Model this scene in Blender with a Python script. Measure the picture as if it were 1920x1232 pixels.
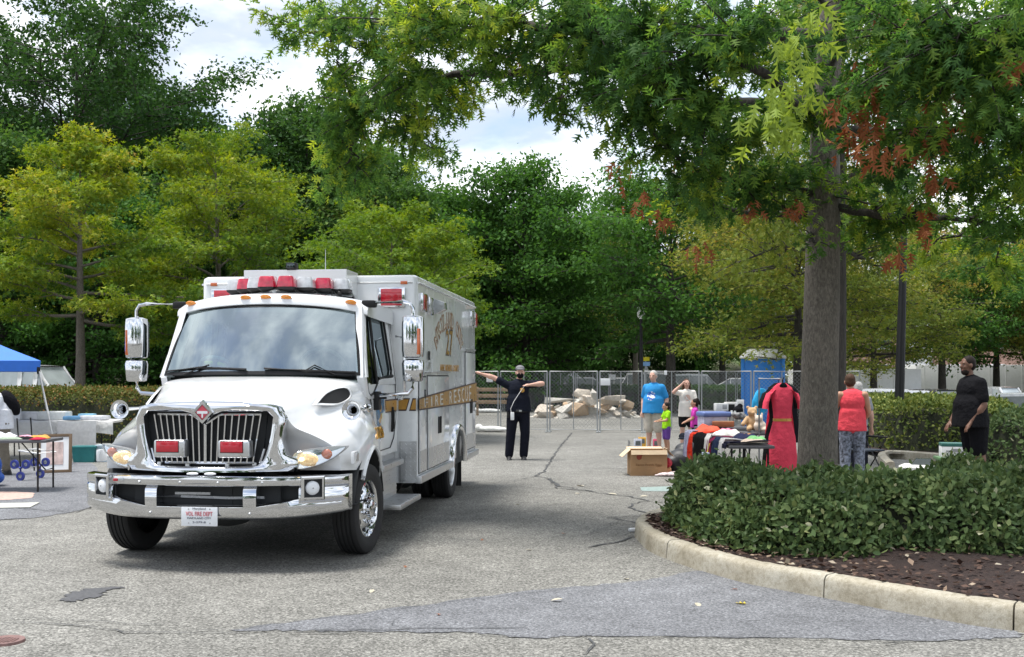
import bpy, bmesh, math, random
import numpy as np
from mathutils import Vector, Matrix, Euler, Quaternion
R = math.radians
SC = bpy.context.scene
COL = SC.collection
for o in list(bpy.data.objects):
    bpy.data.objects.remove(o)

# ------------------------------------------------------------------ camera
CAMH, FPX, HZ = 1.6, 2000.0, 705.0
cam_d = bpy.data.cameras.new('camera'); cam = bpy.data.objects.new('camera', cam_d); COL.objects.link(cam)
cam.location = (0, 0, CAMH); cam.rotation_euler = (R(90), 0, 0)
cam_d.sensor_width = 36; cam_d.lens = 36*FPX/1920; cam_d.shift_y = (HZ-616)/1920
cam_d.clip_start = .05; cam_d.clip_end = 3000
SC.camera = cam

# ------------------------------------------------------------------ sky, sun, exposure
SUN_EL, SUN_AZ = 75.0, 268.0          # azimuth clockwise from +Y (behind the camera, to the left)
w = bpy.data.worlds.new('World'); SC.world = w; w.use_nodes = True
nt = w.node_tree; nt.nodes.clear()
def N(nt, t, **k):
    n = nt.nodes.new(t)
    for a, b in k.items():
        setattr(n, a, b)
    return n
sky = N(nt, 'ShaderNodeTexSky', sky_type='NISHITA', sun_disc=False)
sky.sun_elevation = R(SUN_EL); sky.sun_rotation = R(SUN_AZ); sky.air_density = 1.0; sky.dust_density = 1.2
tc = N(nt, 'ShaderNodeTexCoord')
sep = N(nt, 'ShaderNodeSeparateXYZ'); nt.links.new(tc.outputs['Generated'], sep.inputs[0])
den = N(nt, 'ShaderNodeMath', operation='MAXIMUM'); nt.links.new(sep.outputs[2], den.inputs[0]); den.inputs[1].default_value = 0
den2 = N(nt, 'ShaderNodeMath', operation='ADD'); nt.links.new(den.outputs[0], den2.inputs[0]); den2.inputs[1].default_value = .22
cmb = N(nt, 'ShaderNodeCombineXYZ')
for i in (0, 1):
    dv = N(nt, 'ShaderNodeMath', operation='DIVIDE'); nt.links.new(sep.outputs[i], dv.inputs[0]); nt.links.new(den2.outputs[0], dv.inputs[1])
    nt.links.new(dv.outputs[0], cmb.inputs[i])
cn = N(nt, 'ShaderNodeTexNoise'); cn.inputs['Scale'].default_value = 1.9; cn.inputs['Detail'].default_value = 9
cn.inputs['Roughness'].default_value = .55; cn.inputs['Distortion'].default_value = .35
nt.links.new(cmb.outputs[0], cn.inputs['Vector'])
cr = N(nt, 'ShaderNodeValToRGB'); cr.color_ramp.elements[0].position = .36; cr.color_ramp.elements[1].position = .54
cr.color_ramp.elements[0].color = (.30, .30, .30, 1); cr.color_ramp.elements[1].color = (1, 1, 1, 1)
nt.links.new(cn.outputs['Fac'], cr.inputs[0])
cn2 = N(nt, 'ShaderNodeTexNoise'); cn2.inputs['Scale'].default_value = 2.6; cn2.inputs['Detail'].default_value = 8
nt.links.new(cmb.outputs[0], cn2.inputs['Vector'])
cr2 = N(nt, 'ShaderNodeValToRGB'); cr2.color_ramp.elements[0].position = .40; cr2.color_ramp.elements[1].position = .60
cr2.color_ramp.elements[0].color = (3.7, 4.1, 4.8, 1); cr2.color_ramp.elements[1].color = (8.3, 8.5, 8.7, 1)
nt.links.new(cn2.outputs['Fac'], cr2.inputs[0])
mx = N(nt, 'ShaderNodeMix', data_type='RGBA')
nt.links.new(cr.outputs[0], mx.inputs['Factor']); nt.links.new(sky.outputs[0], mx.inputs['A']); nt.links.new(cr2.outputs[0], mx.inputs['B'])
bg = N(nt, 'ShaderNodeBackground'); bg.inputs[1].default_value = .10
nt.links.new(mx.outputs['Result'], bg.inputs[0])
wo = N(nt, 'ShaderNodeOutputWorld'); nt.links.new(bg.outputs[0], wo.inputs[0])
sun_d = bpy.data.lights.new('sun', 'SUN'); sun = bpy.data.objects.new('sun', sun_d); COL.objects.link(sun)
sun_d.energy = 2.4; sun_d.angle = R(17); sun_d.color = (1, .96, .90)
_sd = Vector((math.sin(R(SUN_AZ))*math.cos(R(SUN_EL)), math.cos(R(SUN_AZ))*math.cos(R(SUN_EL)), math.sin(R(SUN_EL))))
sun.rotation_euler = _sd.to_track_quat('Z', 'Y').to_euler(); sun.location = _sd*60
vs = SC.view_settings; vs.view_transform = 'Standard'; vs.look = 'None'; vs.gamma = 1; vs.exposure = 1.15; vs.use_curve_mapping = False
SC.render.engine = 'CYCLES'
SC.cycles.max_bounces = 8; SC.cycles.transparent_max_bounces = 12; SC.cycles.glossy_bounces = 4

# ------------------------------------------------------------------ helpers
def G(px, py, z=0.0):                       # a point of the ground (or of height z) seen at a pixel of the photograph
    n = (CAMH-z)/(py-HZ); return Vector(((px-960)*n, FPX*n, z))
def P(px, py, Y):                           # a point at distance Y seen at a pixel
    n = Y/FPX; return Vector(((px-960)*n, Y, CAMH-(py-HZ)*n))
def tag(o, label=None, cat=None, group=None, kind=None):
    if label: o['label'] = label
    if cat: o['category'] = cat
    if group: o['group'] = group
    if kind: o['kind'] = kind
    return o
def empty(name, loc=(0, 0, 0), rz=0, label=None, cat=None, group=None):
    o = bpy.data.objects.new(name, None); COL.objects.link(o); o.location = loc; o.rotation_euler = (0, 0, rz)
    o.empty_display_size = .2
    return tag(o, label, cat, group)
def link(name, me, mats=None, parent=None, loc=None, rot=None):
    o = bpy.data.objects.new(name, me); COL.objects.link(o)
    if mats is not None and not me.materials:
        for m in (mats if isinstance(mats, (list, tuple)) else [mats]):
            me.materials.append(m)
    if parent: o.parent = parent
    if loc is not None: o.location = loc
    if rot is not None: o.rotation_euler = rot
    return o
def fin(bm, name, mats, parent=None, smooth=40, loc=None, rot=None, recalc=True):
    if recalc: bmesh.ops.recalc_face_normals(bm, faces=bm.faces)
    me = bpy.data.meshes.new(name); bm.to_mesh(me); bm.free()
    if smooth:
        me.shade_smooth()
        if smooth < 180: me.set_sharp_from_angle(angle=R(smooth))
    return link(name, me, mats, parent, loc, rot)
def B(): return bmesh.new()
def box(bm, c, s, rot=None, bev=0, seg=2, mi=0):
    r = bmesh.ops.create_cube(bm, size=1)
    M = Matrix.Translation(c) @ (rot.to_4x4() if rot is not None else Matrix()) @ Matrix.Diagonal((s[0], s[1], s[2], 1))
    bmesh.ops.transform(bm, matrix=M, verts=r['verts'])
    fs = set(f for v in r['verts'] for f in v.link_faces)
    for f in fs: f.material_index = mi
    if bev:
        es = list(set(e for v in r['verts'] for e in v.link_edges))
        q = bmesh.ops.bevel(bm, geom=es, offset=bev, segments=seg, profile=.6, affect='EDGES', clamp_overlap=True)
        for f in q['faces']: f.material_index = mi
    return bm
def ringloft(bm, rings, cap=True, closed=True, mi=0):
    vr = [[bm.verts.new(p) for p in r] for r in rings]
    n = len(vr[0]); fs = []
    for a, b in zip(vr[:-1], vr[1:]):
        for i in range(n if closed else n-1):
            j = (i+1) % n
            try: fs.append(bm.faces.new((a[i], a[j], b[j], b[i])))
            except ValueError: pass
    if cap:
        for r in (vr[0][::-1], vr[-1]):
            c = bm.verts.new(sum((v.co for v in r), Vector())/n)
            for i in range(n): fs.append(bm.faces.new((r[i], r[(i+1) % n], c)))
    for f in fs: f.material_index = mi
    return vr
def frame(d):
    d = Vector(d).normalized()
    a = d.cross(Vector((0, 0, 1)));
    if a.length < 1e-3: a = d.cross(Vector((0, 1, 0)))
    a.normalize(); return a, a.cross(d).normalized()
def tube(bm, pts, r, seg=8, cap=True, mi=0, flat=1.0):
    pts = [Vector(p) for p in pts]; rings = []
    for i, p in enumerate(pts):
        d = (pts[min(i+1, len(pts)-1)]-pts[max(i-1, 0)])
        if i == 0: a, b = frame(d)
        else:
            dn = d.normalized(); a = (a-dn*a.dot(dn)).normalized(); b = a.cross(dn).normalized()*-1; b = dn.cross(a)
        rr = r[i] if isinstance(r, (list, tuple)) else r
        rings.append([p+(a*math.cos(t)+b*math.sin(t)*flat)*rr for t in [2*math.pi*k/seg for k in range(seg)]])
    ringloft(bm, rings, cap, True, mi)
def cyl(bm, p0, p1, r0, r1=None, seg=20, mi=0, cap=True):
    tube(bm, [p0, p1], [r0, r0 if r1 is None else r1], seg, cap, mi)
def lathe(bm, prof, o, ax, seg=32, mi=0, cap=False):           # prof: (radius, distance along ax)
    ax = Vector(ax).normalized(); a, b = frame(ax); o = Vector(o)
    rings = [[o+ax*h+(a*math.cos(t)+b*math.sin(t))*max(r, 1e-4) for t in [2*math.pi*k/seg for k in range(seg)]] for r, h in prof]
    ringloft(bm, rings, cap, True, mi)
def ell(bm, c, r, rot=None, u=16, v=10, mi=0):
    q = bmesh.ops.create_uvsphere(bm, u_segments=u, v_segments=v, radius=1)
    M = Matrix.Translation(c) @ (rot.to_4x4() if rot is not None else Matrix()) @ Matrix.Diagonal((r[0], r[1], r[2], 1))
    bmesh.ops.transform(bm, matrix=M, verts=q['verts'])
    for f in set(f for vv in q['verts'] for f in vv.link_faces): f.material_index = mi
def prism(bm, poly, fn, depth, mi=0, bev=0):                   # poly of 2D points, fn(u,v,d) -> point
    n = len(poly)
    a = [bm.verts.new(fn(u, v, 0)) for u, v in poly]; b = [bm.verts.new(fn(u, v, depth)) for u, v in poly]
    fs = [bm.faces.new(a[::-1]), bm.faces.new(b)]
    for i in range(n): fs.append(bm.faces.new((a[i], a[(i+1) % n], b[(i+1) % n], b[i])))
    for f in fs: f.material_index = mi
    if bev:
        es = list(set(e for f in fs for e in f.edges))
        bmesh.ops.bevel(bm, geom=es, offset=bev, segments=2, profile=.6, affect='EDGES', clamp_overlap=True)
def cat(pts, k):                                               # Catmull-Rom through tuples
    out = []; n = len(pts)
    for i in range(n-1):
        p0, p1, p2, p3 = (np.array(pts[max(i-1, 0)], float), np.array(pts[i], float), np.array(pts[i+1], float), np.array(pts[min(i+2, n-1)], float))
        for q in range(k):
            t = q/k
            out.append(.5*(2*p1+(p2-p0)*t+(2*p0-5*p1+4*p2-p3)*t*t+(3*p1-p0-3*p2+p3)*t**3))
    out.append(np.array(pts[-1], float)); return out
def copy_tree(o, parent=None):
    c = o.copy(); COL.objects.link(c)
    if parent: c.parent = parent
    for ch in [x for x in o.children]:
        copy_tree(ch, c)
    return c
_DG = []
def evaluated(o):
    bpy.context.view_layer.update()
    dg = bpy.context.evaluated_depsgraph_get()
    me = bpy.data.meshes.new_from_object(o.evaluated_get(dg))
    return me
def text_me(s, w, h, ext=.002, off=0):
    cu = bpy.data.curves.new('t', 'FONT'); cu.body = s; cu.extrude = ext; cu.resolution_u = 2
    o = bpy.data.objects.new('t', cu); COL.objects.link(o); cu.offset = off*.5/max(h, .01)*.7; me = evaluated(o)
    bpy.data.objects.remove(o); bpy.data.curves.remove(cu)
    n = len(me.vertices); a = np.empty(n*3, np.float32); me.vertices.foreach_get('co', a); a = a.reshape(-1, 3)
    mn, mxx = a.min(0), a.max(0)
    if off:
        mn2, mx2 = mn, mxx; sx, sy = w/(mxx[0]-mn[0]), h/(mxx[1]-mn[1]); w, h = w+2*off, h+2*off
    a[:, 0] = (a[:, 0]-(mn[0]+mxx[0])/2)*w/(mxx[0]-mn[0]); a[:, 1] = (a[:, 1]-(mn[1]+mxx[1])/2)*h/(mxx[1]-mn[1])
    me.vertices.foreach_set('co', a.ravel()); me.update(); return me
def lettering(s, w, h, M, m, parent, name='lettering', ext=.002, off=0):
    me = text_me(s, w, h, ext, off); me.name = name; me.transform(M); me.materials.clear(); return link(name, me, m, parent)
def remesh(bm, name, mats, parent, vox=.012, it=4, fac=.5, sub=0):
    me = bpy.data.meshes.new('tmp'); bmesh.ops.recalc_face_normals(bm, faces=bm.faces); bm.to_mesh(me); bm.free()
    o = bpy.data.objects.new('tmp', me); COL.objects.link(o)
    m = o.modifiers.new('r', 'REMESH'); m.mode = 'VOXEL'; m.voxel_size = vox; m.use_smooth_shade = True
    if it:
        s = o.modifiers.new('s', 'SMOOTH'); s.iterations = it; s.factor = fac
    r = evaluated(o); bpy.data.objects.remove(o); bpy.data.meshes.remove(me)
    r.name = name; r.materials.clear(); r.shade_smooth()
    return link(name, r, mats, parent)

# ------------------------------------------------------------------ materials
def newmat(name):
    m = bpy.data.materials.new(name); m.use_nodes = True; t = m.node_tree
    return m, t, t.nodes['Principled BSDF']
def noise(t, scale, detail=4, rough=.55, coord='Object', vec=None, dist=0):
    n = N(t, 'ShaderNodeTexNoise'); n.inputs['Scale'].default_value = scale; n.inputs['Detail'].default_value = detail
    n.inputs['Roughness'].default_value = rough; n.inputs['Distortion'].default_value = dist
    if vec is None:
        c = N(t, 'ShaderNodeTexCoord'); vec = c.outputs[coord]
    t.links.new(vec, n.inputs['Vector']); return n
def ramp(t, src, stops):
    r = N(t, 'ShaderNodeValToRGB'); e = r.color_ramp.elements
    while len(e) < len(stops): e.new(.5)
    for i, (p, c) in enumerate(stops):
        e[i].position = p; e[i].color = (c[0], c[1], c[2], 1) if isinstance(c, (tuple, list)) else (c, c, c, 1)
    t.links.new(src, r.inputs[0]); return r.outputs[0]
def mul(t, a, b):
    m = N(t, 'ShaderNodeMix', data_type='RGBA', blend_type='MULTIPLY'); m.inputs['Factor'].default_value = 1
    t.links.new(a, m.inputs['A']); t.links.new(b, m.inputs['B']); return m.outputs['Result']
def mixc(t, f, a, b):
    m = N(t, 'ShaderNodeMix', data_type='RGBA')
    for k, v in (('Factor', f), ('A', a), ('B', b)):
        if isinstance(v, (tuple, list)): m.inputs[k].default_value = (v[0], v[1], v[2], 1)
        elif isinstance(v, (int, float)): m.inputs[k].default_value = v
        else: t.links.new(v, m.inputs[k])
    return m.outputs['Result']
def bump(t, src, s, d=.01):
    b = N(t, 'ShaderNodeBump'); b.inputs['Strength'].default_value = s; b.inputs['Distance'].default_value = d
    t.links.new(src, b.inputs['Height']); return b.outputs[0]
def mat(name, col, rough=.6, metal=0, var=.12, scale=6, bmp=0, bscale=40, coat=0, spec=.5, rvar=.08, bd=.01, emit=None, es=0, sheen=0):
    m, t, p = newmat(name)
    n = noise(t, scale, 5)
    lo = tuple(max(0, c*(1-var)) for c in col); hi = tuple(min(1, c*(1+var)) for c in col)
    t.links.new(ramp(t, n.outputs['Fac'], [(.3, lo), (.7, hi)]), p.inputs['Base Color'])
    p.inputs['Metallic'].default_value = metal; p.inputs['Specular IOR Level'].default_value = spec
    t.links.new(ramp(t, n.outputs['Fac'], [(.3, max(0, rough-rvar)), (.7, min(1, rough+rvar))]), p.inputs['Roughness'])
    p.inputs['Coat Weight'].default_value = coat; p.inputs['Coat Roughness'].default_value = .04
    if sheen: p.inputs['Sheen Weight'].default_value = sheen
    if bmp: t.links.new(bump(t, noise(t, bscale, 4).outputs['Fac'], bmp, bd), p.inputs['Normal'])
    if emit:
        p.inputs['Emission Color'].default_value = (*emit, 1); p.inputs['Emission Strength'].default_value = es
    return m
def glassmat(name, tint, fac0=.09, rough=.0, fac1=.9):
    m, t, p = newmat(name); t.nodes.remove(p)
    out = t.nodes['Material Output']
    lw = N(t, 'ShaderNodeLayerWeight'); lw.inputs['Blend'].default_value = .5
    pw = N(t, 'ShaderNodeMath', operation='POWER'); t.links.new(lw.outputs['Facing'], pw.inputs[0]); pw.inputs[1].default_value = 4.0
    ma = N(t, 'ShaderNodeMapRange'); t.links.new(pw.outputs[0], ma.inputs[0]); ma.inputs[3].default_value = fac0; ma.inputs[4].default_value = fac1
    tr = N(t, 'ShaderNodeBsdfTransparent'); tr.inputs[0].default_value = (*tint, 1)
    gl = N(t, 'ShaderNodeBsdfGlossy'); gl.inputs['Roughness'].default_value = rough; gl.inputs[0].default_value = (.84, .96, 1, 1)
    ms = N(t, 'ShaderNodeMixShader'); t.links.new(ma.outputs[0], ms.inputs[0]); t.links.new(tr.outputs[0], ms.inputs[1]); t.links.new(gl.outputs[0], ms.inputs[2])
    t.links.new(ms.outputs[0], out.inputs[0]); return m
def leafmat(name, stops, trans=.42, rough=.55, spec=.10):
    m, t, p = newmat(name); out = t.nodes['Material Output']
    at = N(t, 'ShaderNodeAttribute'); at.attribute_name = 'tint'
    c = ramp(t, at.outputs['Fac'], stops)
    t.links.new(c, p.inputs['Base Color']); p.inputs['Roughness'].default_value = rough; p.inputs['Specular IOR Level'].default_value = spec
    tl = N(t, 'ShaderNodeBsdfTranslucent')
    hs = N(t, 'ShaderNodeHueSaturation'); hs.inputs['Saturation'].default_value = 1.15; hs.inputs['Value'].default_value = 1.25; hs.inputs['Hue'].default_value = .485
    t.links.new(c, hs.inputs['Color']); t.links.new(hs.outputs[0], tl.inputs[0])
    ms = N(t, 'ShaderNodeMixShader'); ms.inputs[0].default_value = trans
    t.links.new(p.outputs[0], ms.inputs[1]); t.links.new(tl.outputs[0], ms.inputs[2]); t.links.new(ms.outputs[0], out.inputs[0])
    return m
def asphalt(name, dark, light, tintn, cell=95, bs=.35):
    m, t, p = newmat(name)
    c = N(t, 'ShaderNodeTexCoord'); v = c.outputs['Object']
    vo = N(t, 'ShaderNodeTexVoronoi'); vo.inputs['Scale'].default_value = cell; t.links.new(v, vo.inputs['Vector'])
    sp = N(t, 'ShaderNodeSeparateColor'); t.links.new(vo.outputs['Color'], sp.inputs[0])
    base = ramp(t, sp.outputs[0], [(0, dark), (.45, tuple(.45*a+.55*b for a, b in zip(dark, light))), (.8, light), (1, tuple(min(1, 1.3*x) for x in light))])
    big = ramp(t, noise(t, .35, 6, .6, vec=v).outputs['Fac'], [(.3, .70), (.7, 1.10)])
    mid = ramp(t, noise(t, 3.5, 6, .65, vec=v).outputs['Fac'], [(.3, .82), (.7, 1.14)])
    fine = ramp(t, noise(t, 42, 4, .7, vec=v).outputs['Fac'], [(.32, .58), (.66, 1.30)])
    t.links.new(mul(t, mul(t, mul(t, base, big), mid), fine), p.inputs['Base Color'])
    p.inputs['Roughness'].default_value = .9; p.inputs['Specular IOR Level'].default_value = .12
    t.links.new(bump(t, sp.outputs[1], bs, .006), p.inputs['Normal'])
    return m

M = {}
M['asphalt'] = asphalt('old_asphalt', (.105, .104, .096), (.275, .270, .250), 0, 80)
M['asphalt_new'] = asphalt('newer_asphalt', (.115, .118, .126), (.225, .231, .246), 0, 110)
M['crack'] = mat('crack_filler', (.06, .062, .064), .9, var=.35, scale=30)
M['stain'] = mat('oil_stain', (.07, .071, .076), .7, var=.4, scale=60)
M['white'] = mat('white_gloss_paint', (.70, .715, .73), .2, var=.02, scale=1.5, coat=.8)
M['whitebox'] = mat('white_body_paint', (.70, .72, .73), .25, var=.03, scale=1.2, coat=.6)
M['chrome'] = mat('chrome', (.66, .67, .69), .06, 1, var=.04, scale=4, rvar=.03)
M['alu'] = mat('brushed_aluminium', (.60, .61, .62), .34, 1, var=.10, scale=14, bmp=.15, bscale=120)
M['greybelt'] = mat('grey_belt_paint', (.36, .37, .38), .3, .3, var=.06, scale=3, coat=.4)
M['black'] = mat('black_plastic', (.010, .010, .011), .5, var=.2, spec=.3)
M['seam'] = mat('dark_rubber_seam', (.018, .018, .02), .7)
M['tyre'] = mat('tyre_rubber', (.016, .016, .017), .8, var=.25, scale=12, bmp=.2, bscale=60)
M['redlens'] = mat('red_lens', (.45, .004, .02), .18, var=.15, scale=25, coat=1)
M['reddome'] = mat('red_dome', (.42, .008, .035), .10, var=.3, scale=18, coat=1)
M['cleardome'] = mat('clear_dome', (.42, .44, .46), .10, var=.25, scale=16, coat=1)
M['amber'] = mat('amber_lens', (.85, .28, .02), .2, var=.1, coat=1)
M['amberdark'] = mat('amber_reflector', (.50, .10, .015), .25, coat=1)
M['bulb'] = mat('lit_amber_reflector', (.95, .68, .38), .22, .75, var=.35, scale=30, bmp=.8, bscale=60, emit=(1, .55, .22), es=.16)
M['filament'] = mat('lit_bulb', (1, .8, .5), .3, emit=(1, .72, .38), es=1.6)
M['gold'] = mat('gold_leaf_stripe', (.50, .27, .055), .32, .35, var=.18, scale=9, coat=.3)
M['ink'] = mat('dark_outline', (.05, .025, .02), .5)
M['letterpale'] = mat('pale_letter', (.70, .68, .62), .35, coat=.4)
M['letterdark'] = mat('brown_letter', (.24, .115, .045), .4)
M['glass_ws'] = glassmat('windscreen_glass', (.30, .39, .38), .36)
M['glass'] = glassmat('tinted_glass', (.16, .19, .19), .10)
M['lens'] = glassmat('clear_lens', (.92, .94, .95), .09)
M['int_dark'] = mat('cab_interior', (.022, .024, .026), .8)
M['int_grey'] = mat('cab_trim', (.16, .165, .17), .7)
M['plate'] = mat('plate_white', (.72, .74, .77), .4, var=.03)
M['redink'] = mat('red_ink', (.50, .06, .09), .5)
M['greyink'] = mat('grey_ink', (.13, .14, .17), .5)
M['blueseal'] = mat('blue_seal', (.03, .13, .26), .3, var=.5, scale=16, coat=.4)
M['bark'] = None
M['skin'] = mat('skin_light', (.56, .33, .25), .55, var=.08, scale=14)
M['skin_tan'] = mat('skin_tan', (.42, .22, .14), .55, var=.08, scale=14)
M['skin_brown'] = mat('skin_brown', (.155, .075, .047), .5, var=.1, scale=14)
def cloth(name, col, var=.10, b=.7):
    return mat(name, col, .85, 0, var=var, scale=9, bmp=b, bscale=13, bd=.035, spec=.08)
M['navy'] = cloth('navy_cloth', (.012, .014, .022))
M['blackcloth'] = cloth('black_cloth', (.008, .008, .010))
M['wirem'] = mat('galvanised_steel', (.34, .355, .36), .5, .5, var=.1)
M['concrete'] = None
# ================================================================== GROUND AND SETTING
rng = np.random.default_rng(7); random.seed(7)
def sheet(name, pts, m, z, kind='structure', parent=None):
    bm = B(); bm.faces.new([bm.verts.new((p[0], p[1], z)) for p in pts]); bmesh.ops.triangulate(bm, faces=bm.faces)
    o = fin(bm, name, m, parent, 0); 
    for p in o.data.polygons:
        if p.normal.z < 0: p.flip()
    if kind: o['kind'] = kind
    return o
def smst(a): a = max(0, min(1, a)); return a*a*(3-2*a)
def ground_z(x, y): return -.75*smst((x-8.5)/9)*smst((y-20)/18)
gx_ = [-400, -120, -40, 0, 6]+[8+.75*i for i in range(16)]+[26, 45, 90, 400]; gy_ = [-60, 0, 10, 18]+[20+1.2*i for i in range(17)]+[46, 70, 120, 300, 700]
bm = B(); vg = [[bm.verts.new((x, y, ground_z(x, y))) for x in gx_] for y in gy_]
for j in range(len(gy_)-1):
    for i in range(len(gx_)-1): bm.faces.new((vg[j][i], vg[j][i+1], vg[j+1][i+1], vg[j+1][i]))
fin(bm, 'parking_lot_ground', M['asphalt'], None, 180)['kind'] = 'structure'
def wob(p, q, n, amp, seed):
    r = random.Random(seed); out = []
    d = (q-p); nrm = Vector((-d.y, d.x, 0)).normalized()
    for i in range(n):
        out.append(p+d*(i/n)+nrm*(r.uniform(-amp, amp) if i else 0))
    return out
def rough_poly(pix, amp, k, seed=1):
    g = [G(*p) for p in pix]; out = []
    for i in range(len(g)): out += wob(g[i], g[(i+1) % len(g)], k, amp, seed+i)
    return out
# newer, bluer asphalt: the long wedge in front of the kerb and the apron under the stall on the left
sheet('asphalt_patch', rough_poly([(430, 1182), (700, 1147), (1000, 1107), (1180, 1092), (1330, 1068), (1560, 1112), (1760, 1150), (1912, 1178), (1915, 1196), (1740, 1203), (1480, 1197), (1100, 1193), (1000, 1198), (880, 1187), (620, 1184)], .03, 11), M['asphalt_new'], .004)
sheet('asphalt_patch', rough_poly([(-180, 985), (60, 972), (130, 962), (190, 945), (205, 905), (170, 868), (-160, 862)], .04, 6, 40), M['asphalt_new'], .004)
def crack(pix, w=.018, z=.008, seed=3, name='pavement_crack'):
    r = random.Random(seed); g = [G(*p) for p in pix]; pts = []
    for a, b in zip(g[:-1], g[1:]):
        k = max(2, int((b-a).length/.12))
        for i in range(k):
            t = i/k; d = b-a; nn = Vector((-d.y, d.x, 0)).normalized()
            pts.append(a+d*t+nn*r.uniform(-.03, .03))
    pts.append(g[-1]); bm = B(); prev = None
    for i, p in enumerate(pts):
        d = pts[min(i+1, len(pts)-1)]-pts[max(i-1, 0)]; nn = Vector((-d.y, d.x, 0)).normalized()
        ww = w*r.uniform(.25, 1.0)*(0.15 if i in (0, len(pts)-1) else 1)
        pr = (bm.verts.new((p+nn*ww)+Vector((0, 0, z))), bm.verts.new((p-nn*ww)+Vector((0, 0, z))))
        if prev: bm.faces.new((prev[0], prev[1], pr[1], pr[0]))
        prev = pr
    o = fin(bm, name, M['crack'], None, 0); o['kind'] = 'structure'
    for p in o.data.polygons:
        if p.normal.z < 0: p.flip()
CR = [([(1072, 812), (1050, 838), (1034, 862), (1020, 885), (1006, 893), (1030, 898), (1048, 912), (1090, 918), (1120, 925), (1180, 932), (1215, 940), (1182, 945), (1180, 952), (1225, 968), (1140, 970)], .022),
      ([(1225, 968), (1200, 973), (1140, 971)], .014), ([(1100, 1028), (1150, 1018), (1190, 1006)], .02), ([(1020, 875), (1055, 876), (1200, 880)], .010), ([(1140, 971), (1210, 985)], .018), ([(1030, 898), (1045, 916), (1120, 922)], .024),
      ([(0, 1170), (60, 1169), (130, 1173), (200, 1181), (235, 1186), (330, 1187), (400, 1189), (560, 1186), (800, 1180), (1000, 1178)], .008),
      ([(0, 1162), (80, 1163), (240, 1170), (330, 1172)], .005), ([(330, 1187), (430, 1182), (640, 1156), (900, 1124), (1180, 1093)], .005), ([(1180, 862), (1181, 842), (1178, 826)], .02),
      ([(560, 1191), (880, 1188), (1000, 1199), (1110, 1194), (1480, 1198), (1740, 1204), (1914, 1197)], .006), ([(1092, 1192), (1112, 1210), (1096, 1232)], .008), ([(750, 1157), (742, 1173), (770, 1188)], .004),
      ([(1160, 975), (1140, 990), (1100, 1005), (1000, 1010)], .006), ([(1700, 1203), (1640, 1213), (1560, 1211)], .006), ([(0, 950), (70, 957), (140, 962), (180, 948)], .014), ([(900, 905), (960, 903), (1006, 893)], .008)]
for i, (c, wd) in enumerate(CR): crack(c, wd, .008+.0003*i, 10+i)
o = sheet('oil_stain', rough_poly([(112, 1122), (140, 1110), (175, 1104), (232, 1102), (200, 1110), (190, 1118), (160, 1125), (125, 1130)], .045, 9, 90), M['stain'], .0064)
M['chalk_o'] = mat('orange_chalk', (.46, .33, .28), .9, var=.25, scale=20); M['chalk_m'] = mat('mint_chalk', (.24, .31, .295), .9, var=.2, scale=20)
sheet('chalk_smudge', rough_poly([(-60, 940), (-20, 922), (30, 922), (66, 926), (60, 934), (20, 938)], .03, 4, 70), M['chalk_o'], .0072)
sheet('chalk_mark', rough_poly([(1200, 914), (1262, 912), (1262, 922), (1205, 921)], .02, 3, 71), M['chalk_m'], .0036)
# small utility cover at the lower left
bm = B(); c = G(8, 1204); lathe(bm, [(.001, .012), (.09, .012), (.095, .016), (.115, .016), (.118, .004), (.118, .0)], c, (0, 0, 1), 28)
for k in range(-3, 4): box(bm, c+Vector((k*.022, 0, .014)), (.008, .14-abs(k)*.02, .004))
tag(fin(bm, 'utility_cover', mat('rusty_iron', (.20, .12, .11), .7, .3, var=.3, scale=30)), 'small round rusty iron utility cover set in the asphalt', 'utility cover')

# ---- kerb round the planting island
kp = [Vector((8.5, 3.6, 0)), Vector((6.0, 4.95, 0)), Vector((4.4, 5.87, 0))]+[G(*p) for p in [(1900, 1184), (1758, 1162), (1642, 1141), (1544, 1122), (1473, 1109), (1396, 1094), (1315, 1071), (1249, 1048), (1218, 1034), (1200, 1018)]]
kp += [Vector((1.235, 10.75, 0)), Vector((1.40, 11.3, 0)), Vector((1.75, 11.85, 0)), Vector((2.3, 12.25, 0)), Vector((3.2, 12.5, 0)), Vector((5, 12.7, 0)), Vector((8, 12.9, 0)), Vector((13, 13.1, 0))]
kerb_path = [Vector(p) for p in cat([tuple(p) for p in kp], 10)]
def inward(i):
    d = kerb_path[min(i+1, len(kerb_path)-1)]-kerb_path[max(i-1, 0)]; return Vector((d.y, -d.x, 0)).normalized()
M['concrete'] = None
m, t, p = newmat('kerb_concrete')
n1 = noise(t, 2.2, 6, .6); n2 = noise(t, 26, 5, .7); n3 = noise(t, 160, 3, .6)
c1 = ramp(t, n1.outputs['Fac'], [(.3, (.30, .265, .195)), (.5, (.40, .365, .29)), (.7, (.47, .445, .375))])
c2 = ramp(t, n2.outputs['Fac'], [(.32, (.68, .66, .60)), (.55, (1, 1, 1)), (.8, (1.06, 1.05, 1.02))])
c3 = ramp(t, n3.outputs['Fac'], [(.35, (.8, .8, .8)), (.65, (1.1, 1.1, 1.1))])
t.links.new(mul(t, mul(t, c1, c2), c3), p.inputs['Base Color']); p.inputs['Roughness'].default_value = .9
t.links.new(bump(t, n2.outputs['Fac'], .25, .01), p.inputs['Normal']); M['concrete'] = m
kerb = empty('kerb', G(1544, 1122)); kerb['kind'] = 'structure'
prof = [(0, -.02), (.006, .08), (.012, .128), (.022, .150), (.042, .163), (.07, .166), (.14, .166), (.158, .158), (.165, .14), (.165, -.02)]
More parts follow.
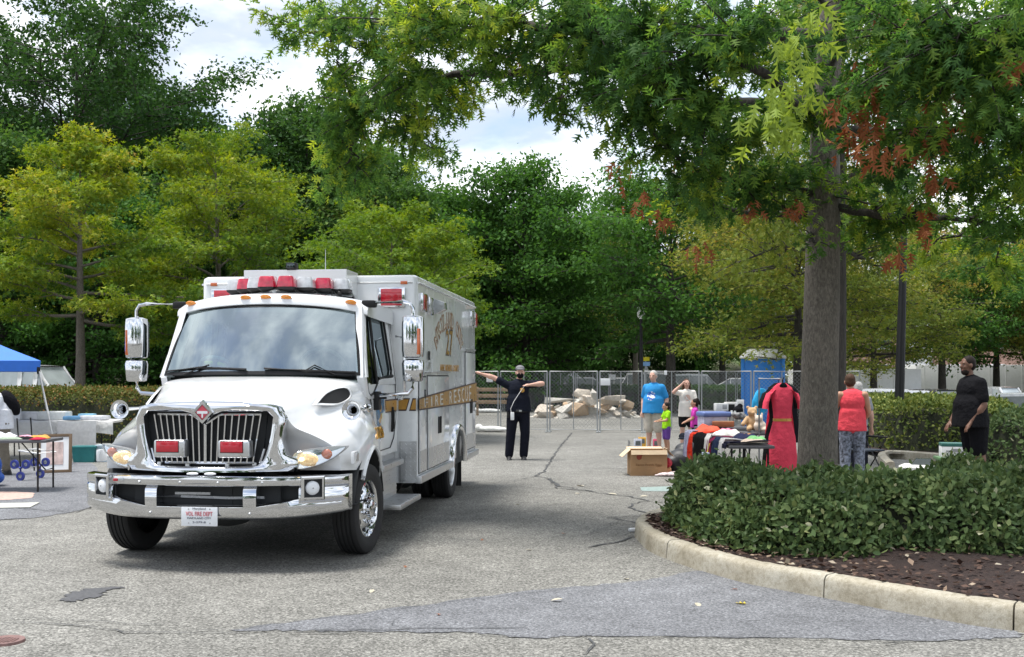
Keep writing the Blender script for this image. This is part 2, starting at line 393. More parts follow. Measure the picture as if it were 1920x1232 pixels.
joints = [0]+[min(range(len(kerb_path)), key=lambda i: (kerb_path[i]-G(*q)).length) for q in [(1903, 1184), (1544, 1122), (1249, 1048)]]+[0, 0, 0]
j3 = joints[3]; joints = joints[:4]+[j3+26, j3+52, len(kerb_path)-1]
for a, b in zip(joints[:-1], joints[1:]):
    bm = B(); rings = []
    for i in range(a, b+1):
        nn = inward(i); pnt = kerb_path[i].copy()
        d = (kerb_path[min(i+1, len(kerb_path)-1)]-kerb_path[max(i-1, 0)]).normalized()
        if i == a: pnt += d*.006
        if i == b: pnt -= d*.006
        rings.append([pnt+nn*(q[0]+random.gauss(0, .0015))+Vector((0, 0, q[1]+(random.gauss(0, .0012) if q[1] > 0 else 0))) for q in prof])
    ringloft(bm, rings, True, True)
    o = fin(bm, 'kerb_stone', M['concrete'], None, 50); o.parent = kerb; o.matrix_parent_inverse = Matrix.Translation(kerb.location).inverted()

# ---- mulch bed inside the kerb
tip = min(range(len(kerb_path)), key=lambda i: kerb_path[i].x)
fr = [kerb_path[i]+inward(i)*.155 for i in range(tip, -1, -1)]; bk = [kerb_path[i]+inward(i)*.155 for i in range(tip, len(kerb_path))]
def along(poly, t):
    L = [0]
    for a, b in zip(poly[:-1], poly[1:]): L.append(L[-1]+(b-a).length)
    s = t*L[-1]
    for i in range(len(poly)-1):
        if L[i+1] >= s: return poly[i].lerp(poly[i+1], (s-L[i])/max(1e-6, L[i+1]-L[i]))
    return poly[-1]
from mathutils import noise as mnoise
bm = B(); rows = []
for i in range(91):
    t_ = (i/90)**1.4; a, b = along(fr, t_), along(bk, t_); row = []
    for j in range(61):
        s_ = j/60; q = a.lerp(b, s_)
        z = .135+.07*math.sin(math.pi*s_)*min(1, i/20)+.018*mnoise.noise(q*4)+.014*mnoise.noise(q*17)
        row.append(bm.verts.new((q.x, q.y, z)))
    rows.append(row)
for r0, r1 in zip(rows[:-1], rows[1:]):
    for j in range(60):
        try: bm.faces.new((r0[j], r0[j+1], r1[j+1], r1[j]))
        except ValueError: pass
m, t, p = newmat('bark_mulch')
tcn = N(t, 'ShaderNodeTexCoord'); mp = N(t, 'ShaderNodeMapping'); mp.inputs['Scale'].default_value = (1, 2.2, 1); t.links.new(tcn.outputs['Object'], mp.inputs[0])
n1 = noise(t, 45, 5, .7, vec=mp.outputs[0], dist=1.2); n2 = noise(t, 3, 4)
c1 = ramp(t, n1.outputs['Fac'], [(.3, (.012, .008, .007)), (.55, (.055, .032, .027)), (.78, (.13, .085, .07))])
t.links.new(mul(t, c1, ramp(t, n2.outputs['Fac'], [(.3, (.75, .75, .75)), (.7, (1.2, 1.15, 1.1))])), p.inputs['Base Color']); p.inputs['Roughness'].default_value = .95
t.links.new(bump(t, n1.outputs['Fac'], .9, .03), p.inputs['Normal']); M['mulch'] = m
fin(bm, 'mulch_bed', m, None, 180)['kind'] = 'structure'
def mulch_z(x, y): return .165+.018*mnoise.noise(Vector((x, y, 0))*4)

# ---- ground that rises into woods behind the car park
m, t, p = newmat('woodland_grass')
g1 = noise(t, .25, 5); g2 = noise(t, 9, 6, .7)
c = ramp(t, g1.outputs['Fac'], [(.35, (.035, .028, .018)), (.5, (.05, .06, .02)), (.62, (.075, .115, .03))])
t.links.new(mul(t, c, ramp(t, g2.outputs['Fac'], [(.3, .6), (.7, 1.3)])), p.inputs['Base Color']); p.inputs['Roughness'].default_value = .95
t.links.new(bump(t, g2.outputs['Fac'], .8, .08), p.inputs['Normal'])
M['woodfloor'] = m
def hill_z(x, y):
    y0 = 56+17*smst((x+5)/4); k = smst((y-y0)/34)
    fx = max(0, min(1, (27-x)/8)); fl = 1
    return (.02 if y > y0 else -.2)+6.5*k*fx+.10*mnoise.noise(Vector((x*.3, y*.3, 0)))*k
bm = B(); rows = []
for i in range(46):
    y = 56+i*1.6; rows.append([bm.verts.new((x, y, hill_z(x, y))) for x in [-70+j*2.2 for j in range(48)]])
for r0, r1 in zip(rows[:-1], rows[1:]):
    for j in range(47): bm.faces.new((r0[j], r0[j+1], r1[j+1], r1[j]))
fin(bm, 'wooded_hillside', M['woodfloor'], None, 180)['kind'] = 'structure'
M['lawn'] = mat('lawn_grass', (.075, .13, .03), .95, var=.4, scale=12, bmp=.6, bscale=80)
sheet('grass_verge', [(-60, 30.5), (-3.2, 30.5), (-3.2, 56.2), (-60, 56.2)], M['woodfloor'], .006)
sheet('grass_verge', [(27.5, 60), (60, 60), (60, 66), (27.5, 66)], M['lawn'], -.74)
# ================================================================== AMBULANCE
TA = R(6.36)
amb = empty('ambulance', (-2.54, 8.65, 0), -TA, 'white rescue truck with red and clear roof beacons, chrome grille and gold stripe', 'ambulance')
def part(bm, name, m, parent=None, smooth=40, label=None):
    o = fin(bm, name, m, parent or amb, smooth)
    if label: o['label'] = label
    return o
AX1, AX2, TR = 1.12, 5.60, .405
def bow(x, k=1.0): return .38*(abs(x)/1.15)**2.2*k
# ---- hood and front wings (one moulding), its lower edge follows the wheel arches
ST = {.20: [(0, 1.365), (.35, 1.36), (.56, 1.335), (.63, 1.26), (.70, 1.17), (.84, 1.10), (.97, 1.015), (1.03, .92), (1.04, .80)],
      .55: [(0, 1.445), (.38, 1.435), (.63, 1.395), (.73, 1.30), (.81, 1.235), (.94, 1.17), (1.07, 1.08), (1.13, .96), (1.13, .78)],
      .95: [(0, 1.55), (.43, 1.535), (.73, 1.49), (.84, 1.39), (.91, 1.315), (1.02, 1.24), (1.115, 1.145), (1.16, 1.02), (1.16, .76)],
      1.25: [(0, 1.60), (.48, 1.59), (.82, 1.55), (.91, 1.46), (.94, 1.34), (1.03, 1.25), (1.12, 1.15), (1.16, 1.03), (1.16, .60)],
      1.55: [(0, 1.595), (.52, 1.59), (.90, 1.56), (.97, 1.48), (.99, 1.36), (1.03, 1.25), (1.09, 1.14), (1.13, 1.03), (1.13, .30)],
      1.78: [(0, 1.585), (.55, 1.58), (.93, 1.56), (.985, 1.48), (1.0, 1.36), (1.01, 1.25), (1.03, 1.14), (1.05, 1.03), (1.06, .27)]}
ys = sorted(ST)
def section(y):
    i = max(0, min(len(ys)-2, sum(1 for q in ys if q <= y)-1)); t_ = (y-ys[i])/(ys[i+1]-ys[i])
    P0, P1, P2, P3 = [np.array(ST[ys[max(0, min(len(ys)-1, k))]]) for k in (i-1, i, i+1, i+2)]
    lin = P1*(1-t_)+P2*t_
    cr_ = .5*(2*P1+(P2-P0)*t_+(2*P0-5*P1+4*P2-P3)*t_*t_+(3*P1-P0-3*P2+P3)*t_**3)
    return cat([tuple(q) for q in (.5*lin+.5*cr_)], 4)
AR = .565
yy = sorted(set([round(v, 3) for v in list(np.linspace(.20, .56, 6))+[AX1+AR*math.sin(a) for a in np.linspace(-math.pi/2, math.pi/2, 37)]+[AX1-AR-.004, AX1+AR+.004, 1.72, 1.78]]))
bm = B(); rings = []
for y in yy:
    s = section(y); zb = -1
    if abs(y-AX1) < AR: zb = TR-.01+math.sqrt(AR*AR-(y-AX1)**2)
    half = [(q[0], y+bow(q[0], max(0, min(1, (1.25-y)/1.05))), max(q[1], zb)) for q in s]
    rings.append([Vector(q) for q in half]+[Vector((-q[0], q[1], q[2])) for q in half[::-1][:-1]])
nh = len(section(.5))
ringloft(bm, rings, True, True)
for f in bm.faces:
    c = f.calc_center_median()
    if len(f.verts) == 4 and all(abs(abs(v.co.x)) > 1.0 for v in f.verts) and min(v.co.x for v in f.verts) < 0 < max(v.co.x for v in f.verts): f.material_index = 1
hood = part(bm, 'hood', [M['white'], M['black']], None, 35)
for s in (-1, 1):
    bm = B()
    def ox(y, z):
        q = section(max(.2, min(1.78, y))); b_ = q[-1][0]
        for u, v in zip(q[:-1], q[1:]):
            if v[1] <= z <= u[1]: b_ = u[0]+(v[0]-u[0])*(u[1]-z)/max(1e-6, u[1]-v[1])
        return b_
    pts = []
    for a in np.linspace(-1.02, 1.50, 40):
        y_, z_ = AX1+AR*math.sin(a), TR-.01+AR*math.cos(a); x_ = ox(y_, z_); pts.append((s*(x_+.002), y_+bow(x_, max(0, min(1, (1.25-y_)/1.05))), z_-.004))
    tube(bm, pts, .021, 8); part(bm, 'wheel_arch_lip', M['white'], hood)
    bm = B(); lathe(bm, [(AR-.02, 0), (AR-.02, .62)], (s*.52, AX1, TR-.01), (s, 0, 0), 36); lathe(bm, [(.02, 0), (AR-.02, 0)], (s*.53, AX1, TR-.01), (s, 0, 0), 36)
    for v in list(bm.verts):
        if v.co.z < .50: v.co.z = .50
    part(bm, 'wheel_well', M['int_dark'], None, 60)
    # air scoop in the hood flank
    bm = B(); sc = cat([(.74, 1.365), (.90, 1.435), (1.10, 1.485), (1.23, 1.485), (1.25, 1.435), (1.17, 1.39), (.96, 1.355), (.74, 1.365)], 5)[:-1]
    def hx(y, z):
        q = section(y); b = .7
        for u, v in zip(q[:-1], q[1:]):
            if v[1] <= z <= u[1]: b = u[0]+(v[0]-u[0])*(u[1]-z)/max(1e-6, u[1]-v[1])
        return b
    cy, cz = 1.01, 1.425
    rg = [[Vector((s*(hx(y_, z_)+dx), cy+(y_-cy)*k, cz+(z_-cz)*k)) for y_, z_ in sc] for k, dx in ((1.28, -.02), (1.2, .012), (1.02, .014), (.98, .004))]
    ringloft(bm, rg, False); part(bm, 'scoop_rim', M['white'], hood, 60)
    bm = B(); f = bm.faces.new([bm.verts.new(v) for v in [Vector((s*(hx(y_, z_)+.005), y_, z_)) for y_, z_ in sc]]); bmesh.ops.triangulate(bm, faces=[f])
    part(bm, 'scoop_mesh', M['black'], hood)
# ---- chrome grille surround
outer = [(0, 1.392), (.30, 1.385), (.50, 1.372), (.60, 1.345), (.645, 1.25), (.625, 1.08), (.66, .95), (.755, .905), (.735, .805), (.40, .798), (.20, .795), (0, .795)]
inner = [(0, 1.222), (.07, 1.275), (.13, 1.306), (.50, 1.306), (.552, 1.265), (.535, 1.12), (.505, .99), (.475, .905), (.42, .866), (.30, .860), (.15, .858), (0, .858)]
def sym(h, k=3):
    h = [tuple(q) for q in h]; full = h+[(-x, z) for x, z in h[::-1][1:-1]]
    return full
O_, I_ = sym(outer), sym(inner)
def gy(x): return .10+bow(x)
def ring(pl, dy, mixto=None, k=0):
    out = []
    for i, (x, z) in enumerate(pl):
        if mixto: x, z = x*(1-k)+mixto[i][0]*k, z*(1-k)+mixto[i][1]*k
        out.append(Vector((x, gy(x)+dy, z)))
    return out
bm = B(); ringloft(bm, [ring(O_, .10), ring(O_, .02, I_, .02), ring(O_, -.015, I_, .25), ring(O_, -.012, I_, .65), ring(O_, .002, I_, .92), ring(I_, .02), ring(I_, .10)], False)
bmesh.ops.subdivide_edges(bm, edges=bm.edges[:], cuts=1, use_grid_fill=True, smooth=.6)
grille = part(bm, 'grille_surround', M['chrome'], None, 65)
bm = B(); f = bm.faces.new([bm.verts.new((x*1.02, gy(x)+.11, z)) for x, z in I_]); bmesh.ops.triangulate(bm, faces=[f]); part(bm, 'grille_mesh', M['int_dark'], grille)
def topz(x): return 1.285 if abs(x) > .125 else 1.205+abs(x)*.64
bm0 = None
for k in range(-8, 9):
    x = k*.0525; bm = B(); xt, xb = x*1.09, x*.93
    w_ = .008 if k else .016
    for zz, xx in ((topz(x), xt),): pass
    y0 = gy(x)+.03
    q = [[Vector((xt-w_, y0+.03, topz(xt))), Vector((xt-w_*.7, y0, topz(xt)-.004)), Vector((xt+w_*.7, y0, topz(xt)-.004)), Vector((xt+w_, y0+.03, topz(xt)))],
         [Vector((xb-w_, y0+.03, .885)), Vector((xb-w_*.7, y0, .885)), Vector((xb+w_*.7, y0, .885)), Vector((xb+w_, y0+.03, .885))]]
    ringloft(bm, q, True); part(bm, 'grille_bar', M['chrome'], grille, 30)
for s in (-1, 1):
    bm = B(); tube(bm, [(s*.512, gy(.5)+.03, 1.29), (s*.485, gy(.48)+.03, 1.0), (s*.45, gy(.44)+.03, .885)], .009, 6); part(bm, 'grille_bar', M['chrome'], grille)
bm = B()
tube(bm, [(x, gy(x)+.045, topz(x)-.002) for x in np.linspace(-.455, .455, 41)], .009, 6)
tube(bm, [(x, gy(x)+.045, .885) for x in np.linspace(-.40, .40, 21)], .011, 6); part(bm, 'grille_frame', M['chrome'], grille)
for x in (-.42, -.16, .18, .40):
    bm = B(); box(bm, (x, gy(x)+.05, .872), (.035, .02, .03), bev=.004); part(bm, 'grille_clip', M['alu'], grille)
bm = B()                                                        # emblem
d4 = lambda r, y: [Vector((0, y, 1.302+r*1.06)), Vector((r, y, 1.302)), Vector((0, y, 1.302-r*1.06)), Vector((-r, y, 1.302))]
ringloft(bm, [d4(.098, .105), d4(.098, .085), d4(.088, .07), d4(.062, .07), d4(.058, .08)], True); em = part(bm, 'emblem', M['chrome'], grille, 20)
bm = B(); ringloft(bm, [d4(.056, .082), d4(.056, .072)], True); part(bm, 'emblem_diamond', M['redink'], em, 20)
bm = B(); box(bm, (0, .0705, 1.302), (.088, .004, .022)); box(bm, (0, .0705, 1.275), (.012, .004, .034)); part(bm, 'emblem_bar', M['plate'], em)
for s in (-1, 1):                                               # red warning lamps in the grille
    x = s*.272; bm = B(); box(bm, (x, gy(x)-.02, 1.005), (.265, .11, .145), bev=.022, seg=3); gl = part(bm, 'grille_lamp', M['alu'], None)
    bm = B(); box(bm, (x-.012, gy(x)-.072, 1.022), (.185, .03, .088), bev=.008); part(bm, 'red_lens', M['redlens'], gl)
    bm = B(); box(bm, (x-.012, gy(x)-.066, 1.022), (.197, .02, .10), bev=.004); part(bm, 'lens_frame', M['black'], gl)
# ---- headlamps
for s in (-1, 1):
    hp = cat([(.655, .838), (.685, .92), (.74, .975), (.92, 1.0), (1.065, 1.008), (1.075, .985), (.99, .91), (.88, .855), (.76, .828), (.655, .838)], 4)[:-1]
    def hy(x, z): return .155+bow(x)+.03*max(0, (z-.85))/.15
    def patch(dy, sc=1.0):
        cx, cz = .84, .92
        return [Vector((s*(cx+(q[0]-cx)*sc), hy(cx+(q[0]-cx)*sc, q[1])+dy, cz+(q[1]-cz)*sc)) for q in hp]
    bm = B(); ringloft(bm, [patch(.06, 1.03), patch(-.012, 1.035), patch(-.022, 1.0), patch(-.01, .97)], False); hl = part(bm, 'headlamp', M['greybelt'], None, 50)
    bm = B(); a = [bm.verts.new(v) for v in patch(-.004, .98)]; c = bm.verts.new((s*.84, hy(.84, .92)+.01, .92))
    for i in range(len(a)): bm.faces.new((a[i], a[(i+1) % len(a)], c))
    part(bm, 'reflector', M['chrome'], hl, 60)
    bm = B(); ell(bm, (s*.785, hy(.785, .905)-.006, .908), (.115, .022, .058)); part(bm, 'lamp_unit', M['bulb'], hl); bm = B(); ell(bm, (s*.765, hy(.765, .905)-.024, .908), (.022, .012, .018)); part(bm, 'bulb', M['filament'], hl)
    bm = B(); ell(bm, (s*.945, hy(.945, .945)-.008, .945), (.048, .02, .042)); part(bm, 'indicator', M['amberdark'], hl)
    bm = B(); rgs = [patch(-.026, .99), patch(-.042, .82), patch(-.05, .5), patch(-.052, .2)]; ringloft(bm, rgs, False); part(bm, 'lens', M['lens'], hl, 80)
    bm = B(); box(bm, (s*1.135, .60, .905), (.035, .15, .105), bev=.012); sm = part(bm, 'side_marker', M['white'], None)
    bm = B(); box(bm, (s*1.148, .625, .905), (.02, .085, .075), bev=.01); part(bm, 'marker_lens', M['alu'], sm)
# ---- bumper
def by(x): return .36*(abs(x)/1.15)**3
def rail(bm, x0, x1, zf0, zf1, n=24, d=.13, lean=0):
    rings = []
    for x in np.linspace(x0, x1, n):
        a, b = zf0(x), zf1(x); y = by(x); h = b-a
        rings.append([Vector((x, y+d, a)), Vector((x, y+.02+lean, a)), Vector((x, y+.004+lean*.8, a+h*.12)), Vector((x, y, a+h*.5)), Vector((x, y+.004, b-h*.12)), Vector((x, y+.025, b-.004)), Vector((x, y+.06, b)), Vector((x, y+d, b))])
    ringloft(bm, rings, True)
bm = B(); W = 1.145
rail(bm, -W, W, lambda x: .700, lambda x: .79-.012*abs(x), 48)
rail(bm, -W, W, lambda x: .43+.05*(abs(x)/W)**4, lambda x: .552+.055*max(0, min(1, (abs(x)-.45)/.35)), 48, lean=.03)
for xa, xb in ((-.47, -.365), (.365, .47), (-W, -.795), (.795, W)): rail(bm, xa, xb, lambda x: .50, lambda x: .70, 10)
bumper = part(bm, 'bumper', M['chrome'], None, 50)
bm = B(); 
for x in np.linspace(-.9, .9, 10): box(bm, (x, by(x)+.17, .62), (.25, .05, .24))
box(bm, (0, .3, .60), (1.5, .1, .2)); part(bm, 'bumper_backing', M['int_dark'], bumper)
bm = B(); tube(bm, [(-.5, .13, .60), (-.2, .12, .61), (.2, .12, .60), (.5, .14, .605)], .012, 6); box(bm, (-.1, .12, .635), (.3, .02, .02)); part(bm, 'tow_hook', M['greybelt'], bumper)
for s in (-1, 1):
    x = s*.895; ang = math.atan2(.36*3*(.895/1.15)**2/1.15, 1)*s; rot = Matrix.Rotation(ang, 3, 'Z')
    c = Vector((x, by(.895)+.0, .685))
    bm = B(); q = lambda r, dy: [c+rot @ Vector((u*r, dy, v*r)) for u, v in cat([(-1, -1), (1, -1), (1, 1), (-1, 1), (-1, -1)], 1)[:-1]]
    ringloft(bm, [q(.098, .06), q(.098, -.022), q(.088, -.03), q(.074, -.03), q(.070, .04)], False); fl = part(bm, 'fog_lamp', M['chrome'], bumper, 30)
    bm = B(); ringloft(bm, [q(.072, .0), q(.072, .01)], True); part(bm, 'pocket', M['int_dark'], fl)
    bm = B(); lathe(bm, [(.001, -.03), (.03, -.029), (.052, -.022), (.058, -.008), (.058, .01)], c+Vector((0, .0, 0)), rot @ Vector((0, 1, 0)), 24); part(bm, 'lens', M['plate'], fl, 60)
    bm = B(); lathe(bm, [(.001, -.034), (.006, -.033), (.007, -.028)], c, rot @ Vector((0, 1, 0)), 10); part(bm, 'lens_centre', M['greybelt'], fl)
    for xx, zz in ((s*.52, .735), (s*.42, .485), (s*.16, .735)):
        bm = B(); ell(bm, (xx, by(xx)-.004, zz), (.011, .009, .011), None, 10, 6); part(bm, 'bolt', M['alu'], bumper)
bm = B(); box(bm, (-.72, by(.72)-.006, .745), (.09, .03, .032), bev=.006); bl = part(bm, 'bumper_lamp', M['alu'], bumper)
bm = B(); box(bm, (-.742, by(.72)-.014, .745), (.04, .03, .024), bev=.006); part(bm, 'red_lens', M['redlens'], bl)
bm = B()
for x in (-.075, .075): ell(bm, (x, .05, .802), (.05, .03, .013))
part(bm, 'bumper_pad', M['plate'], bumper)
# number plate
bm = B(); box(bm, (.01, -.012, .462), (.305, .006, .155), bev=.0028); plate = part(bm, 'number_plate', M['plate'], None, 30)
Rf = lambda x, y, z: Matrix.Translation((x, y, z)) @ Matrix.Rotation(R(90), 4, 'X')
lettering('Maryland', .11, .022, Rf(.01, -.0165, .524), M['greyink'], plate)
lettering('VOL FIRE DEPT', .225, .036, Rf(.01, -.0165, .484), M['redink'], plate)
lettering('MARYLAND CITY', .20, .016, Rf(.01, -.0165, .449), M['greyink'], plate)
lettering('5-279-8', .11, .016, Rf(.01, -.0165, .416), M['greyink'], plate)
for x in (-.08, .1):
    for z in (.523, .41):
        bm = B(); ell(bm, (x, -.016, z), (.007, .003, .006), None, 8, 6); part(bm, 'plate_bolt', M['greybelt'], plate)
# ---- cab: lower shell, doors, pillars, roof, glass
bm = B(); 
def rsec(y, x, z0, z1): return [Vector((-x, y, z0)), Vector((-x-.012, y, (z0+z1)/2)), Vector((-x, y, z1)), Vector((x, y, z1)), Vector((x+.012, y, (z0+z1)/2)), Vector((x, y, z0))]
ringloft(bm, [rsec(1.55, .96, .80, 1.50), rsec(1.80, 1.0, .80, 1.52), rsec(2.2, 1.005, .80, 1.52), rsec(2.86, 1.0, .80, 1.52), rsec(2.885, .985, .82, 1.52)], True)
cab = part(bm, 'cab_body', M['white'], None, 30)
def cx(z): return 1.0-max(0, z-1.5)*.125
def sideP(s, y, z, d=0): return Vector((s*(cx(z)+d), y, z))
win = [(1.60, 1.44), (1.565, 1.60), (1.80, 2.19), (1.86, 2.215), (2.52, 2.215), (2.58, 2.18), (2.66, 1.66), (2.60, 1.585), (2.05, 1.575), (1.92, 1.50), (1.80, 1.43), (1.68, 1.41)]
wout = [(1.56, 1.40), (1.46, 1.585), (1.74, 2.26), (1.83, 2.31), (2.55, 2.31), (2.86, 2.31), (2.86, 1.66), (2.86, 1.50), (2.05, 1.50), (1.92, 1.44), (1.80, 1.37), (1.68, 1.36)]
for s in (-1, 1):
    bm = B(); ringloft(bm, [[sideP(s, y, z, -.06) for y, z in wout], [sideP(s, y, z, .0) for y, z in wout], [sideP(s, y, z, .012) for y, z in [(a[0]*.75+b[0]*.25, a[1]*.75+b[1]*.25) for a, b in zip(wout, win)]],
                         [sideP(s, y, z, .012) for y, z in win], [sideP(s, y, z, -.05) for y, z in win]], False)
    fr_ = part(bm, 'door_frame', M['white'], cab, 35)
    bm = B(); f = bm.faces.new([bm.verts.new(sideP(s, y, z, -.012)) for y, z in win]); bmesh.ops.triangulate(bm, faces=[f]); part(bm, 'side_window', M['glass'], cab)
    bm = B(); tube(bm, [sideP(s, y, z, .004) for y, z in win+[win[0]]], .012, 6, False); tube(bm, [sideP(s, 1.96, 1.52, .004), sideP(s, 1.99, 2.21, .004)], .016, 6)
    tube(bm, [sideP(s, 2.02, 1.575, .006), sideP(s, 2.66, 1.60, .006)], .020, 6); part(bm, 'window_seal', M['black'], cab)
    bm = B(); dl = [(1.74, .90), (1.70, 1.30), (1.66, 1.38)]; dr = [(2.76, 2.30), (2.77, 1.55), (2.76, 1.15), (2.66, .95), (2.50, .86)]
    for L in (dl, dr, [(2.50, .86), (1.74, .86), (1.74, .90)]): tube(bm, [sideP(s, y, z, .011) for y, z in L], .0055, 5)
    part(bm, 'door_seam', M['seam'], cab)
    bm = B(); box(bm, (s*1.02, 2.56, 1.15), (.03, .05, .26), bev=.012); box(bm, (s*1.035, 2.56, 1.15), (.02, .03, .20), bev=.008); part(bm, 'door_handle', M['black'], cab)
    # seal on the door
    bm = B(); sh = cat([(0, .20), (.14, .17), (.17, .05), (.155, -.09), (.08, -.19), (0, -.25), (-.08, -.19), (-.155, -.09), (-.17, .05), (-.14, .17), (0, .20)], 4)[:-1]
    prism(bm, sh, lambda u, v, d: Vector((s*(1.008+d), 2.06+u, 1.22+v)), .006); sl = part(bm, 'door_seal', M['blueseal'], cab, 20)
    bm = B(); prism(bm, [(u*1.1, v*1.09) for u, v in sh], lambda u, v, d: Vector((s*(1.0075+d), 2.06+u, 1.22+v)), .003); part(bm, 'seal_border', M['plate'], sl, 20)
    bm = B(); 
    for u, v, r_ in ((.0, .06, .05), (.03, -.02, .04), (-.02, -.06, .035), (.01, -.13, .03)): ell(bm, (s*1.0145, 2.06+u, 1.22+v), (.003, r_, r_*.8))
    part(bm, 'seal_emblem', M['gold'], sl)
    # grab rail behind the door, from roof to floor
    bm = B(); tube(bm, [(s*1.0, 2.80, 2.02), (s*1.07, 2.80, 2.01), (s*1.09, 2.80, 1.95), (s*1.09, 2.80, 1.42), (s*1.07, 2.80, 1.36), (s*1.0, 2.80, 1.35)], .016, 8); part(bm, 'grab_rail', M['chrome'], cab)
    # horn
    hz_ = 1.30; hxp = s*1.06
    bm = B(); lathe(bm, [(.012, .42), (.016, .25), (.02, .12), (.032, .05), (.055, .015), (.082, 0), (.086, -.006), (.080, -.006), (.05, .02), (.028, .06), (.015, .14)], (hxp, .78, hz_), (0, 1, 0), 24)
    hn = part(bm, 'air_horn', M['chrome'], None, 60)
    bm = B(); tube(bm, [(hxp, 1.18, hz_), (hxp, 1.32, hz_+.01), (s*1.02, 1.42, hz_)], .02, 8); ell(bm, (s*1.04, 1.40, hz_), (.05, .07, .045)); part(bm, 'horn_bracket', M['chrome'], hn)
    # mirror
    mx_ = s*1.395
    bm = B(); 
    def mring(z, wx, wy): return [Vector((mx_+wx*math.copysign(abs(math.cos(t_))**.6, math.cos(t_)), 1.80+wy*math.copysign(abs(math.sin(t_))**.7, math.sin(t_)), z)) for t_ in [2*math.pi*k/24 for k in range(24)]]
    ringloft(bm, [mring(z, a*.105, b*.085) for z, a, b in ((1.775, .75, .7), (1.785, .95, .9), (1.85, 1, 1), (2.10, 1, 1), (2.165, .95, .9), (2.178, .7, .6))]); mi_ = part(bm, 'mirror', M['chrome'], None, 50)
    bm = B(); ringloft(bm, [mring(z, a*.105, b*.085) for z, a, b in ((1.545, .72, .7), (1.555, .88, .85), (1.62, .95, .95), (1.72, 1.0, 1), (1.75, .92, .9), (1.765, .5, .5))]); part(bm, 'convex_mirror', M['chrome'], mi_, 50)
    bm = B(); box(bm, (mx_, 1.882, 1.97), (.18, .012, .34), bev=.004); box(bm, (mx_, 1.878, 1.655), (.16, .012, .15), bev=.004); part(bm, 'mirror_glass', M['glass'], mi_)
    bm = B(); box(bm, (s*1.455, 1.735, 1.93), (.05, .03, .25), rot=Matrix.Rotation(-s*.55, 3, 'Z'), bev=.008); part(bm, 'marker', M['amberdark'], mi_)
    bm = B(); tube(bm, [(s*.93, 1.83, 2.31), (s*1.30, 1.80, 2.315), (s*1.365, 1.80, 2.30), (s*1.395, 1.80, 2.25), (s*1.395, 1.80, 2.17)], .019, 8)
    tube(bm, [(s*1.395, 1.80, 1.55), (s*1.39, 1.80, 1.48), (s*1.35, 1.80, 1.43), (s*1.02, 1.83, 1.405)], .019, 8); part(bm, 'mirror_arm', M['chrome'], mi_)
    bm = B(); box(bm, (s*.955, 1.84, 2.30), (.14, .10, .07), bev=.02); part(bm, 'mirror_mount', M['black'], mi_); bm = B(); box(bm, (s*1.03, 1.85, 1.36), (.06, .11, .18), bev=.012); box(bm, (s*1.08, 1.85, 1.405), (.09, .06, .06), bev=.012); part(bm, 'mirror_mount', M['black'], mi_)
def wsP(u, v, off=0):
    x = (1.0-.125*v)*u; y = 1.215+.40*v+(.29-.10*v)*u*u; z = 1.605+.695*v-.03*u*u*v-.01*u*u
    b = math.sin(math.pi*v)*.03*(1-u*u*.5)
    return Vector((x, y-b*.8-off*.86, z+b*.4+off*.5))
def gridm(bm, fn, nu, nv, u0=-1, u1=1, v0=0, v1=1):
    vr = [[bm.verts.new(fn(u0+(u1-u0)*i/nu, v0+(v1-v0)*j/nv)) for i in range(nu+1)] for j in range(nv+1)]
    for j in range(nv):
        for i in range(nu): bm.faces.new((vr[j][i], vr[j][i+1], vr[j+1][i+1], vr[j+1][i]))
bm = B(); gridm(bm, lambda u, v: wsP(u, v, .012), 28, 14, -.955, .955, .035, .955); ws = part(bm, 'windscreen', M['glass_ws'], cab, 180)
bm = B()
for a in ((-1, 1, 0, .045), (-1, 1, .93, 1), (-1, -.945, 0, 1), (.945, 1, 0, 1)): gridm(bm, lambda u, v: wsP(u, v, .016 if a[0] == -1 and a[1] == 1 else .018), 28 if a[1]-a[0] > 1 else 2, 2 if a[3]-a[2] < .5 else 14, *a)
part(bm, 'windscreen_seal', M['black'], ws, 180)
bm = B(); gridm(bm, lambda u, v: wsP(u, v, .006), 10, 2, -.35, .35, .865, .955); part(bm, 'windscreen_shade', M['int_grey'], ws)
for s in (-1, 1):
    bm = B(); rg = []
    for v in np.linspace(-.02, 1.0, 9):
        a = wsP(s*1.0, v, .012); b = Vector((s*(cx(a.z)+.012), a.y+.10-.04*v, a.z)); c = Vector((s*(cx(a.z)-.10), a.y+.10, a.z))
        rg.append([a+Vector((-s*.02, .0, 0)), a+Vector((s*.012, .0, 0)), a.lerp(b, .4)+Vector((s*.022, 0, 0)), b, c])
    ringloft(bm, rg); part(bm, 'windscreen_pillar', M['white'], cab, 60)
bm = B(); rings = []
for u in np.linspace(-1, 1, 33):
    x = .955*u; e = abs(u)**6; yf = 1.575+.19*u*u; zc = 2.405-.065*u*u-.035*e
    rings.append([Vector((x, y, z)) for y, z in [(yf+.04, zc-.13), (yf-.005, zc-.115), (yf+.0, zc-.075), (yf+.05, zc-.025), (yf+.16, zc+.0), (yf+.4, zc+.012), (2.6, zc+.012), (2.84, zc), (2.88, zc-.03), (2.88, zc-.16)]])
ringloft(bm, rings); roof = part(bm, 'cab_roof', M['white'], cab, 50)
for x in (-.20, 0, .20, -.80, .80):
    bm = B(); yf = 1.575+.19*(x/.955)**2; zc = 2.405-.065*(x/.955)**2; ell(bm, (x, yf+.02, zc-.052), (.056, .045, .018), Matrix.Rotation(-.5, 3, 'X'), 16, 8); part(bm, 'marker_lamp', M['amber'], roof)
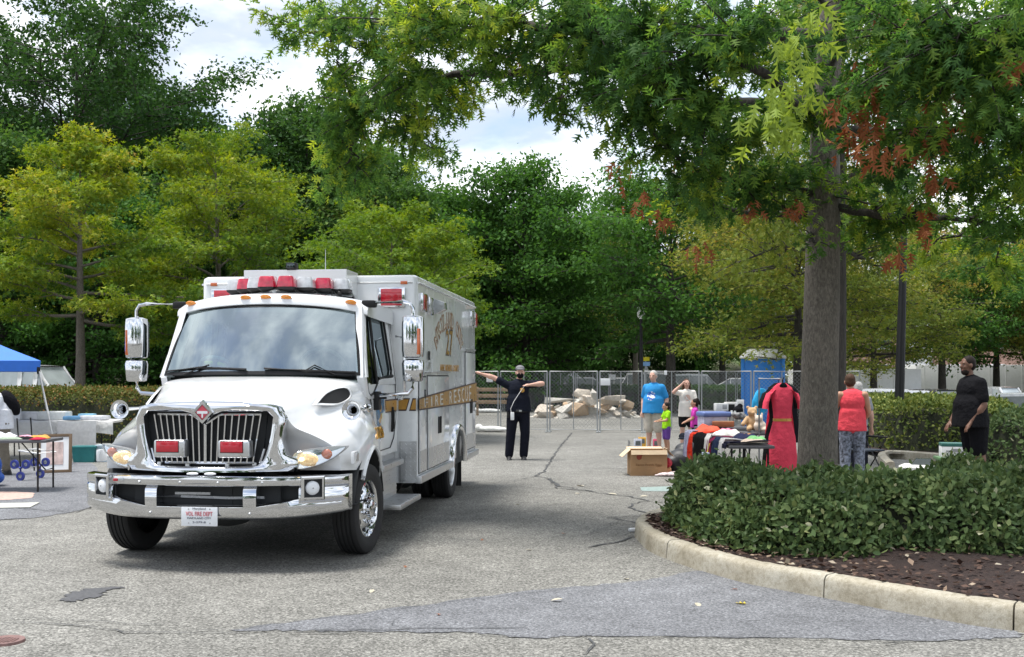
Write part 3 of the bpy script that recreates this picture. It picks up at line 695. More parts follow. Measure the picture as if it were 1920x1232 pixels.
bm = B(); box(bm, (0, 2.875, 1.86), (1.86, .03, .90)); part(bm, 'cab_rear_wall', M['int_grey'], cab)
bm = B(); box(bm, (0, 1.82, 1.56), (1.86, .50, .10), bev=.03); box(bm, (.42, 1.72, 1.60), (.6, .3, .14), bev=.05)
for k in range(12): box(bm, (-.8+k*.145, 1.47+.15*((-.8+k*.145)**2), 1.607), (.15, .20, .022))
part(bm, 'dashboard', M['int_dark'], cab)
for s in (-1, 1):
    bm = B(); box(bm, (s*.45, 2.55, 1.25), (.52, .5, .2), bev=.06); box(bm, (s*.45, 2.74, 1.65), (.50, .14, .75), bev=.06); box(bm, (s*.45, 2.74, 2.08), (.28, .11, .18), bev=.05); part(bm, 'seat', M['int_grey'], cab)
bm = B(); rot = Matrix.Rotation(R(-62), 3, 'X'); c0 = Vector((.46, 1.98, 1.66)); rr = .23
tube(bm, [c0+rot @ Vector((rr*math.cos(a), rr*math.sin(a), 0)) for a in np.linspace(0, 2*math.pi, 33)], .018, 8, False)
for a in (.3, 2.84, 4.71): tube(bm, [c0, c0+rot @ Vector((rr*math.cos(a), rr*math.sin(a), 0))], .013, 6)
ell(bm, c0, (.06, .06, .04)); tube(bm, [c0, c0+Vector((0, -.25, -.2))], .03, 8); part(bm, 'steering_wheel', mat('steering_grey', (.40, .43, .42), .5), cab)
for s in (-1, 1):                                              # wipers
    bm = B(); uu = [(-.93, .045), (-.55, .085), (-.05, .055)] if s < 0 else [(.12, .065), (.5, .045), (.93, .03)]
    pts = [wsP(u, v, .035) for u, v in uu]; tube(bm, pts, .010, 6); q = wsP((uu[0][0]+uu[2][0])/2+.05, .11, .04)
    tube(bm, [wsP((uu[0][0]+uu[2][0])/2+.22*s, .0, .03), q, pts[1]], .008, 6); part(bm, 'wiper', M['black'], cab)
# roof beacons, a V of eight with its point to the front
bar = B()
for s in (-1, 1):
    tube(bar, [(0, 1.86, 2.432), (s*.64, 2.36, 2.425)], .035, 8, flat=.5); box(bar, (s*.45, 2.22, 2.40), (.04, .05, .05))
lb = part(bar, 'beacon_bar', M['alu'], None)
cols = {(-1, 0): 'r', (-1, 1): 'c', (-1, 2): 'r', (-1, 3): 'c', (1, 0): 'r', (1, 1): 'c', (1, 2): 'r', (1, 3): 'c'}
for s in (-1, 1):
    for k in range(4):
        d = .125+k*.195; c = Vector((s*d*.785, 1.87+d*.62, 2.435)); h = .135
        sq = lambda r, z, e=.35: [c+Vector((r*math.copysign(abs(math.cos(t_))**e, math.cos(t_)), r*math.copysign(abs(math.sin(t_))**e, math.sin(t_)), z)) for t_ in [2*math.pi*(q+.5)/16 for q in range(16)]]
        bm = B(); ringloft(bm, [sq(.055, 0), sq(.088, .03), sq(.09, .045)]); bc = part(bm, 'beacon', M['black'], None, 50)
        bc['label'] = ('red' if cols[(s, k)] == 'r' else 'clear')+' dome beacon on the cab roof'
        bm = B(); ringloft(bm, [sq(.089, .045), sq(.088, .075), sq(.076, .14), sq(.068, .152), sq(.04, .156)]); part(bm, 'dome', M['reddome' if cols[(s, k)] == 'r' else 'cleardome'], bc, 45)
        bm = B(); lathe(bm, [(.0, .05), (.045, .06), (.03, .13)], c, (0, 0, 1), 12); part(bm, 'rotator', M['chrome'], bc)
bm = B(); cyl(bm, (.62, 1.98, 2.37), (.62, 1.98, 2.43), .022); cyl(bm, (.62, 1.98, 2.43), (.62, 1.98, 2.46), .014); part(bm, 'antenna_base', M['black'], roof)
# ---- patient box
Y0, Y1, ZB, ZT, BW = 2.95, 7.28, .45, 2.69, 1.2
def rr_(x, r, z, y0=Y0, y1=Y1): 
    out = []
    for cx_, cy_, a0 in ((x-r, y1-r, 0), (-x+r, y1-r, 90), (-x+r, y0+r, 180), (x-r, y0+r, 270)):
        for k in range(5): a = R(a0+k*22.5); out.append(Vector((cx_+r*math.cos(a), cy_+r*math.sin(a), z)))
    return out
bm = B(); ringloft(bm, [rr_(BW, .06, ZB), rr_(BW, .06, ZT-.05), rr_(BW-.006, .06, ZT-.022, Y0+.006, Y1-.006), rr_(BW-.03, .06, ZT-.003, Y0+.03, Y1-.03), rr_(BW-.08, .06, ZT+.002, Y0+.08, Y1-.08)])
pbox = part(bm, 'patient_box', M['whitebox'], None, 35)
bm = B()
for s in (-1, 1): tube(bm, [(s*(BW+.006), Y0+.04, ZT-.085), (s*(BW+.006), Y1-.04, ZT-.085)], .013, 6)
tube(bm, [(-BW+.05, Y0-.004, ZT-.085), (BW-.05, Y0-.004, ZT-.085)], .010, 6); part(bm, 'drip_rail', M['whitebox'], pbox)
bm = B()                                                        # cabinet on the box front above the beacons
for s in (-1, 1): prism(bm, [(2.50, 2.60), (2.50, 2.70), (2.95, 2.70), (2.95, 2.42), (2.90, 2.42)], lambda u, v, d: Vector((s*(.535+d), u, v)), .012)
box(bm, (0, 2.73, 2.703), (1.10, .46, .012)); box(bm, (0, 2.497, 2.647), (1.10, .012, .115)); part(bm, 'roof_cabinet', M['whitebox'], pbox, 20)
bm = B(); box(bm, (0, 2.93, 2.51), (1.05, .03, .18)); part(bm, 'cabinet_recess', M['int_dark'], pbox)
bm = B(); box(bm, (-.04, 2.52, 2.745), (.11, .09, .075), bev=.012); spot = part(bm, 'work_light', M['black'], pbox); bm = B(); box(bm, (-.04, 2.473, 2.745), (.085, .008, .055), bev=.003); part(bm, 'light_glass', M['glass'], spot)
bm = B(); tube(bm, [(.12, 3.2, 2.69), (.12, 3.2, 3.0)], [.006, .003], 6); part(bm, 'antenna', M['alu'], pbox)
def lamp(c, sx, sy, sz, lens, nm, parent=pbox):
    bm = B(); box(bm, c, (sx, sy, sz), bev=.012); l = part(bm, nm, M['chrome'], parent)
    k = (.78, 1, .86) if sy < sx else (1, .80, .86)
    off = Vector((0, -sy*.36, 0)) if sy < sx else Vector((math.copysign(sx*.36, c[0]), 0, 0))
    bm = B(); box(bm, Vector(c)+off, (sx*k[0], sy*(k[1] if sy >= sx else .6), sz*k[2]) if sy < sx else (sx*.6, sy*k[1], sz*k[2]), bev=.014); part(bm, 'lens', lens, l)
    bm = B()
    for i in range(3):
        zz = c[2]+(i-1)*sz*.22
        if sy < sx: box(bm, (c[0], c[1]-sy*.66, zz), (sx*.74, .006, .006))
        else: box(bm, (c[0]+math.copysign(sx*.66, c[0]), c[1], zz), (.006, sy*.74, .006))
    part(bm, 'lens_rib', lens, l); return l
for s in (-1, 1):
    lamp(Vector((s*.93, 2.935, 2.445)), .30, .055, .215, M['redlens'], 'warning_lamp')
    bm = B(); box(bm, (s*1.06, 2.945, 2.603), (.075, .02, .035), bev=.005); part(bm, 'marker_lamp', M['amberdark'], pbox)
    lamp(Vector((s*1.215, 3.23, 2.405)), .05, .27, .20, M['reddome'], 'warning_lamp'); lamp(Vector((s*1.215, 3.62, 2.39)), .05, .22, .20, M['cleardome'], 'scene_lamp')
    lamp(Vector((s*1.215, 6.80, 2.42)), .05, .26, .22, M['cleardome'], 'scene_lamp'); lamp(Vector((s*1.215, 7.13, 2.42)), .05, .22, .22, M['redlens'], 'warning_lamp')
    bm = B(); prism(bm, [(1.2, 2.50), (1.32, 2.46), (1.33, 2.38), (1.24, 2.33), (1.2, 2.33)], lambda u, v, d: Vector((s*u, 3.92+d, v)), .20, bev=.01); part(bm, 'flood_lamp', M['cleardome'], pbox)
    # compartment doors, proud of the skin, with dark gaps
    doors = [(3.02, 3.44, .54, 1.60), (3.50, 4.92, .54, 1.61), (6.27, 7.17, .56, 1.94)]
    for y0, y1, z0, z1 in doors:
        bm = B(); box(bm, (s*(BW+.003), (y0+y1)/2, (z0+z1)/2), (.006, y1-y0, z1-z0)); part(bm, 'door_gap', M['seam'], pbox)
        bm = B(); box(bm, (s*(BW+.009), (y0+y1)/2, (z0+z1)/2), (.018, y1-y0-.045, z1-z0-.03), bev=.005); d_ = part(bm, 'compartment_door', M['whitebox'], pbox)
        bm = B(); box(bm, (s*(BW+.0185), (y0+y1)/2, (z0+.80)/2+.002), (.003, y1-y0-.055, .80-z0-.03)); part(bm, 'grey_belt', M['greybelt'], d_)
        if y1-y0 > .5:
            ym = (y0+y1)/2
            for dy in (-.06, .06):
                bm = B(); box(bm, (s*(BW+.022), ym+dy, 1.02 if y0 < 6 else 1.17), (.022, .05, .20), bev=.008); part(bm, 'handle', M['black'], d_)
        bm = B(); box(bm, (s*(BW+.012), (y0+y1)/2, z1+.035), (.024, y1-y0, .022), bev=.004); part(bm, 'drip_moulding', M['alu'], pbox)
    bm = B(); box(bm, (s*(BW+.012), 3.30, 1.36), (.03, .045, .18), bev=.01); part(bm, 'handle', M['black'], pbox)
    bm = B(); box(bm, (s*(BW+.004), 5.45, .66), (.005, .12, .27)); box(bm, (s*(BW+.004), 5.95, .66), (.005, .30, .27)); box(bm, (s*(BW+.0035), 7.225, .66), (.004, .08, .27)); part(bm, 'grey_belt', M['greybelt'], pbox)
    bm = B(); box(bm, (s*(BW+.02), 3.55, 1.83), (.012, .06, .10)); part(bm, 'outlet_cover', M['black'], pbox)
    bm = B(); box(bm, (s*(BW+.008), 3.58, 1.72), (.012, .16, .07), bev=.004); tube(bm, [(s*(BW+.01), 3.55, 1.75), (s*(BW+.05), 3.55, 1.75), (s*(BW+.05), 3.55, 1.64), (s*(BW+.01), 3.55, 1.64)], .007, 6); part(bm, 'inlet', M['alu'], pbox)
    # rub rail and diamond plate corner
    bm = B(); box(bm, (s*(BW+.015), 4.02, .485), (.07, 2.14, .085), bev=.012); part(bm, 'rub_rail', M['alu'], pbox); bm = B(); box(bm, (s*(BW+.015), 6.78, .485), (.07, 1.04, .085), bev=.012); part(bm, 'rub_rail', M['alu'], pbox)
    bm = B(); box(bm, (s*1.105, Y0-.008, .68), (.19, .012, .44)); part(bm, 'tread_plate', M['alu'], pbox)
    tp = pbox.children[-1]; bm = B()
    for i in range(9):
        for j in range(4): ell(bm, (s*(1.03+j*.05), Y0-.015, .49+i*.047), (.019, .004, .006), Matrix.Rotation(R(45 if (i+j) % 2 else -45), 3, 'Y'), 6, 4)
    part(bm, 'tread_ribs', M['alu'], tp)
    # rear wheel arch
    bm = B(); pr_ = [(.49, 0), (.50, .045), (.53, .06), (.56, .05), (.575, 0)]
    rings = [[Vector((s*(BW+dx), AX2+r_*math.sin(a), .40+r_*math.cos(a))) for r_, dx in pr_] for a in np.linspace(-1.5, 1.5, 30)]
    ringloft(bm, rings, True); part(bm, 'wheel_arch_trim', M['chrome'], pbox, 60)
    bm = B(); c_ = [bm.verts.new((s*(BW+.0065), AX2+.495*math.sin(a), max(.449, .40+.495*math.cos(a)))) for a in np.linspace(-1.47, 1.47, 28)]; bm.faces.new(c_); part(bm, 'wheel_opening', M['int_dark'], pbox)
    # gold stripe
    def stripe(za, zb, ya, yb, dx, mt, nm, n=18):
        bm = B(); vr = [(bm.verts.new((s*(BW+dx), y, za(y))), bm.verts.new((s*(BW+dx), y, zb(y)))) for y in np.linspace(ya, yb, n)]
        for a, b in zip(vr[:-1], vr[1:]): bm.faces.new((a[0], a[1], b[1], b[0]))
        return part(bm, nm, mt, pbox, 0)
    lo = lambda y: 1.245-.012*((y-Y0)/4.3); hi = lambda y: 1.345+.15*((y-Y0)/4.3)**.9
    stripe(lambda y: lo(y)-.016, lambda y: hi(y)+.016, Y0+.02, Y1-.03, .0215, M['ink'], 'stripe_edge'); st = stripe(lo, hi, Y0+.02, Y1-.03, .0235, M['gold'], 'gold_stripe')
    for i, (ch, y) in enumerate(zip('FIRE RESCUE', np.linspace(3.35, 6.6, 11))):
        if ch == ' ': continue
        z0, z1 = lo(y)+.012, hi(y)-.012
        Mx = Matrix.Translation((s*(BW+.025), y, (z0+z1)/2)) @ Matrix.Rotation(R(90)*s, 4, 'Z') @ Matrix.Rotation(R(90), 4, 'X')
        lettering(ch, .20 if ch != 'I' else .06, z1-z0, Mx, M['letterpale'], st, ext=.001)
    def flat(poly, mt, nm, d, yq):
        bm = B(); prism(bm, poly, lambda u, v, dd: Vector((s*u, yq-dd, v)), d); return part(bm, nm, mt, pbox, 0)
    flat([(1.000, 1.225), (1.085, 1.225), (1.125, 1.362), (1.000, 1.362)], M['ink'], 'stripe_edge', .003, Y0-.001); flat([(1.000, 1.240), (1.080, 1.240), (1.110, 1.347), (1.000, 1.347)], M['gold'], 'gold_stripe', .005, Y0-.001)
    flat([(1.115, 1.225), (1.19, 1.225), (1.19, 1.362), (1.152, 1.362)], M['ink'], 'stripe_edge', .003, Y0-.001); flat([(1.13, 1.240), (1.19, 1.240), (1.19, 1.347), (1.162, 1.347)], M['gold'], 'gold_stripe', .005, Y0-.001)
    bm = B(); box(bm, (s*1.014, 2.52, 1.292), (.003, .50, .135)); e_ = part(bm, 'stripe_edge', M['ink'], cab); bm = B(); box(bm, (s*1.016, 2.52, 1.292), (.003, .50, .107)); part(bm, 'gold_stripe', M['gold'], e_)
    # lettering on the flank
    Ms = lambda y, z, rt=0: Matrix.Translation((s*(BW+.002), y, z)) @ Matrix.Rotation(R(90)*s, 4, 'Z') @ Matrix.Rotation(R(90), 4, 'X') @ Matrix.Rotation(rt, 4, 'Z')
    tx = 'MARYLAND CITY'
    for i, ch in enumerate(tx):
        if ch == ' ': continue
        a = R(-68+136*i/(len(tx)-1)); yc = 5.03+1.02*math.sin(a)*s*(1 if s > 0 else 1); zc = 1.88+.42*math.cos(a)
        wd_ = (.13 if ch != 'I' else .045)
        lettering(ch, wd_, .155, Ms(yc, zc, -a*.8), M['letterdark'], pbox, ext=.0012, off=.028); lettering(ch, wd_, .155, Ms(yc, zc, -a*.8), M['letterpale'], pbox, ext=.0022)
    lettering('27', .48, .31, Ms(5.0, 2.02), M['ink'], pbox, ext=.0012, off=.02); lettering('27', .48, .31, Ms(5.0, 2.02), M['gold'], pbox, ext=.0025)
    lettering('ANNE ARUNDEL COUNTY', 1.4, .085, Ms(5.04, 1.70), M['gold'], pbox)
    Mf = Matrix.Translation((s*1.145, 1.44, 1.07)) @ Matrix.Rotation(R(90)*s, 4, 'Z') @ Matrix.Rotation(R(72), 4, 'X')
    lettering('279', .30, .11, Mf, M['gold'], hood, ext=.012)
# rear end
bm = B()
for s in (-1, 1): box(bm, (s*.42, Y1+.01, 1.5), (.80, .03, 1.8), bev=.01)
rd = part(bm, 'rear_door', M['whitebox'], pbox)
bm = B(); box(bm, (0, Y1+.2, .50), (2.1, .4, .06), bev=.01); part(bm, 'rear_step', M['alu'], pbox)
for s in (-1, 1): lamp(Vector((s*1.05, Y1+.02, 1.3)), .2, .04, .2, M['redlens'], 'tail_lamp')
# ---- steps, chassis, wheels
for s in (-1, 1):
    def tread(c, sx, sy, sz, nm):
        bm = B(); box(bm, c, (sx, sy, sz), bev=.006); o = part(bm, nm, M['alu'], None); bm = B()
        for k in range(int(sy/.045)): box(bm, (c[0], c[1]-sy/2+.03+k*.045, c[2]+sz/2+.002), (sx*.92, .022, .006))
        part(bm, 'tread_ribs', M['alu'], o); return o
    tread(Vector((s*1.10, 2.28, .33)), .36, .98, .05, 'lower_step'); tread(Vector((s*.99, 2.30, .70)), .22, .92, .05, 'upper_step')
    bm = B(); box(bm, (s*.96, 2.30, .52), (.12, .90, .34)); st_ = part(bm, 'step_riser', M['alu'], None); bm = B()
    for k in range(7): box(bm, (s*1.022, 2.30, .40+k*.045), (.008, .88, .014))
    part(bm, 'riser_ribs', M['alu'], st_)
    bm = B(); box(bm, (s*.93, 2.32, .79), (.10, 1.06, .12)); part(bm, 'cab_sill', M['greybelt'], None)
    bm = B(); box(bm, (s*1.10, 6.28, .28), (.02, .03, .40)); box(bm, (s*.9, 6.28, .26), (.5, .012, .36)); part(bm, 'mud_flap', M['tyre'], None)
bm = B()
for s in (-1, 1): box(bm, (s*.42, 3.9, .55), (.09, 6.6, .22))
box(bm, (0, 3.5, .60), (1.6, 1.2, .35)); cyl(bm, (-.9, AX1, TR), (.9, AX1, TR), .06); cyl(bm, (-.9, AX2, TR), (.9, AX2, TR), .08); ell(bm, (0, AX2, TR), (.2, .2, .2)); box(bm, (0, .9, .7), (.9, 1.2, .5)); box(bm, (0, 5.2, .75), (2.2, 4.0, .6))
cyl(bm, (-.3, 2.2, .3), (-.3, 6.8, .3), .06); ell(bm, (.0, .62, .38), (.22, .2, .08)); part(bm, 'chassis', M['int_dark'], None)
bm = B(); cyl(bm, (.75, 3.6, .38), (.75, 4.4, .38), .14); part(bm, 'air_tank', M['black'], None)
def wheel(c, s, dual=False, steer=0):
    root_n = 'wheel'; bm = B(); rt = Matrix.Rotation(steer, 3, 'Z'); ax = rt @ Vector((s, 0, 0)); c = Vector(c)
    w_ = .115
    prof = [(.25, -w_*.8), (.30, -w_*.98), (.36, -w_*1.02), (.392, -w_*.9), (.403, -w_*.72)]
    for g in (-.5, -.17, .17, .5): prof += [(.405, w_*(g-.07)), (.396, w_*(g-.055)), (.396, w_*(g+.055)), (.405, w_*(g+.07))]
    prof += [(.403, w_*.72), (.392, w_*.9), (.36, w_*1.02), (.30, w_*.98), (.255, w_*.8), (.25, w_*.5)]
    lathe(bm, prof, c, ax, 48); tyre = part(bm, 'wheel', M['tyre'], None, 35)
    if dual: 
        bm = B(); lathe(bm, prof, c-ax*.27, ax, 40); part(bm, 'inner_tyre', M['tyre'], tyre, 35)
    bm = B()
    if dual: rp = [(.256, .09), (.262, .098), (.25, .10), (.235, .085), (.225, -.03), (.15, -.06), (.10, -.055), (.09, .05), (.07, .062), (.001, .065)]
    else: rp = [(.256, .08), (.262, .092), (.25, .095), (.236, .08), (.225, .045), (.20, .06), (.15, .085), (.125, .088), (.115, .10), (.085, .105), (.08, .13), (.06, .14), (.001, .142)]
    lathe(bm, [(r_, h) for r_, h in rp], c, ax, 40); rim = part(bm, 'rim', M['chrome'] if not dual else M['alu'], tyre, 40)
    a_, b_ = frame(ax)
    for k in range(8):
        t_ = 2*math.pi*k/8+.2; q = c+(a_*math.cos(t_)+b_*math.sin(t_))*(.185 if not dual else .19)
        bm = B(); h = .0665 if not dual else -.045; lathe(bm, [(.001, h+.006), (.022, h+.006), (.024, h-.012)], q, ax, 12); part(bm, 'hand_hole', M['seam'], rim)
        t_ += math.pi/8; q = c+(a_*math.cos(t_)+b_*math.sin(t_))*.128
        bm = B(); h = .086 if not dual else -.055; lathe(bm, [(.016, h), (.016, h+.03), (.012, h+.042), (.001, h+.045)], q, ax, 8); part(bm, 'lug_nut', M['chrome'], rim)
for s in (-1, 1):
    wheel((s*1.035, AX1, TR), s, False, R(-5)); wheel((s*1.03, AX2, TR), s, True)
# helmet lying on the dashboard behind the windscreen
hm = empty('fire_helmet', (0, 0, 0), 0, 'dark fire helmet with yellow bands on the dashboard behind the windscreen', 'helmet')
hm.location = amb.matrix_basis @ Vector((-.56, 1.70, 1.62)); hm.rotation_euler = (R(-25), R(8), R(20))
bm = B(); lathe(bm, [(.17, .0), (.165, .012), (.125, .03), (.115, .07), (.10, .115), (.06, .15), (.001, .165)], (0, 0, 0), (0, 0, 1), 24); fin(bm, 'shell', mat('helmet_dark', (.03, .04, .045), .4), hm, 60)
bm = B(); lathe(bm, [(.135, .10), (.145, .115), (.14, .13), (.13, .12)], (0, 0, 0), (0, 0, 1), 24); fin(bm, 'rim_band', mat('pale_band', (.45, .58, .60), .4), hm, 60)
for k in range(2):
    bm = B(); box(bm, (-.07+k*.12, -.135, .045), (.08, .02, .035), rot=Matrix.Rotation(-.35+k*.7, 3, 'Z'), bev=.004); fin(bm, 'reflective_tape', mat('hi_vis', (.55, .75, .02), .4), hm)
# ================================================================== FOLIAGE
def nrm(a): return a/np.maximum(np.linalg.norm(a, axis=1, keepdims=True), 1e-6)
SHAPES = {
 'diamond': (np.array([(0, 0, 0), (.30, .5, .04), (0, 1, -.04), (-.30, .5, .04)]), np.array([(0, 1, 2), (0, 2, 3)])),
 'oval': (np.array([(0, 0, 0), (.24, .3, .05), (.24, .68, .05), (0, 1, -.02), (-.24, .68, .05), (-.24, .3, .05)]), np.array([(0, 1, 2), (0, 2, 3), (0, 3, 4), (0, 4, 5)])),
 'oak': (np.array([(0, 0, 0), (.085, .45, .0), (0, 1.05, -.10), (-.085, .45, .0), (0, .14, 0), (.40, .42, .09), (0, .36, 0), (-.40, .42, .09), (.44, .78, .06), (0, .62, 0), (-.44, .78, .06), (.25, 1.0, -.02), (0, .84, -.02), (-.25, 1.0, -.02)]),
         np.array([(0, 1, 2), (0, 2, 3), (4, 5, 6), (4, 6, 7), (6, 8, 9), (6, 9, 10), (9, 11, 12), (9, 12, 13)])),
 'star': (np.array([(0, 0, 0), (.10, .42, 0), (0, 1, -.08), (-.10, .42, 0), (0, .12, 0), (.48, .58, .06), (-.48, .58, .06), (0, .45, 0)]), np.array([(0, 1, 2), (0, 2, 3), (4, 5, 7), (4, 7, 6)])),
}
def leaves(name, c, ax, nm, size, tint, shape, m, parent=None, loc=None):
    V, F = SHAPES[shape]; n = len(c); k = len(V)
    ax = nrm(ax); sd = nrm(np.cross(ax, nm)); nm = np.cross(sd, ax)
    v = c[:, None, :]+size[:, None, None]*(sd[:, None, :]*V[None, :, 0:1]+ax[:, None, :]*V[None, :, 1:2]+nm[:, None, :]*V[None, :, 2:3])
    f = (np.arange(n)[:, None, None]*k+F[None]).reshape(-1)
    me = bpy.data.meshes.new(name); me.vertices.add(n*k); me.vertices.foreach_set('co', v.reshape(-1).astype(np.float32))
    nf = len(f)//3; me.loops.add(len(f)); me.loops.foreach_set('vertex_index', f.astype(np.int32))
    me.polygons.add(nf); me.polygons.foreach_set('loop_start', np.arange(0, nf*3, 3, dtype=np.int32))
    a = me.attributes.new('tint', 'FLOAT', 'POINT'); a.data.foreach_set('value', np.repeat(np.clip(tint, 0, 1), k).astype(np.float32))
    me.update(calc_edges=True)
    o = link(name, me, m, parent, loc); o['kind'] = 'stuff'; return o
class Tubes:
    def __init__(s): s.v = []; s.f = []; s.n = 0
    def add(s, pts, r, seg=5):
        pts = np.asarray(pts, float); d = np.gradient(pts, axis=0); d = nrm(d)
        ref = np.array([0, 0, 1.0]) if abs(d[0, 2]) < .8 else np.array([1.0, 0, 0])
        a = nrm(np.cross(d, ref)); b = np.cross(d, a); t = np.arange(seg)*2*math.pi/seg
        r = np.asarray(r, float)
        ring = pts[:, None, :]+r[:, None, None]*(a[:, None, :]*np.cos(t)[None, :, None]+b[:, None, :]*np.sin(t)[None, :, None])
        k = len(pts); s.v.append(ring.reshape(-1, 3)); i = np.arange(k-1)[:, None]*seg; j = np.arange(seg)[None]; j2 = (j+1) % seg
        s.f.append((np.stack([i+j, i+j2, i+seg+j2, i+seg+j], -1).reshape(-1, 4)+s.n)); s.n += k*seg
    def build(s, name, m, parent=None):
        v = np.concatenate(s.v); f = np.concatenate(s.f); me = bpy.data.meshes.new(name)
        me.vertices.add(len(v)); me.vertices.foreach_set('co', v.reshape(-1).astype(np.float32)); me.loops.add(f.size); me.loops.foreach_set('vertex_index', f.reshape(-1).astype(np.int32))
        me.polygons.add(len(f)); me.polygons.foreach_set('loop_start', np.arange(0, f.size, 4, dtype=np.int32)); me.update(calc_edges=True); me.shade_smooth()
        return link(name, me, m, parent)
def barkmat(name, a, b, c, zs=.18, sc=28):
    m, t, p = newmat(name); tcn = N(t, 'ShaderNodeTexCoord'); mp = N(t, 'ShaderNodeMapping'); mp.inputs['Scale'].default_value = (1, 1, zs); t.links.new(tcn.outputs['Object'], mp.inputs[0])
    n1 = noise(t, sc, 6, .65, vec=mp.outputs[0], dist=.6); n2 = noise(t, 3, 4)
    col = mul(t, ramp(t, n1.outputs['Fac'], [(.3, a), (.5, b), (.72, c)]), ramp(t, n2.outputs['Fac'], [(.3, (.8, .82, .8)), (.7, (1.12, 1.1, 1.08))]))
    t.links.new(col, p.inputs['Base Color']); p.inputs['Roughness'].default_value = .9; t.links.new(bump(t, n1.outputs['Fac'], .7, .02), p.inputs['Normal']); return m
M['bark'] = barkmat('grey_bark', (.068, .058, .048), (.135, .117, .098), (.225, .20, .17), .35, 55)
M['bark_dark'] = barkmat('dark_bark', (.02, .018, .016), (.045, .04, .034), (.08, .07, .06))
# leaf palettes: 0 = main, towards 1 = turning; hedge ends in painted highlights
LM = {
 'dark': leafmat('leaf_dark_green', [(0, (0.022, 0.057, 0.020)), (.5, (0.044, 0.104, 0.027)), (.85, (0.087, 0.167, 0.038)), (1, (0.158, 0.207, 0.055))]),
 'mid': leafmat('leaf_mid_green', [(0, (0.041, 0.104, 0.027)), (.5, (0.075, 0.176, 0.038)), (.85, (0.142, 0.255, 0.055)), (1, (0.253, 0.303, 0.068))]),
 'yellow': leafmat('leaf_yellow_green', [(0, (.058, .130, .028)), (.32, (.13, .225, .034)), (.66, (.29, .355, .050)), (.90, (.50, .45, .085)), (1, (.36, .14, .06))]),
 'olive': leafmat('leaf_olive', [(0, (0.071, 0.118, 0.027)), (.5, (0.158, 0.210, 0.042)), (.82, (0.348, 0.335, 0.078)), (.96, (0.510, 0.402, 0.112)), (1, (0.474, 0.185, 0.056))]),
 'oak': leafmat('leaf_pin_oak', [(0, (0.049, 0.113, 0.039)), (.45, (0.087, 0.184, 0.045)), (.8, (0.173, 0.277, 0.055)), (1, (0.326, 0.410, 0.071))], .55),
 'lime': leafmat('leaf_lime', [(0, (.20, .31, .05)), (1, (.32, .40, .09))], .45),
 'dead': leafmat('leaf_dead_brown', [(0, (.24, .10, .045)), (.5, (.33, .125, .055)), (1, (.38, .21, .10))], .25),
 'hedge': leafmat('leaf_hedge', [(0, (0.052, 0.089, 0.036)), (.45, (0.108, 0.167, 0.064)), (.85, (0.196, 0.246, 0.096)), (.96, (0.352, 0.370, 0.172)), (1, (0.550, 0.550, 0.365))], .25, .45),  # whitish last stop is a highlight painted on a few leaves
 'hedge_pale': leafmat('leaf_hedge_pale', [(0, (0.051, 0.086, 0.020)), (.5, (0.122, 0.162, 0.040)), (1, (0.347, 0.356, 0.108))], .25),
 'barberry': leafmat('leaf_rusty_hedge', [(0, (.065, .100, .026)), (.45, (.12, .14, .036)), (.75, (.21, .15, .05)), (1, (.36, .15, .065))], .2),
}
TREES = {}
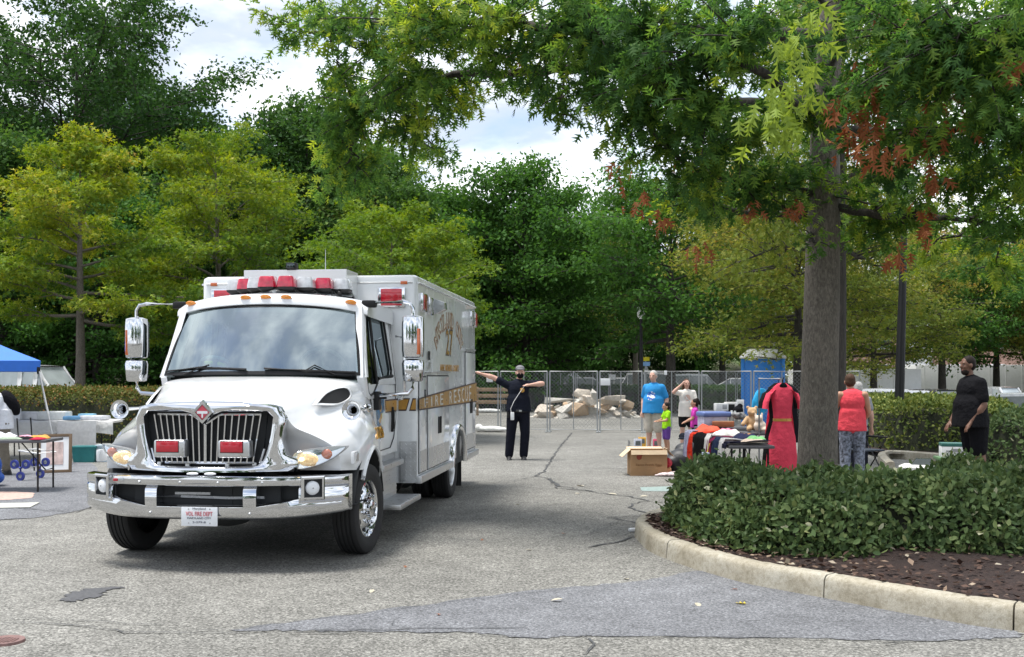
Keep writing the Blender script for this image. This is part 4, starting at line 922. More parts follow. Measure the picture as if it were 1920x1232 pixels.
def make_tree(kind, seed, H, tr, cb, cr, n_limb, n_leaf, leaf, lm, bark='bark', prof='round', el=(5, 60), sig=(.34, .17), shape='diamond', droop=.10, tb=(0, .5)):
    """Trunk, limbs, sub-branches and leaves of one tree, as three meshes at the origin."""
    r = np.random.default_rng(seed); T0, T1 = Tubes(), Tubes()
    zs = np.linspace(0, H*.93, 9); wx = np.cumsum(r.normal(0, .02*H/9, 9)); wy = np.cumsum(r.normal(0, .02*H/9, 9)); wx -= wx[0]; wy -= wy[0]
    tp = np.stack([wx, wy, zs], 1); rad = tr*(1-.92*(zs/zs[-1])**1.1); rad[0] *= 1.35
    tp2 = np.concatenate([tp[:1], tp[:1]+(tp[1:2]-tp[:1])*.12, tp[1:]]); rad2 = np.concatenate([rad[:1], [tr*1.06], rad[1:]]); T0.add(tp2, rad2, 10)
    subs = []
    for i in range(n_limb):
        t = (i+r.uniform(.2, .8))/n_limb; h = cb+(H*.95-cb)*t**.9
        pf = {'round': math.sqrt(max(.05, 1-(1.7*(t-.38))**2)), 'cone': (1-t)**.75+.12, 'flat': .75+.35*math.sin(math.pi*min(1, t*1.1)), 'tall': math.sqrt(max(.08, 1-(1.9*(t-.42))**2))}[prof]
        L = cr*pf*r.uniform(.8, 1.15); az = i*2.399+r.normal(0, .35); e = R(el[0]+(el[1]-el[0])*t**1.2+r.normal(0, 7))
        p0 = np.array([np.interp(h, zs, wx), np.interp(h, zs, wy), h-.12*L*math.sin(e)])
        s = np.linspace(0, 1, 6); dirh = np.array([math.cos(az), math.sin(az), 0])
        pts = p0+dirh*(s*L*math.cos(e))[:, None]+np.array([0, 0, 1.0])*(s*L*math.sin(e)-droop*L*s**2)[:, None]+r.normal(0, .03*L, (6, 3))*s[:, None]
        rl = max(.015, np.interp(h, zs, rad)*.55); T1.add(pts, rl*(1-.85*s), 5)
        ns = max(4, int(4+L*2.2)); limb_t = r.random()
        for k in range(ns):
            u = .22+.78*(k+r.random())/ns; q = np.array([np.interp(u, s, pts[:, j]) for j in range(3)])
            a2 = az+(1 if k % 2 else -1)*r.uniform(.5, 1.2); l2 = L*.42*(1.15-.6*u)*r.uniform(.7, 1.25); e2 = r.normal(.12, .28)
            d = np.array([math.cos(a2)*math.cos(e2), math.sin(a2)*math.cos(e2), math.sin(e2)])
            ss = np.linspace(0, 1, 4); bp = q+d*(ss*l2)[:, None]+np.array([0, 0, -1.0])*(droop*1.1*l2*ss**2)[:, None]
            T1.add(bp, max(.006, rl*.35)*(1-.8*ss), 4); subs.append((q, d, l2, .6*limb_t+.4*r.random()))
        subs.append((pts[3], pts[5]-pts[3], 1.0, limb_t))
    wts = np.array([np.linalg.norm(np.array(s_[1]))*s_[2]+.25 for s_ in subs]); idx = r.choice(len(subs), n_leaf, p=wts/wts.sum())
    q = np.array([s_[0] for s_ in subs])[idx]; d = np.array([np.array(s_[1])*s_[2] for s_ in subs])[idx]; ct = np.array([s_[3] for s_ in subs])[idx]
    u = r.random(n_leaf)**.75*1.08
    c = q+d*u[:, None]-np.array([0, 0, 1.0])*(droop*1.1*np.linalg.norm(d, axis=1)*u**2)[:, None]
    c += r.normal(0, 1, (n_leaf, 3))*np.array([sig[0], sig[0], sig[1]])
    ax = nrm(d)*.5+r.normal(0, .75, (n_leaf, 3))+np.array([0, 0, -.35]); nm_ = r.normal(0, .55, (n_leaf, 3))+np.array([0, 0, 1.0])
    top = (c[:, 2]-cb)/(H-cb)
    tint = tb[0]+(tb[1]-tb[0])*(.55*ct+.25*top+.35*r.random(n_leaf))+r.normal(0, .07, n_leaf)
    size = leaf*r.uniform(.7, 1.25, n_leaf)
    root = empty('tree_source', (0, 0, 0))
    T0.build('trunk', M[bark], root); T1.build('branches', M[bark], root)['kind'] = 'stuff'
    leaves('crown', c, ax, nm_, size, tint, shape, LM[lm], root)
    TREES[kind] = root; return root
used = set()
def place_tree(kind, name, loc, label, rz=0, s=1.0, sz=None, group=None, lm=None):
    src = TREES[kind]
    o = src if kind not in used else copy_tree(src)
    used.add(kind); o.name = name; o.location = loc; o.rotation_euler = (0, 0, rz); o.scale = (s, s, sz or s)
    tag(o, label, 'tree', group)
    if lm:
        for ch in o.children:
            if ch.name.startswith('crown'):
                ch.data = ch.data.copy(); ch.data.materials.clear(); ch.data.materials.append(LM[lm])
    return o
make_tree('ylow', 11, 8.9, .17, 3.0, 3.3, 34, 26000, .17, 'yellow', prof='cone', el=(2, 55), sig=(.17, .07), shape='star', droop=.05, tb=(.0, .88))
make_tree('ylow2', 12, 9.4, .18, 2.6, 3.4, 34, 26000, .17, 'yellow', prof='round', el=(8, 62), sig=(.18, .08), shape='star', droop=.06, tb=(0, .70))
make_tree('lime', 13, 7.2, .14, 2.0, 3.3, 30, 24000, .16, 'yellow', prof='round', el=(12, 58), sig=(.17, .08), shape='star', tb=(.08, .52))
make_tree('bigoak', 14, 21.0, .42, 8.0, 8.6, 38, 52000, .25, 'dark', 'bark_dark', prof='flat', el=(8, 60), sig=(.24, .17), droop=.02, tb=(0, .6))
make_tree('dark', 15, 15.0, .28, 1.2, 5.2, 52, 42000, .24, 'dark', 'bark_dark', prof='tall', el=(-6, 62), sig=(.40, .27), tb=(0, .75))
make_tree('dark2', 16, 13.0, .26, .8, 4.8, 50, 40000, .24, 'dark', 'bark_dark', prof='round', el=(-8, 60), sig=(.40, .28), tb=(.1, .95))
make_tree('round', 17, 10.3, .24, .7, 4.0, 50, 44000, .19, 'mid', 'bark_dark', prof='tall', el=(-8, 62), sig=(.30, .20), tb=(0, .55))
make_tree('mid', 18, 8.6, .23, 2.6, 4.3, 40, 32000, .18, 'mid', 'bark_dark', prof='flat', el=(0, 52), sig=(.28, .13), tb=(0, .6))
make_tree('olive', 19, 7.8, .20, 2.4, 4.0, 40, 32000, .17, 'olive', 'bark_dark', prof='flat', el=(0, 55), sig=(.26, .12), shape='star', tb=(.05, .95))
make_tree('near', 27, 8.4, .19, 3.6, 3.1, 36, 15000, .135, 'olive', 'bark_dark', prof='round', el=(0, 58), sig=(.22, .12), shape='oak', droop=.08, tb=(.0, .8))
make_tree('thin', 20, 12.5, .16, 3.5, 3.0, 34, 15000, .17, 'olive', 'bark', prof='tall', el=(15, 65), sig=(.34, .25), tb=(0, .5))
def at(px, Y, z=0): return ((px-960)*Y/FPX, Y, z)
place_tree('ylow', 'maple_tree', at(148, 31), 'young tree turning yellow green, grey trunk rising from the rusty hedge', .5)
place_tree('ylow2', 'maple_tree', at(405, 35), 'yellow green tree with reddish tips behind the left side of the ambulance', 1.1, .93, 1.0)
place_tree('lime', 'maple_tree', at(735, 27), 'low bright lime green tree spreading right above the ambulance roof', 2.2, .86, .80)
place_tree('bigoak', 'oak_tree', at(150, 58, hill_z(-23, 58)), 'tallest dark oak with open branches against the sky, upper left', .35)
place_tree('dark', 'forest_tree', at(575, 52), 'tall dark green tree behind the front of the ambulance roof', .2, .95, 1.02)
place_tree('dark2', 'forest_tree', at(705, 50), 'dark dense tree above the ambulance roof beacons, behind the lime tree', 1.3, .85, .85)
place_tree('round', 'forest_tree', at(985, 51), 'rounded deep green tree straight behind the man pointing', .8, 1.12, 1.14)
place_tree('mid', 'shade_tree', at(1258, 46), 'dark green spreading tree with a straight trunk behind the blue shirt man', .4, 1.1)
place_tree('olive', 'shade_tree', at(1497, 35), 'olive and straw coloured tree just left of the big near trunk', 2.0, 1.0)
place_tree('thin', 'forest_tree', at(1190, 58), 'thin feathery grey green tree with sky showing through, mid picture', .3, 1.0)
FG = 'trees of the wood behind the car park'
FOREST = [('dark', -30, 46, 1.9, .95, 'beyond the left edge of the picture'), ('dark2', -22.5, 47, .6, .95, 'filling the left edge behind the tent'), ('round', -17.5, 45, .2, .95, 'right behind the yellow green tree with the grey trunk'), ('dark', -12.5, 49, 3.1, .85, 'behind the left mirror of the ambulance'), ('dark2', -26, 56, 2.8, 1.15, 'under the tall oak at the far left'), ('dark', -18, 60, 4.0, 1.05, 'below the tall oak, right of its trunk'), ('dark2', -8, 57, 4.4, 1.05, 'in the second row behind the roof beacons'),
          ('dark', 1.5, 78, 5.3, .95, 'far back between the ambulance and the rubble'), ('dark2', 6, 80, 2.2, .95, 'far back above the rubble heap'), ('round', -3.6, 53, 3.3, 1.05, 'just behind the tail of the ambulance'), ('dark', -35, 60, .8, 1.2, 'out of frame at far left'), ('dark2', -12, 70, 3.7, 1.25, 'in the deepest row behind the windscreen'), ('dark', -26, 72, 2.1, 1.3, 'in the deepest row behind the tent'), ('dark2', 0, 74, .9, 1.0, 'deep in the wood behind the pointing man')]
for k, x, y, rz, s, lb in FOREST:
    place_tree(k, 'forest_tree', (x, y, hill_z(x, y) if y > 56 else 0), 'dark green tree of the wood '+lb, rz, s, None, FG)
BG = 'trees beyond the fence and the car park on the right'
for k, x, y, rz, s, lb in [('olive', 19, 56, 2.1, 1.15, 'olive tree beyond the cars, right of the big trunk'), ('mid', 25, 62, .6, 1.1, 'green tree behind the black lamp post'), ('olive', 15, 76, 4.4, 1.3, 'pale tree on the grass bank above the blue toilet'), ('round', 13, 82, 1.7, .95, 'round tree far behind the woman in white'), ('olive', 30, 66, 2.9, 1.2, 'straw tinted tree left of the head of the man in black'), ('mid', 35, 68, 4.9, 1.2, 'broad green tree right of the man in black'), ('round', 40, 74, 1.2, .9, 'dark round tree near the right edge'), ('olive', 33, 62, 3.6, 1.15, 'tree over the white trailer behind the man in black'), ('mid', 44, 70, .2, 1.2, 'tree cut by the right edge of the picture'), ('round', 20, 84, 3.9, .95, 'distant tree seen past the big trunk'), ('mid', 9, 78, 5.5, 1.15, 'spreading tree far behind the blue shirt man')]:
    place_tree(k, 'shade_tree', (x, y, max(ground_z(x, y), hill_z(x, y) if y > 56 else -9)), lb, rz, s, None, BG)
place_tree('near', 'shade_tree', at(1572, 19.5), 'second trunk half hidden behind the big near trunk, olive crown above', 1.0, .74, 1.05)

BK = 'trees standing behind the photographer'
for k, x, y, rz, sc_ in [('round', -11, -34, .3, 1.0), ('mid', -3, -36, 1.3, 1.0), ('round', 6, -33, 2.2, .9), ('mid', 15, -34, 3.0, 1.1), ('mid', -21, -35, .9, 1.0), ('round', 25, -30, 4.0, .9), ('mid', -30, -30, 2.6, 1.0)]:
    place_tree(k, 'shade_tree', (x, y, 0), 'tree across the lane behind the photographer, only mirrored in the chrome', rz, sc_, None, BK)
# ---- the near pin oak: limbs reach pads of foliage placed round the trunk
OAK = Vector((3.28, 11.5, .14)); oak = empty('pin_oak_tree', OAK, 0, 'big near pin oak with grey trunk standing in the hedge bed', 'tree')
r = np.random.default_rng(5)
def loc_(px, py, Y): return np.array(P(px, py, Y)-OAK)
zt = np.array([0, .12, .5, 1.2, 2.2, 3.0, 4.0, 5.2, 6.6, 8.2]); xt = np.array([0, .0, .01, .03, .06, .08, .10, .16, .20, .3])
T0 = Tubes(); T0.add(np.stack([xt, xt*.2, zt], 1), np.array([.34, .255, .212, .198, .188, .178, .155, .12, .08, .04]), 20)
trunk = T0.build('trunk', M['bark'], oak)
pads = []   # (px, py, Y, radius_x (m), radius_z (m), leaves)
for px, py, Y, rx, rz, n in [
    (560, 55, 12.0, .55, .30, 420), (640, 40, 12.5, .7, .45, 900), (700, 110, 12.0, .75, .45, 1100), (640, 150, 12.6, .5, .35, 600), (690, 210, 12.2, .65, .38, 900), (640, 270, 12.4, .45, .3, 480), (670, 320, 12.6, .45, .28, 430), (640, 330, 12.4, .35, .25, 250),
    (760, 40, 11.5, .8, .5, 1300), (790, 150, 11.6, .75, .42, 1100), (800, 230, 12.4, .6, .35, 700), (760, 260, 12.8, .5, .3, 450), (850, 60, 11.0, .8, .5, 1300), (880, 160, 12.2, .6, .28, 600), (870, 225, 12.8, .3, .22, 200), (830, 290, 13, .35, .25, 230),
    (950, 40, 10.5, .8, .45, 1300), (960, 110, 11.0, .6, .26, 600), (1010, 165, 11.6, .45, .22, 350), (1040, 60, 10.4, .8, .45, 1300), (1045, 215, 11.0, .30, .22, 220), (1110, 185, 10.5, .5, .26, 500), (1120, 60, 10.0, .7, .45, 1200), (1150, 120, 11.0, .6, .4, 800), (1180, 220, 10.0, .6, .36, 800),
    (1220, 60, 9.5, .7, .5, 1200), (1240, 160, 9.6, .6, .4, 900), (1260, 260, 10.2, .6, .36, 800), (1310, 110, 9.2, .65, .45, 1000), (1330, 210, 9.4, .55, .36, 800), (1330, 310, 10.5, .6, .35, 750), (1400, 60, 8.8, .6, .45, 900), (1390, 260, 9.8, .5, .35, 650), (1400, 350, 11, .55, .3, 600), (1280, 350, 11.5, .5, .26, 400), (1340, 390, 12, .5, .24, 350),
    (1470, 330, 11.2, .45, .28, 450), (1480, 400, 11.0, .35, .2, 200), (1590, 420, 12.2, .4, .2, 250), (1525, 455, 10.9, .14, .12, 70), (1640, 380, 11.2, .5, .28, 450), (1560, 230, 12.8, .6, .4, 600), (1470, 200, 10.4, .45, .35, 450), (1680, 420, 11.4, .5, .25, 450), (1650, 300, 10.0, .5, .3, 500),
    (1700, 60, 8.6, .7, .5, 1100), (1690, 150, 9.5, .5, .35, 550), (1760, 120, 9.0, .6, .4, 900), (1720, 230, 10.2, .5, .3, 500), (1800, 60, 8.2, .7, .5, 1100), (1780, 330, 10.6, .6, .32, 700), (1850, 130, 8.6, .7, .45, 1100), (1830, 240, 9.6, .6, .38, 800), (1900, 60, 8.4, .7, .5, 1000), (1900, 230, 9.4, .6, .4, 900), (1880, 330, 10.2, .6, .36, 800), (1950, 140, 8.4, .8, .5, 900), (1960, 330, 10, .7, .45, 700), (1820, 410, 11.6, .6, .3, 600), (1900, 430, 11.6, .6, .32, 650), (1860, 500, 12.5, .5, .28, 400), (1740, 470, 12.5, .45, .22, 300), (1650, 30, 9.2, .45, .35, 400), (1560, 20, 12.2, .6, .4, 500), (1470, 100, 10.6, .5, .45, 500),
    (1000, -40, 11, 1.0, .3, 700), (1350, -40, 11, 1.2, .4, 900), (1650, -40, 11, 1.2, .4, 900), (720, -40, 12.5, .9, .3, 500), (1150, 10, 13.5, 1.0, .4, 700), (1350, 60, 14, 1.3, .6, 900), (1650, 80, 14.5, 1.4, .8, 1100), (1850, 180, 14, 1.2, .7, 900), (1450, 240, 13.5, .9, .4, 500), (1700, 300, 14.5, 1.0, .45, 500)]:
    pads.append((loc_(px, py, Y), rx, rz, int(n*(.50 if px < 1250 else .56))))
T1 = Tubes(); LC, LA, LN, LS, LT = [], [], [], [], []
nodes = [np.array([np.interp(z, zt, xt), 0, z]) for z in np.linspace(3.0, 8, 11)]
for z0_, lim, ra in [(4.4, [(1330, 190, 11.2), (1150, 122, 10.9), (990, 137, 11.4), (850, 142, 11.8), (720, 190, 12.2), (655, 270, 12.4)], .085), (5.1, [(1350, 60, 11), (1100, 60, 10.5), (900, 40, 11), (700, 50, 12), (590, 60, 12.1)], .08), (3.4, [(1420, 345, 11.2), (1310, 320, 10.6), (1210, 235, 10)], .05), (3.2, [(1440, 400, 11.8), (1340, 385, 12), (1230, 355, 12)], .045),
                    (3.3, [(1680, 405, 11.2), (1820, 412, 11.6), (1910, 440, 11.8)], .05), (4.1, [(1690, 250, 10.2), (1830, 240, 9.6), (1950, 260, 9)], .06), (4.5, [(1640, 150, 9.6), (1720, 80, 8.8), (1850, 60, 8.3)], .07), (4.4, [(1500, 200, 10), (1420, 130, 9), (1300, 110, 9.2), (1200, 150, 9.5)], .06), (5.6, [(1700, 60, 13), (1850, 150, 13.8)], .06), (5.2, [(1400, 80, 13), (1250, 40, 13.6)], .06), (4.8, [(1580, 60, 9.5), (1500, -50, 8.2)], .05)]:
    pl = np.array(cat([tuple(np.array([np.interp(z0_, zt, xt), 0, z0_]))]+[tuple(loc_(*q)) for q in lim], 6)); T1.add(pl+r.normal(0, .015, pl.shape), np.linspace(ra, .016, len(pl)), 7); nodes += list(pl[4:])
nodes = np.array(nodes)
for c, rx, rz, n in pads:
    p0 = nodes[np.argmin(np.linalg.norm(nodes-c, axis=1))]; dist = np.linalg.norm(p0-c)
    s = np.linspace(0, 1, 8); mid = (p0+c)/2+np.array([r.normal(0, .08), r.normal(0, .08), .12*dist*r.uniform(.2, .8)])
    pts = (1-s)[:, None]**2*p0+2*(s*(1-s))[:, None]*mid+s[:, None]**2*c+r.normal(0, .03, (8, 3))*(s*(1-s))[:, None]*4
    T1.add(pts, (.011+.009*dist)*(1-.8*s)+.003, 5)
    nt_ = max(6, n//45)
    for k in range(nt_):
        st_ = pts[-1-int(r.integers(0, 3))]; e = c+r.normal(0, 1, 3)*np.array([rx*.6, rx*.6, rz*.6]); m_ = (st_+e)/2+np.array([0, 0, .06])
        q = np.linspace(0, 1, 5); tw = (1-q)[:, None]**2*st_+2*(q*(1-q))[:, None]*m_+q[:, None]**2*e; T1.add(tw, .008*(1-.7*q)+.002, 4)
        nl = n//nt_; u = r.random(nl)**.6; b = np.stack([np.interp(u, q, tw[:, j]) for j in range(3)], 1)
        LC.append(b+r.normal(0, .085, (nl, 3))*np.array([1, 1, .8])); d = nrm((e-st_)[None]) [0]
        LA.append(d*.6+r.normal(0, .6, (nl, 3))+np.array([0, 0, -.55])); LN.append(r.normal(0, .6, (nl, 3))+np.array([0, 0, .9]))
        LS.append(.128*r.uniform(.7, 1.2, nl)); LT.append(np.clip(.10+.65*r.random()**1.3+r.normal(0, .17, nl)+(.22 if c[0] < -3 else 0)+(.22 if c[2] < 3.4 else 0), 0, 1))
T1.build('branches', M['bark_dark'], oak)['kind'] = 'stuff'
crown = leaves('crown', np.concatenate(LC), np.concatenate(LA), np.concatenate(LN), np.concatenate(LS), np.concatenate(LT), 'oak', LM['oak'], oak)
# dead leaf bunches and the bright hanging spray, leaf by leaf
def one_leaf(name, shape, m):
    V, F = SHAPES[shape]; me = bpy.data.meshes.new(name); me.from_pydata([tuple(v) for v in V], [], [tuple(int(i) for i in f) for f in F])
    a = me.attributes.new('tint', 'FLOAT', 'POINT'); a.data.foreach_set('value', np.full(len(V), .5, np.float32)); me.materials.append(m); return me
LIME = [one_leaf('leaf', 'oak', LM['lime'])]; DEAD = [one_leaf('dead_leaf', 'oak', LM['dead'])]
def hang(me, name, px, py, Y, n, rx, rz, sz):
    c0 = loc_(px, py, Y)
    for k in range(n):
        c = c0+r.normal(0, 1, 3)*np.array([rx, rx, rz]); o = bpy.data.objects.new(name, me); COL.objects.link(o); o.parent = crown
        ax = Vector((r.normal(0, .5), r.normal(0, .5), -1)).normalized(); q = Vector((0, 1, 0)).rotation_difference(ax) @ Quaternion((0, 1, 0), r.uniform(0, 6.28))
        o.location = c; o.rotation_mode = 'QUATERNION'; o.rotation_quaternion = q; s = sz*r.uniform(.75, 1.2); o.scale = (s, s, s)
for px, py, n, rz in ((1480, 120, 22, .10), (1505, 60, 16, .09), (1460, 190, 30, .10), (1455, 240, 18, .05), (1500, 150, 12, .08), (1540, 40, 14, .06)): hang(LIME[0], 'leaf', px, py, 6.6, n, .09, rz, .13)
for px, py, Y, n, rx, rz in ((1580, 215, 9.8, 16, .07, .16), (1588, 250, 9.8, 10, .06, .06), (1640, 170, 9.6, 14, .06, .10), (1635, 210, 9.6, 14, .05, .10), (1655, 275, 9.4, 20, .07, .09), (1695, 50, 9.0, 10, .10, .05), (1740, 260, 9.8, 10, .05, .10), (1745, 320, 9.8, 10, .05, .08), (1780, 180, 9.4, 12, .10, .06), (1785, 245, 9.6, 8, .06, .05),
                         (1650, 115, 9.4, 12, .11, .06), (1312, 470, 11.5, 10, .07, .06), (1242, 408, 11.5, 8, .05, .05), (1200, 370, 11.5, 8, .06, .07), (1160, 330, 11.5, 8, .06, .10), (1413, 390, 11, 7, .05, .04), (1500, 385, 10.9, 8, .04, .05), (1732, 430, 11, 8, .05, .05), (1683, 480, 11, 10, .05, .05), (1735, 395, 11, 6, .05, .05), (1908, 125, 8.2, 8, .05, .06), (970, 108, 11.6, 4, .03, .05), (1285, 290, 11.5, 6, .06, .08), (1730, 380, 11, 5, .05, .04)):
    hang(DEAD[0], 'dead_leaf', px, py, Y-.25, n, rx*1.1, rz*1.1, .15)

# ---- hedges: leaves wrapped round a dark core added to block light
def hedge(name, label, poly, H, z0, n, leaf, lm, seed, lump=.08, shape='oval', edge=.45, hm=lambda a, b: 1.0):
    r = np.random.default_rng(seed); pl = np.array(poly); mn, mxx = pl.min(0), pl.max(0); nx, ny = pl[:, 0], pl[:, 1]
    x2, y2 = np.roll(nx, -1), np.roll(ny, -1)
    def sdist(p):
        x, y = p[:, 0:1], p[:, 1:2]; dx, dy = x2-nx, y2-ny; t = np.clip(((x-nx)*dx+(y-ny)*dy)/(dx*dx+dy*dy), 0, 1)
        d = np.sqrt((x-nx-t*dx)**2+(y-ny-t*dy)**2).min(1)
        cond = ((ny > y) != (y2 > y)) & (x < (x2-nx)*(y-ny)/(y2-ny+1e-9)+nx); ins = cond.sum(1) % 2 == 1
        return np.where(ins, d, -d)
    def hgt(p, d):
        z = np.array([mnoise.noise(Vector((a*1.1, b*1.1, seed)))*lump+mnoise.noise(Vector((a*3.2, b*3.2, seed)))*lump*.5 for a, b in p])
        k = np.clip(d/edge, 0, 1); return (H*np.array([hm(a, b) for a, b in p])+z)*(1-(1-k)**2.6)**.5
    area = (mxx-mn).prod(); pts = []
    while sum(len(q) for q in pts) < n:
        p = mn+r.random((n, 2))*(mxx-mn); d = sdist(p)
        w_ = np.where(d > 0, np.where(d < edge*.5, 1.0, .52), 0); keep = r.random(n) < w_; pts.append(np.concatenate([p[keep], d[keep, None]], 1))
    pp = np.concatenate(pts)[:n]; p, d = pp[:, :2], pp[:, 2]; h = hgt(p, d)
    side = d < edge*.30
    z = np.where(side, h*r.random(n)**.8, h-np.abs(r.normal(0, .05, n)))+z0; z = np.maximum(z, z0+.02)
    e = .02; gx = (sdist(p+[e, 0])-sdist(p-[e, 0]))/(2*e); gy = (sdist(p+[0, e])-sdist(p-[0, e]))/(2*e)
    k = np.clip(1-d/edge, 0, 1); outw = np.stack([-gx*k, -gy*k, .25+1-k], 1)
    c = np.stack([p[:, 0], p[:, 1], z], 1)+outw*r.normal(.0, .035, n)[:, None]
    nm_ = nrm(outw)+r.normal(0, .45, (n, 3)); ax = r.normal(0, .7, (n, 3))+outw*.5
    cl = np.array([mnoise.noise(Vector((a*5, b*5, zz*5))) for a, b, zz in c]); tint = .42+.22*cl+r.normal(0, .2, n); tint = np.where(r.random(n) < .012, 1.0, np.clip(tint, 0, .95))
    root = empty(name, (pl[:, 0].mean(), pl[:, 1].mean(), z0), 0, label, 'hedge'); off = np.array(root.location)
    leaves('foliage', c-off, ax, nm_, leaf*r.uniform(.65, 1.25, n), tint, shape, LM[lm], root)
    bm = B(); g = .16; gxs = np.arange(mn[0], mxx[0]+g, g); gys = np.arange(mn[1], mxx[1]+g, g); grid = np.array([(a, b) for b in gys for a in gxs]); dd = sdist(grid); hh = np.where(dd > .05, hgt(grid, np.maximum(dd-.06, 0))*.86, -.3)
    vv = [bm.verts.new((a-off[0], b-off[1], zz)) for (a, b), zz in zip(grid, hh)]; W_ = len(gxs)
    for j in range(len(gys)-1):
        for i in range(W_-1):
            q = [j*W_+i, j*W_+i+1, (j+1)*W_+i+1, (j+1)*W_+i]
            if max(dd[x] for x in q) > 0: bm.faces.new([vv[x] for x in q])
    fin(bm, 'shade_core', M['twig'], root, 180); return root
M['twig'] = mat('hedge_shade_core', (.022, .026, .012), .95, var=.5, scale=30, bmp=.8, bscale=50)  # dark brown-green core inside the leaves, added to block light
SHR = [(1.5+.85*i+random.Random(i*9+k).uniform(-.25, .25), 8.3+.8*k+random.Random(i*5+k).uniform(-.25, .25), random.Random(i*3+k*11).uniform(.85, 1.15)) for i in range(8) for k in range(6)]
def shrubs(a, b):
    d = max(h*(1-.62*((a-x)**2+(b-y)**2)/.5) for x, y, h in SHR)
    return max(.45, d)*(1.28-.2*smst((a-2.2)/.8))*(1-.42*math.exp(-((a-3.35)**2/.5+(b-11.7)**2/.35)))*(1-.10*smst((b-10.5)/1.0))
hedge('hedge', 'near dark green shrub hedge filling the kerbed island round the big trunk', [(1.48, 10.4), (1.62, 9.35), (1.9, 8.75), (2.3, 8.5), (2.75, 8.36), (3.1, 8.75), (3.45, 8.62), (3.9, 8.38), (4.4, 8.75), (5.2, 8.4), (7.2, 8.3), (7.4, 11.9), (5.4, 12.0), (3.9, 11.85), (3.3, 11.9), (2.5, 11.6), (1.75, 11.15)], .48, .14, 80000, .066, 'hedge', 21, .13, hm=shrubs)
hedge('hedge', 'pale hedge behind the chair, at the foot of the black lamp post', [(7.2, 24.6), (7.7, 21.6), (8.6, 20.9), (9.7, 21.6), (11.5, 24.0), (12.5, 29), (8.2, 29)], .92, .12, 26000, .085, 'hedge_pale', 22, .08)
hedge('hedge', 'green hedge at the right edge behind the man in black', [(7.9, 18.0), (8.6, 17.2), (10, 16.9), (13, 17.2), (13, 22), (10.6, 22.5), (9.2, 20.5)], .80, .12, 22000, .08, 'hedge', 23, .08)
hedge('hedge', 'clipped hedge with rusty red top behind the stall tables on the left', [(-15.2, 27.2), (-14.8, 25.6), (-9.2, 25.4), (-8.6, 26.0), (-8.5, 27.6), (-8.9, 28.6), (-15, 28.8)], 1.24, .0, 30000, .075, 'barberry', 24, .05, 'diamond', .35)
hedge('hedge', 'long dark hedge behind the rubble and the far fence', [(-3.5, 51.5), (15, 51.0), (15.2, 53), (-3.5, 53.4)], 1.05, .0, 24000, .13, 'dark', 25, .06, 'diamond', .4)
# loose leaves and chips on the bed and the asphalt
n = 4200; tt = r.random(n)**1.2; sx = r.random(n)**1.5*.6; pos = np.array([along(fr, a).lerp(along(bk, a), b) for a, b in zip(tt, sx)]); pos[:, 2] = .20+np.array([.05*math.sin(math.pi*b) for b in sx])+r.normal(0, .006, n)-.03
o = leaves('mulch_chips', pos, r.normal(0, 1, (n, 3))*np.array([1, 1, .15]), r.normal(0, .25, (n, 3))+np.array([0, 0, 1]), r.uniform(.02, .085, n), r.random(n), 'diamond', leafmat('bark_chip', [(0, (.03, .018, .015)), (.8, (.11, .07, .055)), (.95, (.30, .22, .16)), (1, (.42, .38, .30))], .05), None)
tag(o, 'dark bark chips and dry leaf litter on the kerbed bed', 'mulch', None, 'stuff')
# ================================================================== FENCE, RUBBLE, FURNITURE OF THE PLACE
def wire_panel(bm, w, h, z0, d=.075, t=.0022):
    # diamond mesh of straight wires clipped to the panel
    for sg in (1, -1):
        k = -h
        while k < w:
            a = [k, 0]; b = [k+h, h]
            if a[0] < 0: a = [0, -a[0]]
            if b[0] > w: b = [w, h-(b[0]-w)]
            if b[0] > a[0]:
                za, zb = (a[1], b[1]) if sg > 0 else (h-a[1], h-b[1])
                p0, p1 = Vector((a[0], sg*.003, z0+za)), Vector((b[0], sg*.003, z0+zb)); dv = (p1-p0).normalized(); nn = Vector((dv.z, 0, -dv.x))*t
                q = [[p+nn, p+Vector((0, t, 0)), p-nn] for p in (p0, p1)]; ringloft(bm, q, False)
            k += d*1.414
def fence_panel(name, a, b, label, group, h=1.74):
    a, b = Vector(a), Vector(b); d = b-a; L = d.length
    o = empty(name, a, math.atan2(d.y, d.x), label, 'fence', group)
    bm = B(); wire_panel(bm, L, h-.12, .10); fin(bm, 'wire_mesh', M['wirem'], o, 0)['kind'] = 'stuff'
    for x in (.022, L-.022):
        bm = B(); tube(bm, [(x, 0, .02), (x, 0, h)], .021, 8); fin(bm, 'post', M['wirem'], o)
    bm = B(); tube(bm, [(L*.5, 0, .08), (L*.5, 0, h)], .013, 6); fin(bm, 'post', M['wirem'], o)
    for z in (.07, h-.01):
        bm = B(); tube(bm, [(.02, 0, z), (L-.02, 0, z)], .018, 8); fin(bm, 'rail', M['wirem'], o)
    for x in (.022, L-.022):
        bm = B(); box(bm, (x, 0, .015), (.06, .55, .03), bev=.008); fin(bm, 'foot', M['wirem'], o)
    return o
pts = [(-2.6, 31.0), (.30, 30.6), (1.03, 30.5), (2.47, 30.3), (3.75, 30.2), (5.28, 30.0), (6.7, 29.8), (8.6, 29.6), (10.4, 29.4)]
lbs = ['hidden mostly by the ambulance', 'just left of the pointing man', 'right behind the pointing man', 'in front of the left half of the rubble', 'in front of the right half of the rubble', 'behind the man in the blue shirt', 'behind the woman in the white shirt', 'in front of the blue toilet']
pts = [(-2.6, 31.0), (-.38, 30.75), (1.03, 30.5), (2.45, 30.35), (3.70, 30.2), (5.28, 30.0), (6.7, 29.8), (8.3, 29.6), (9.6, 29.4)]
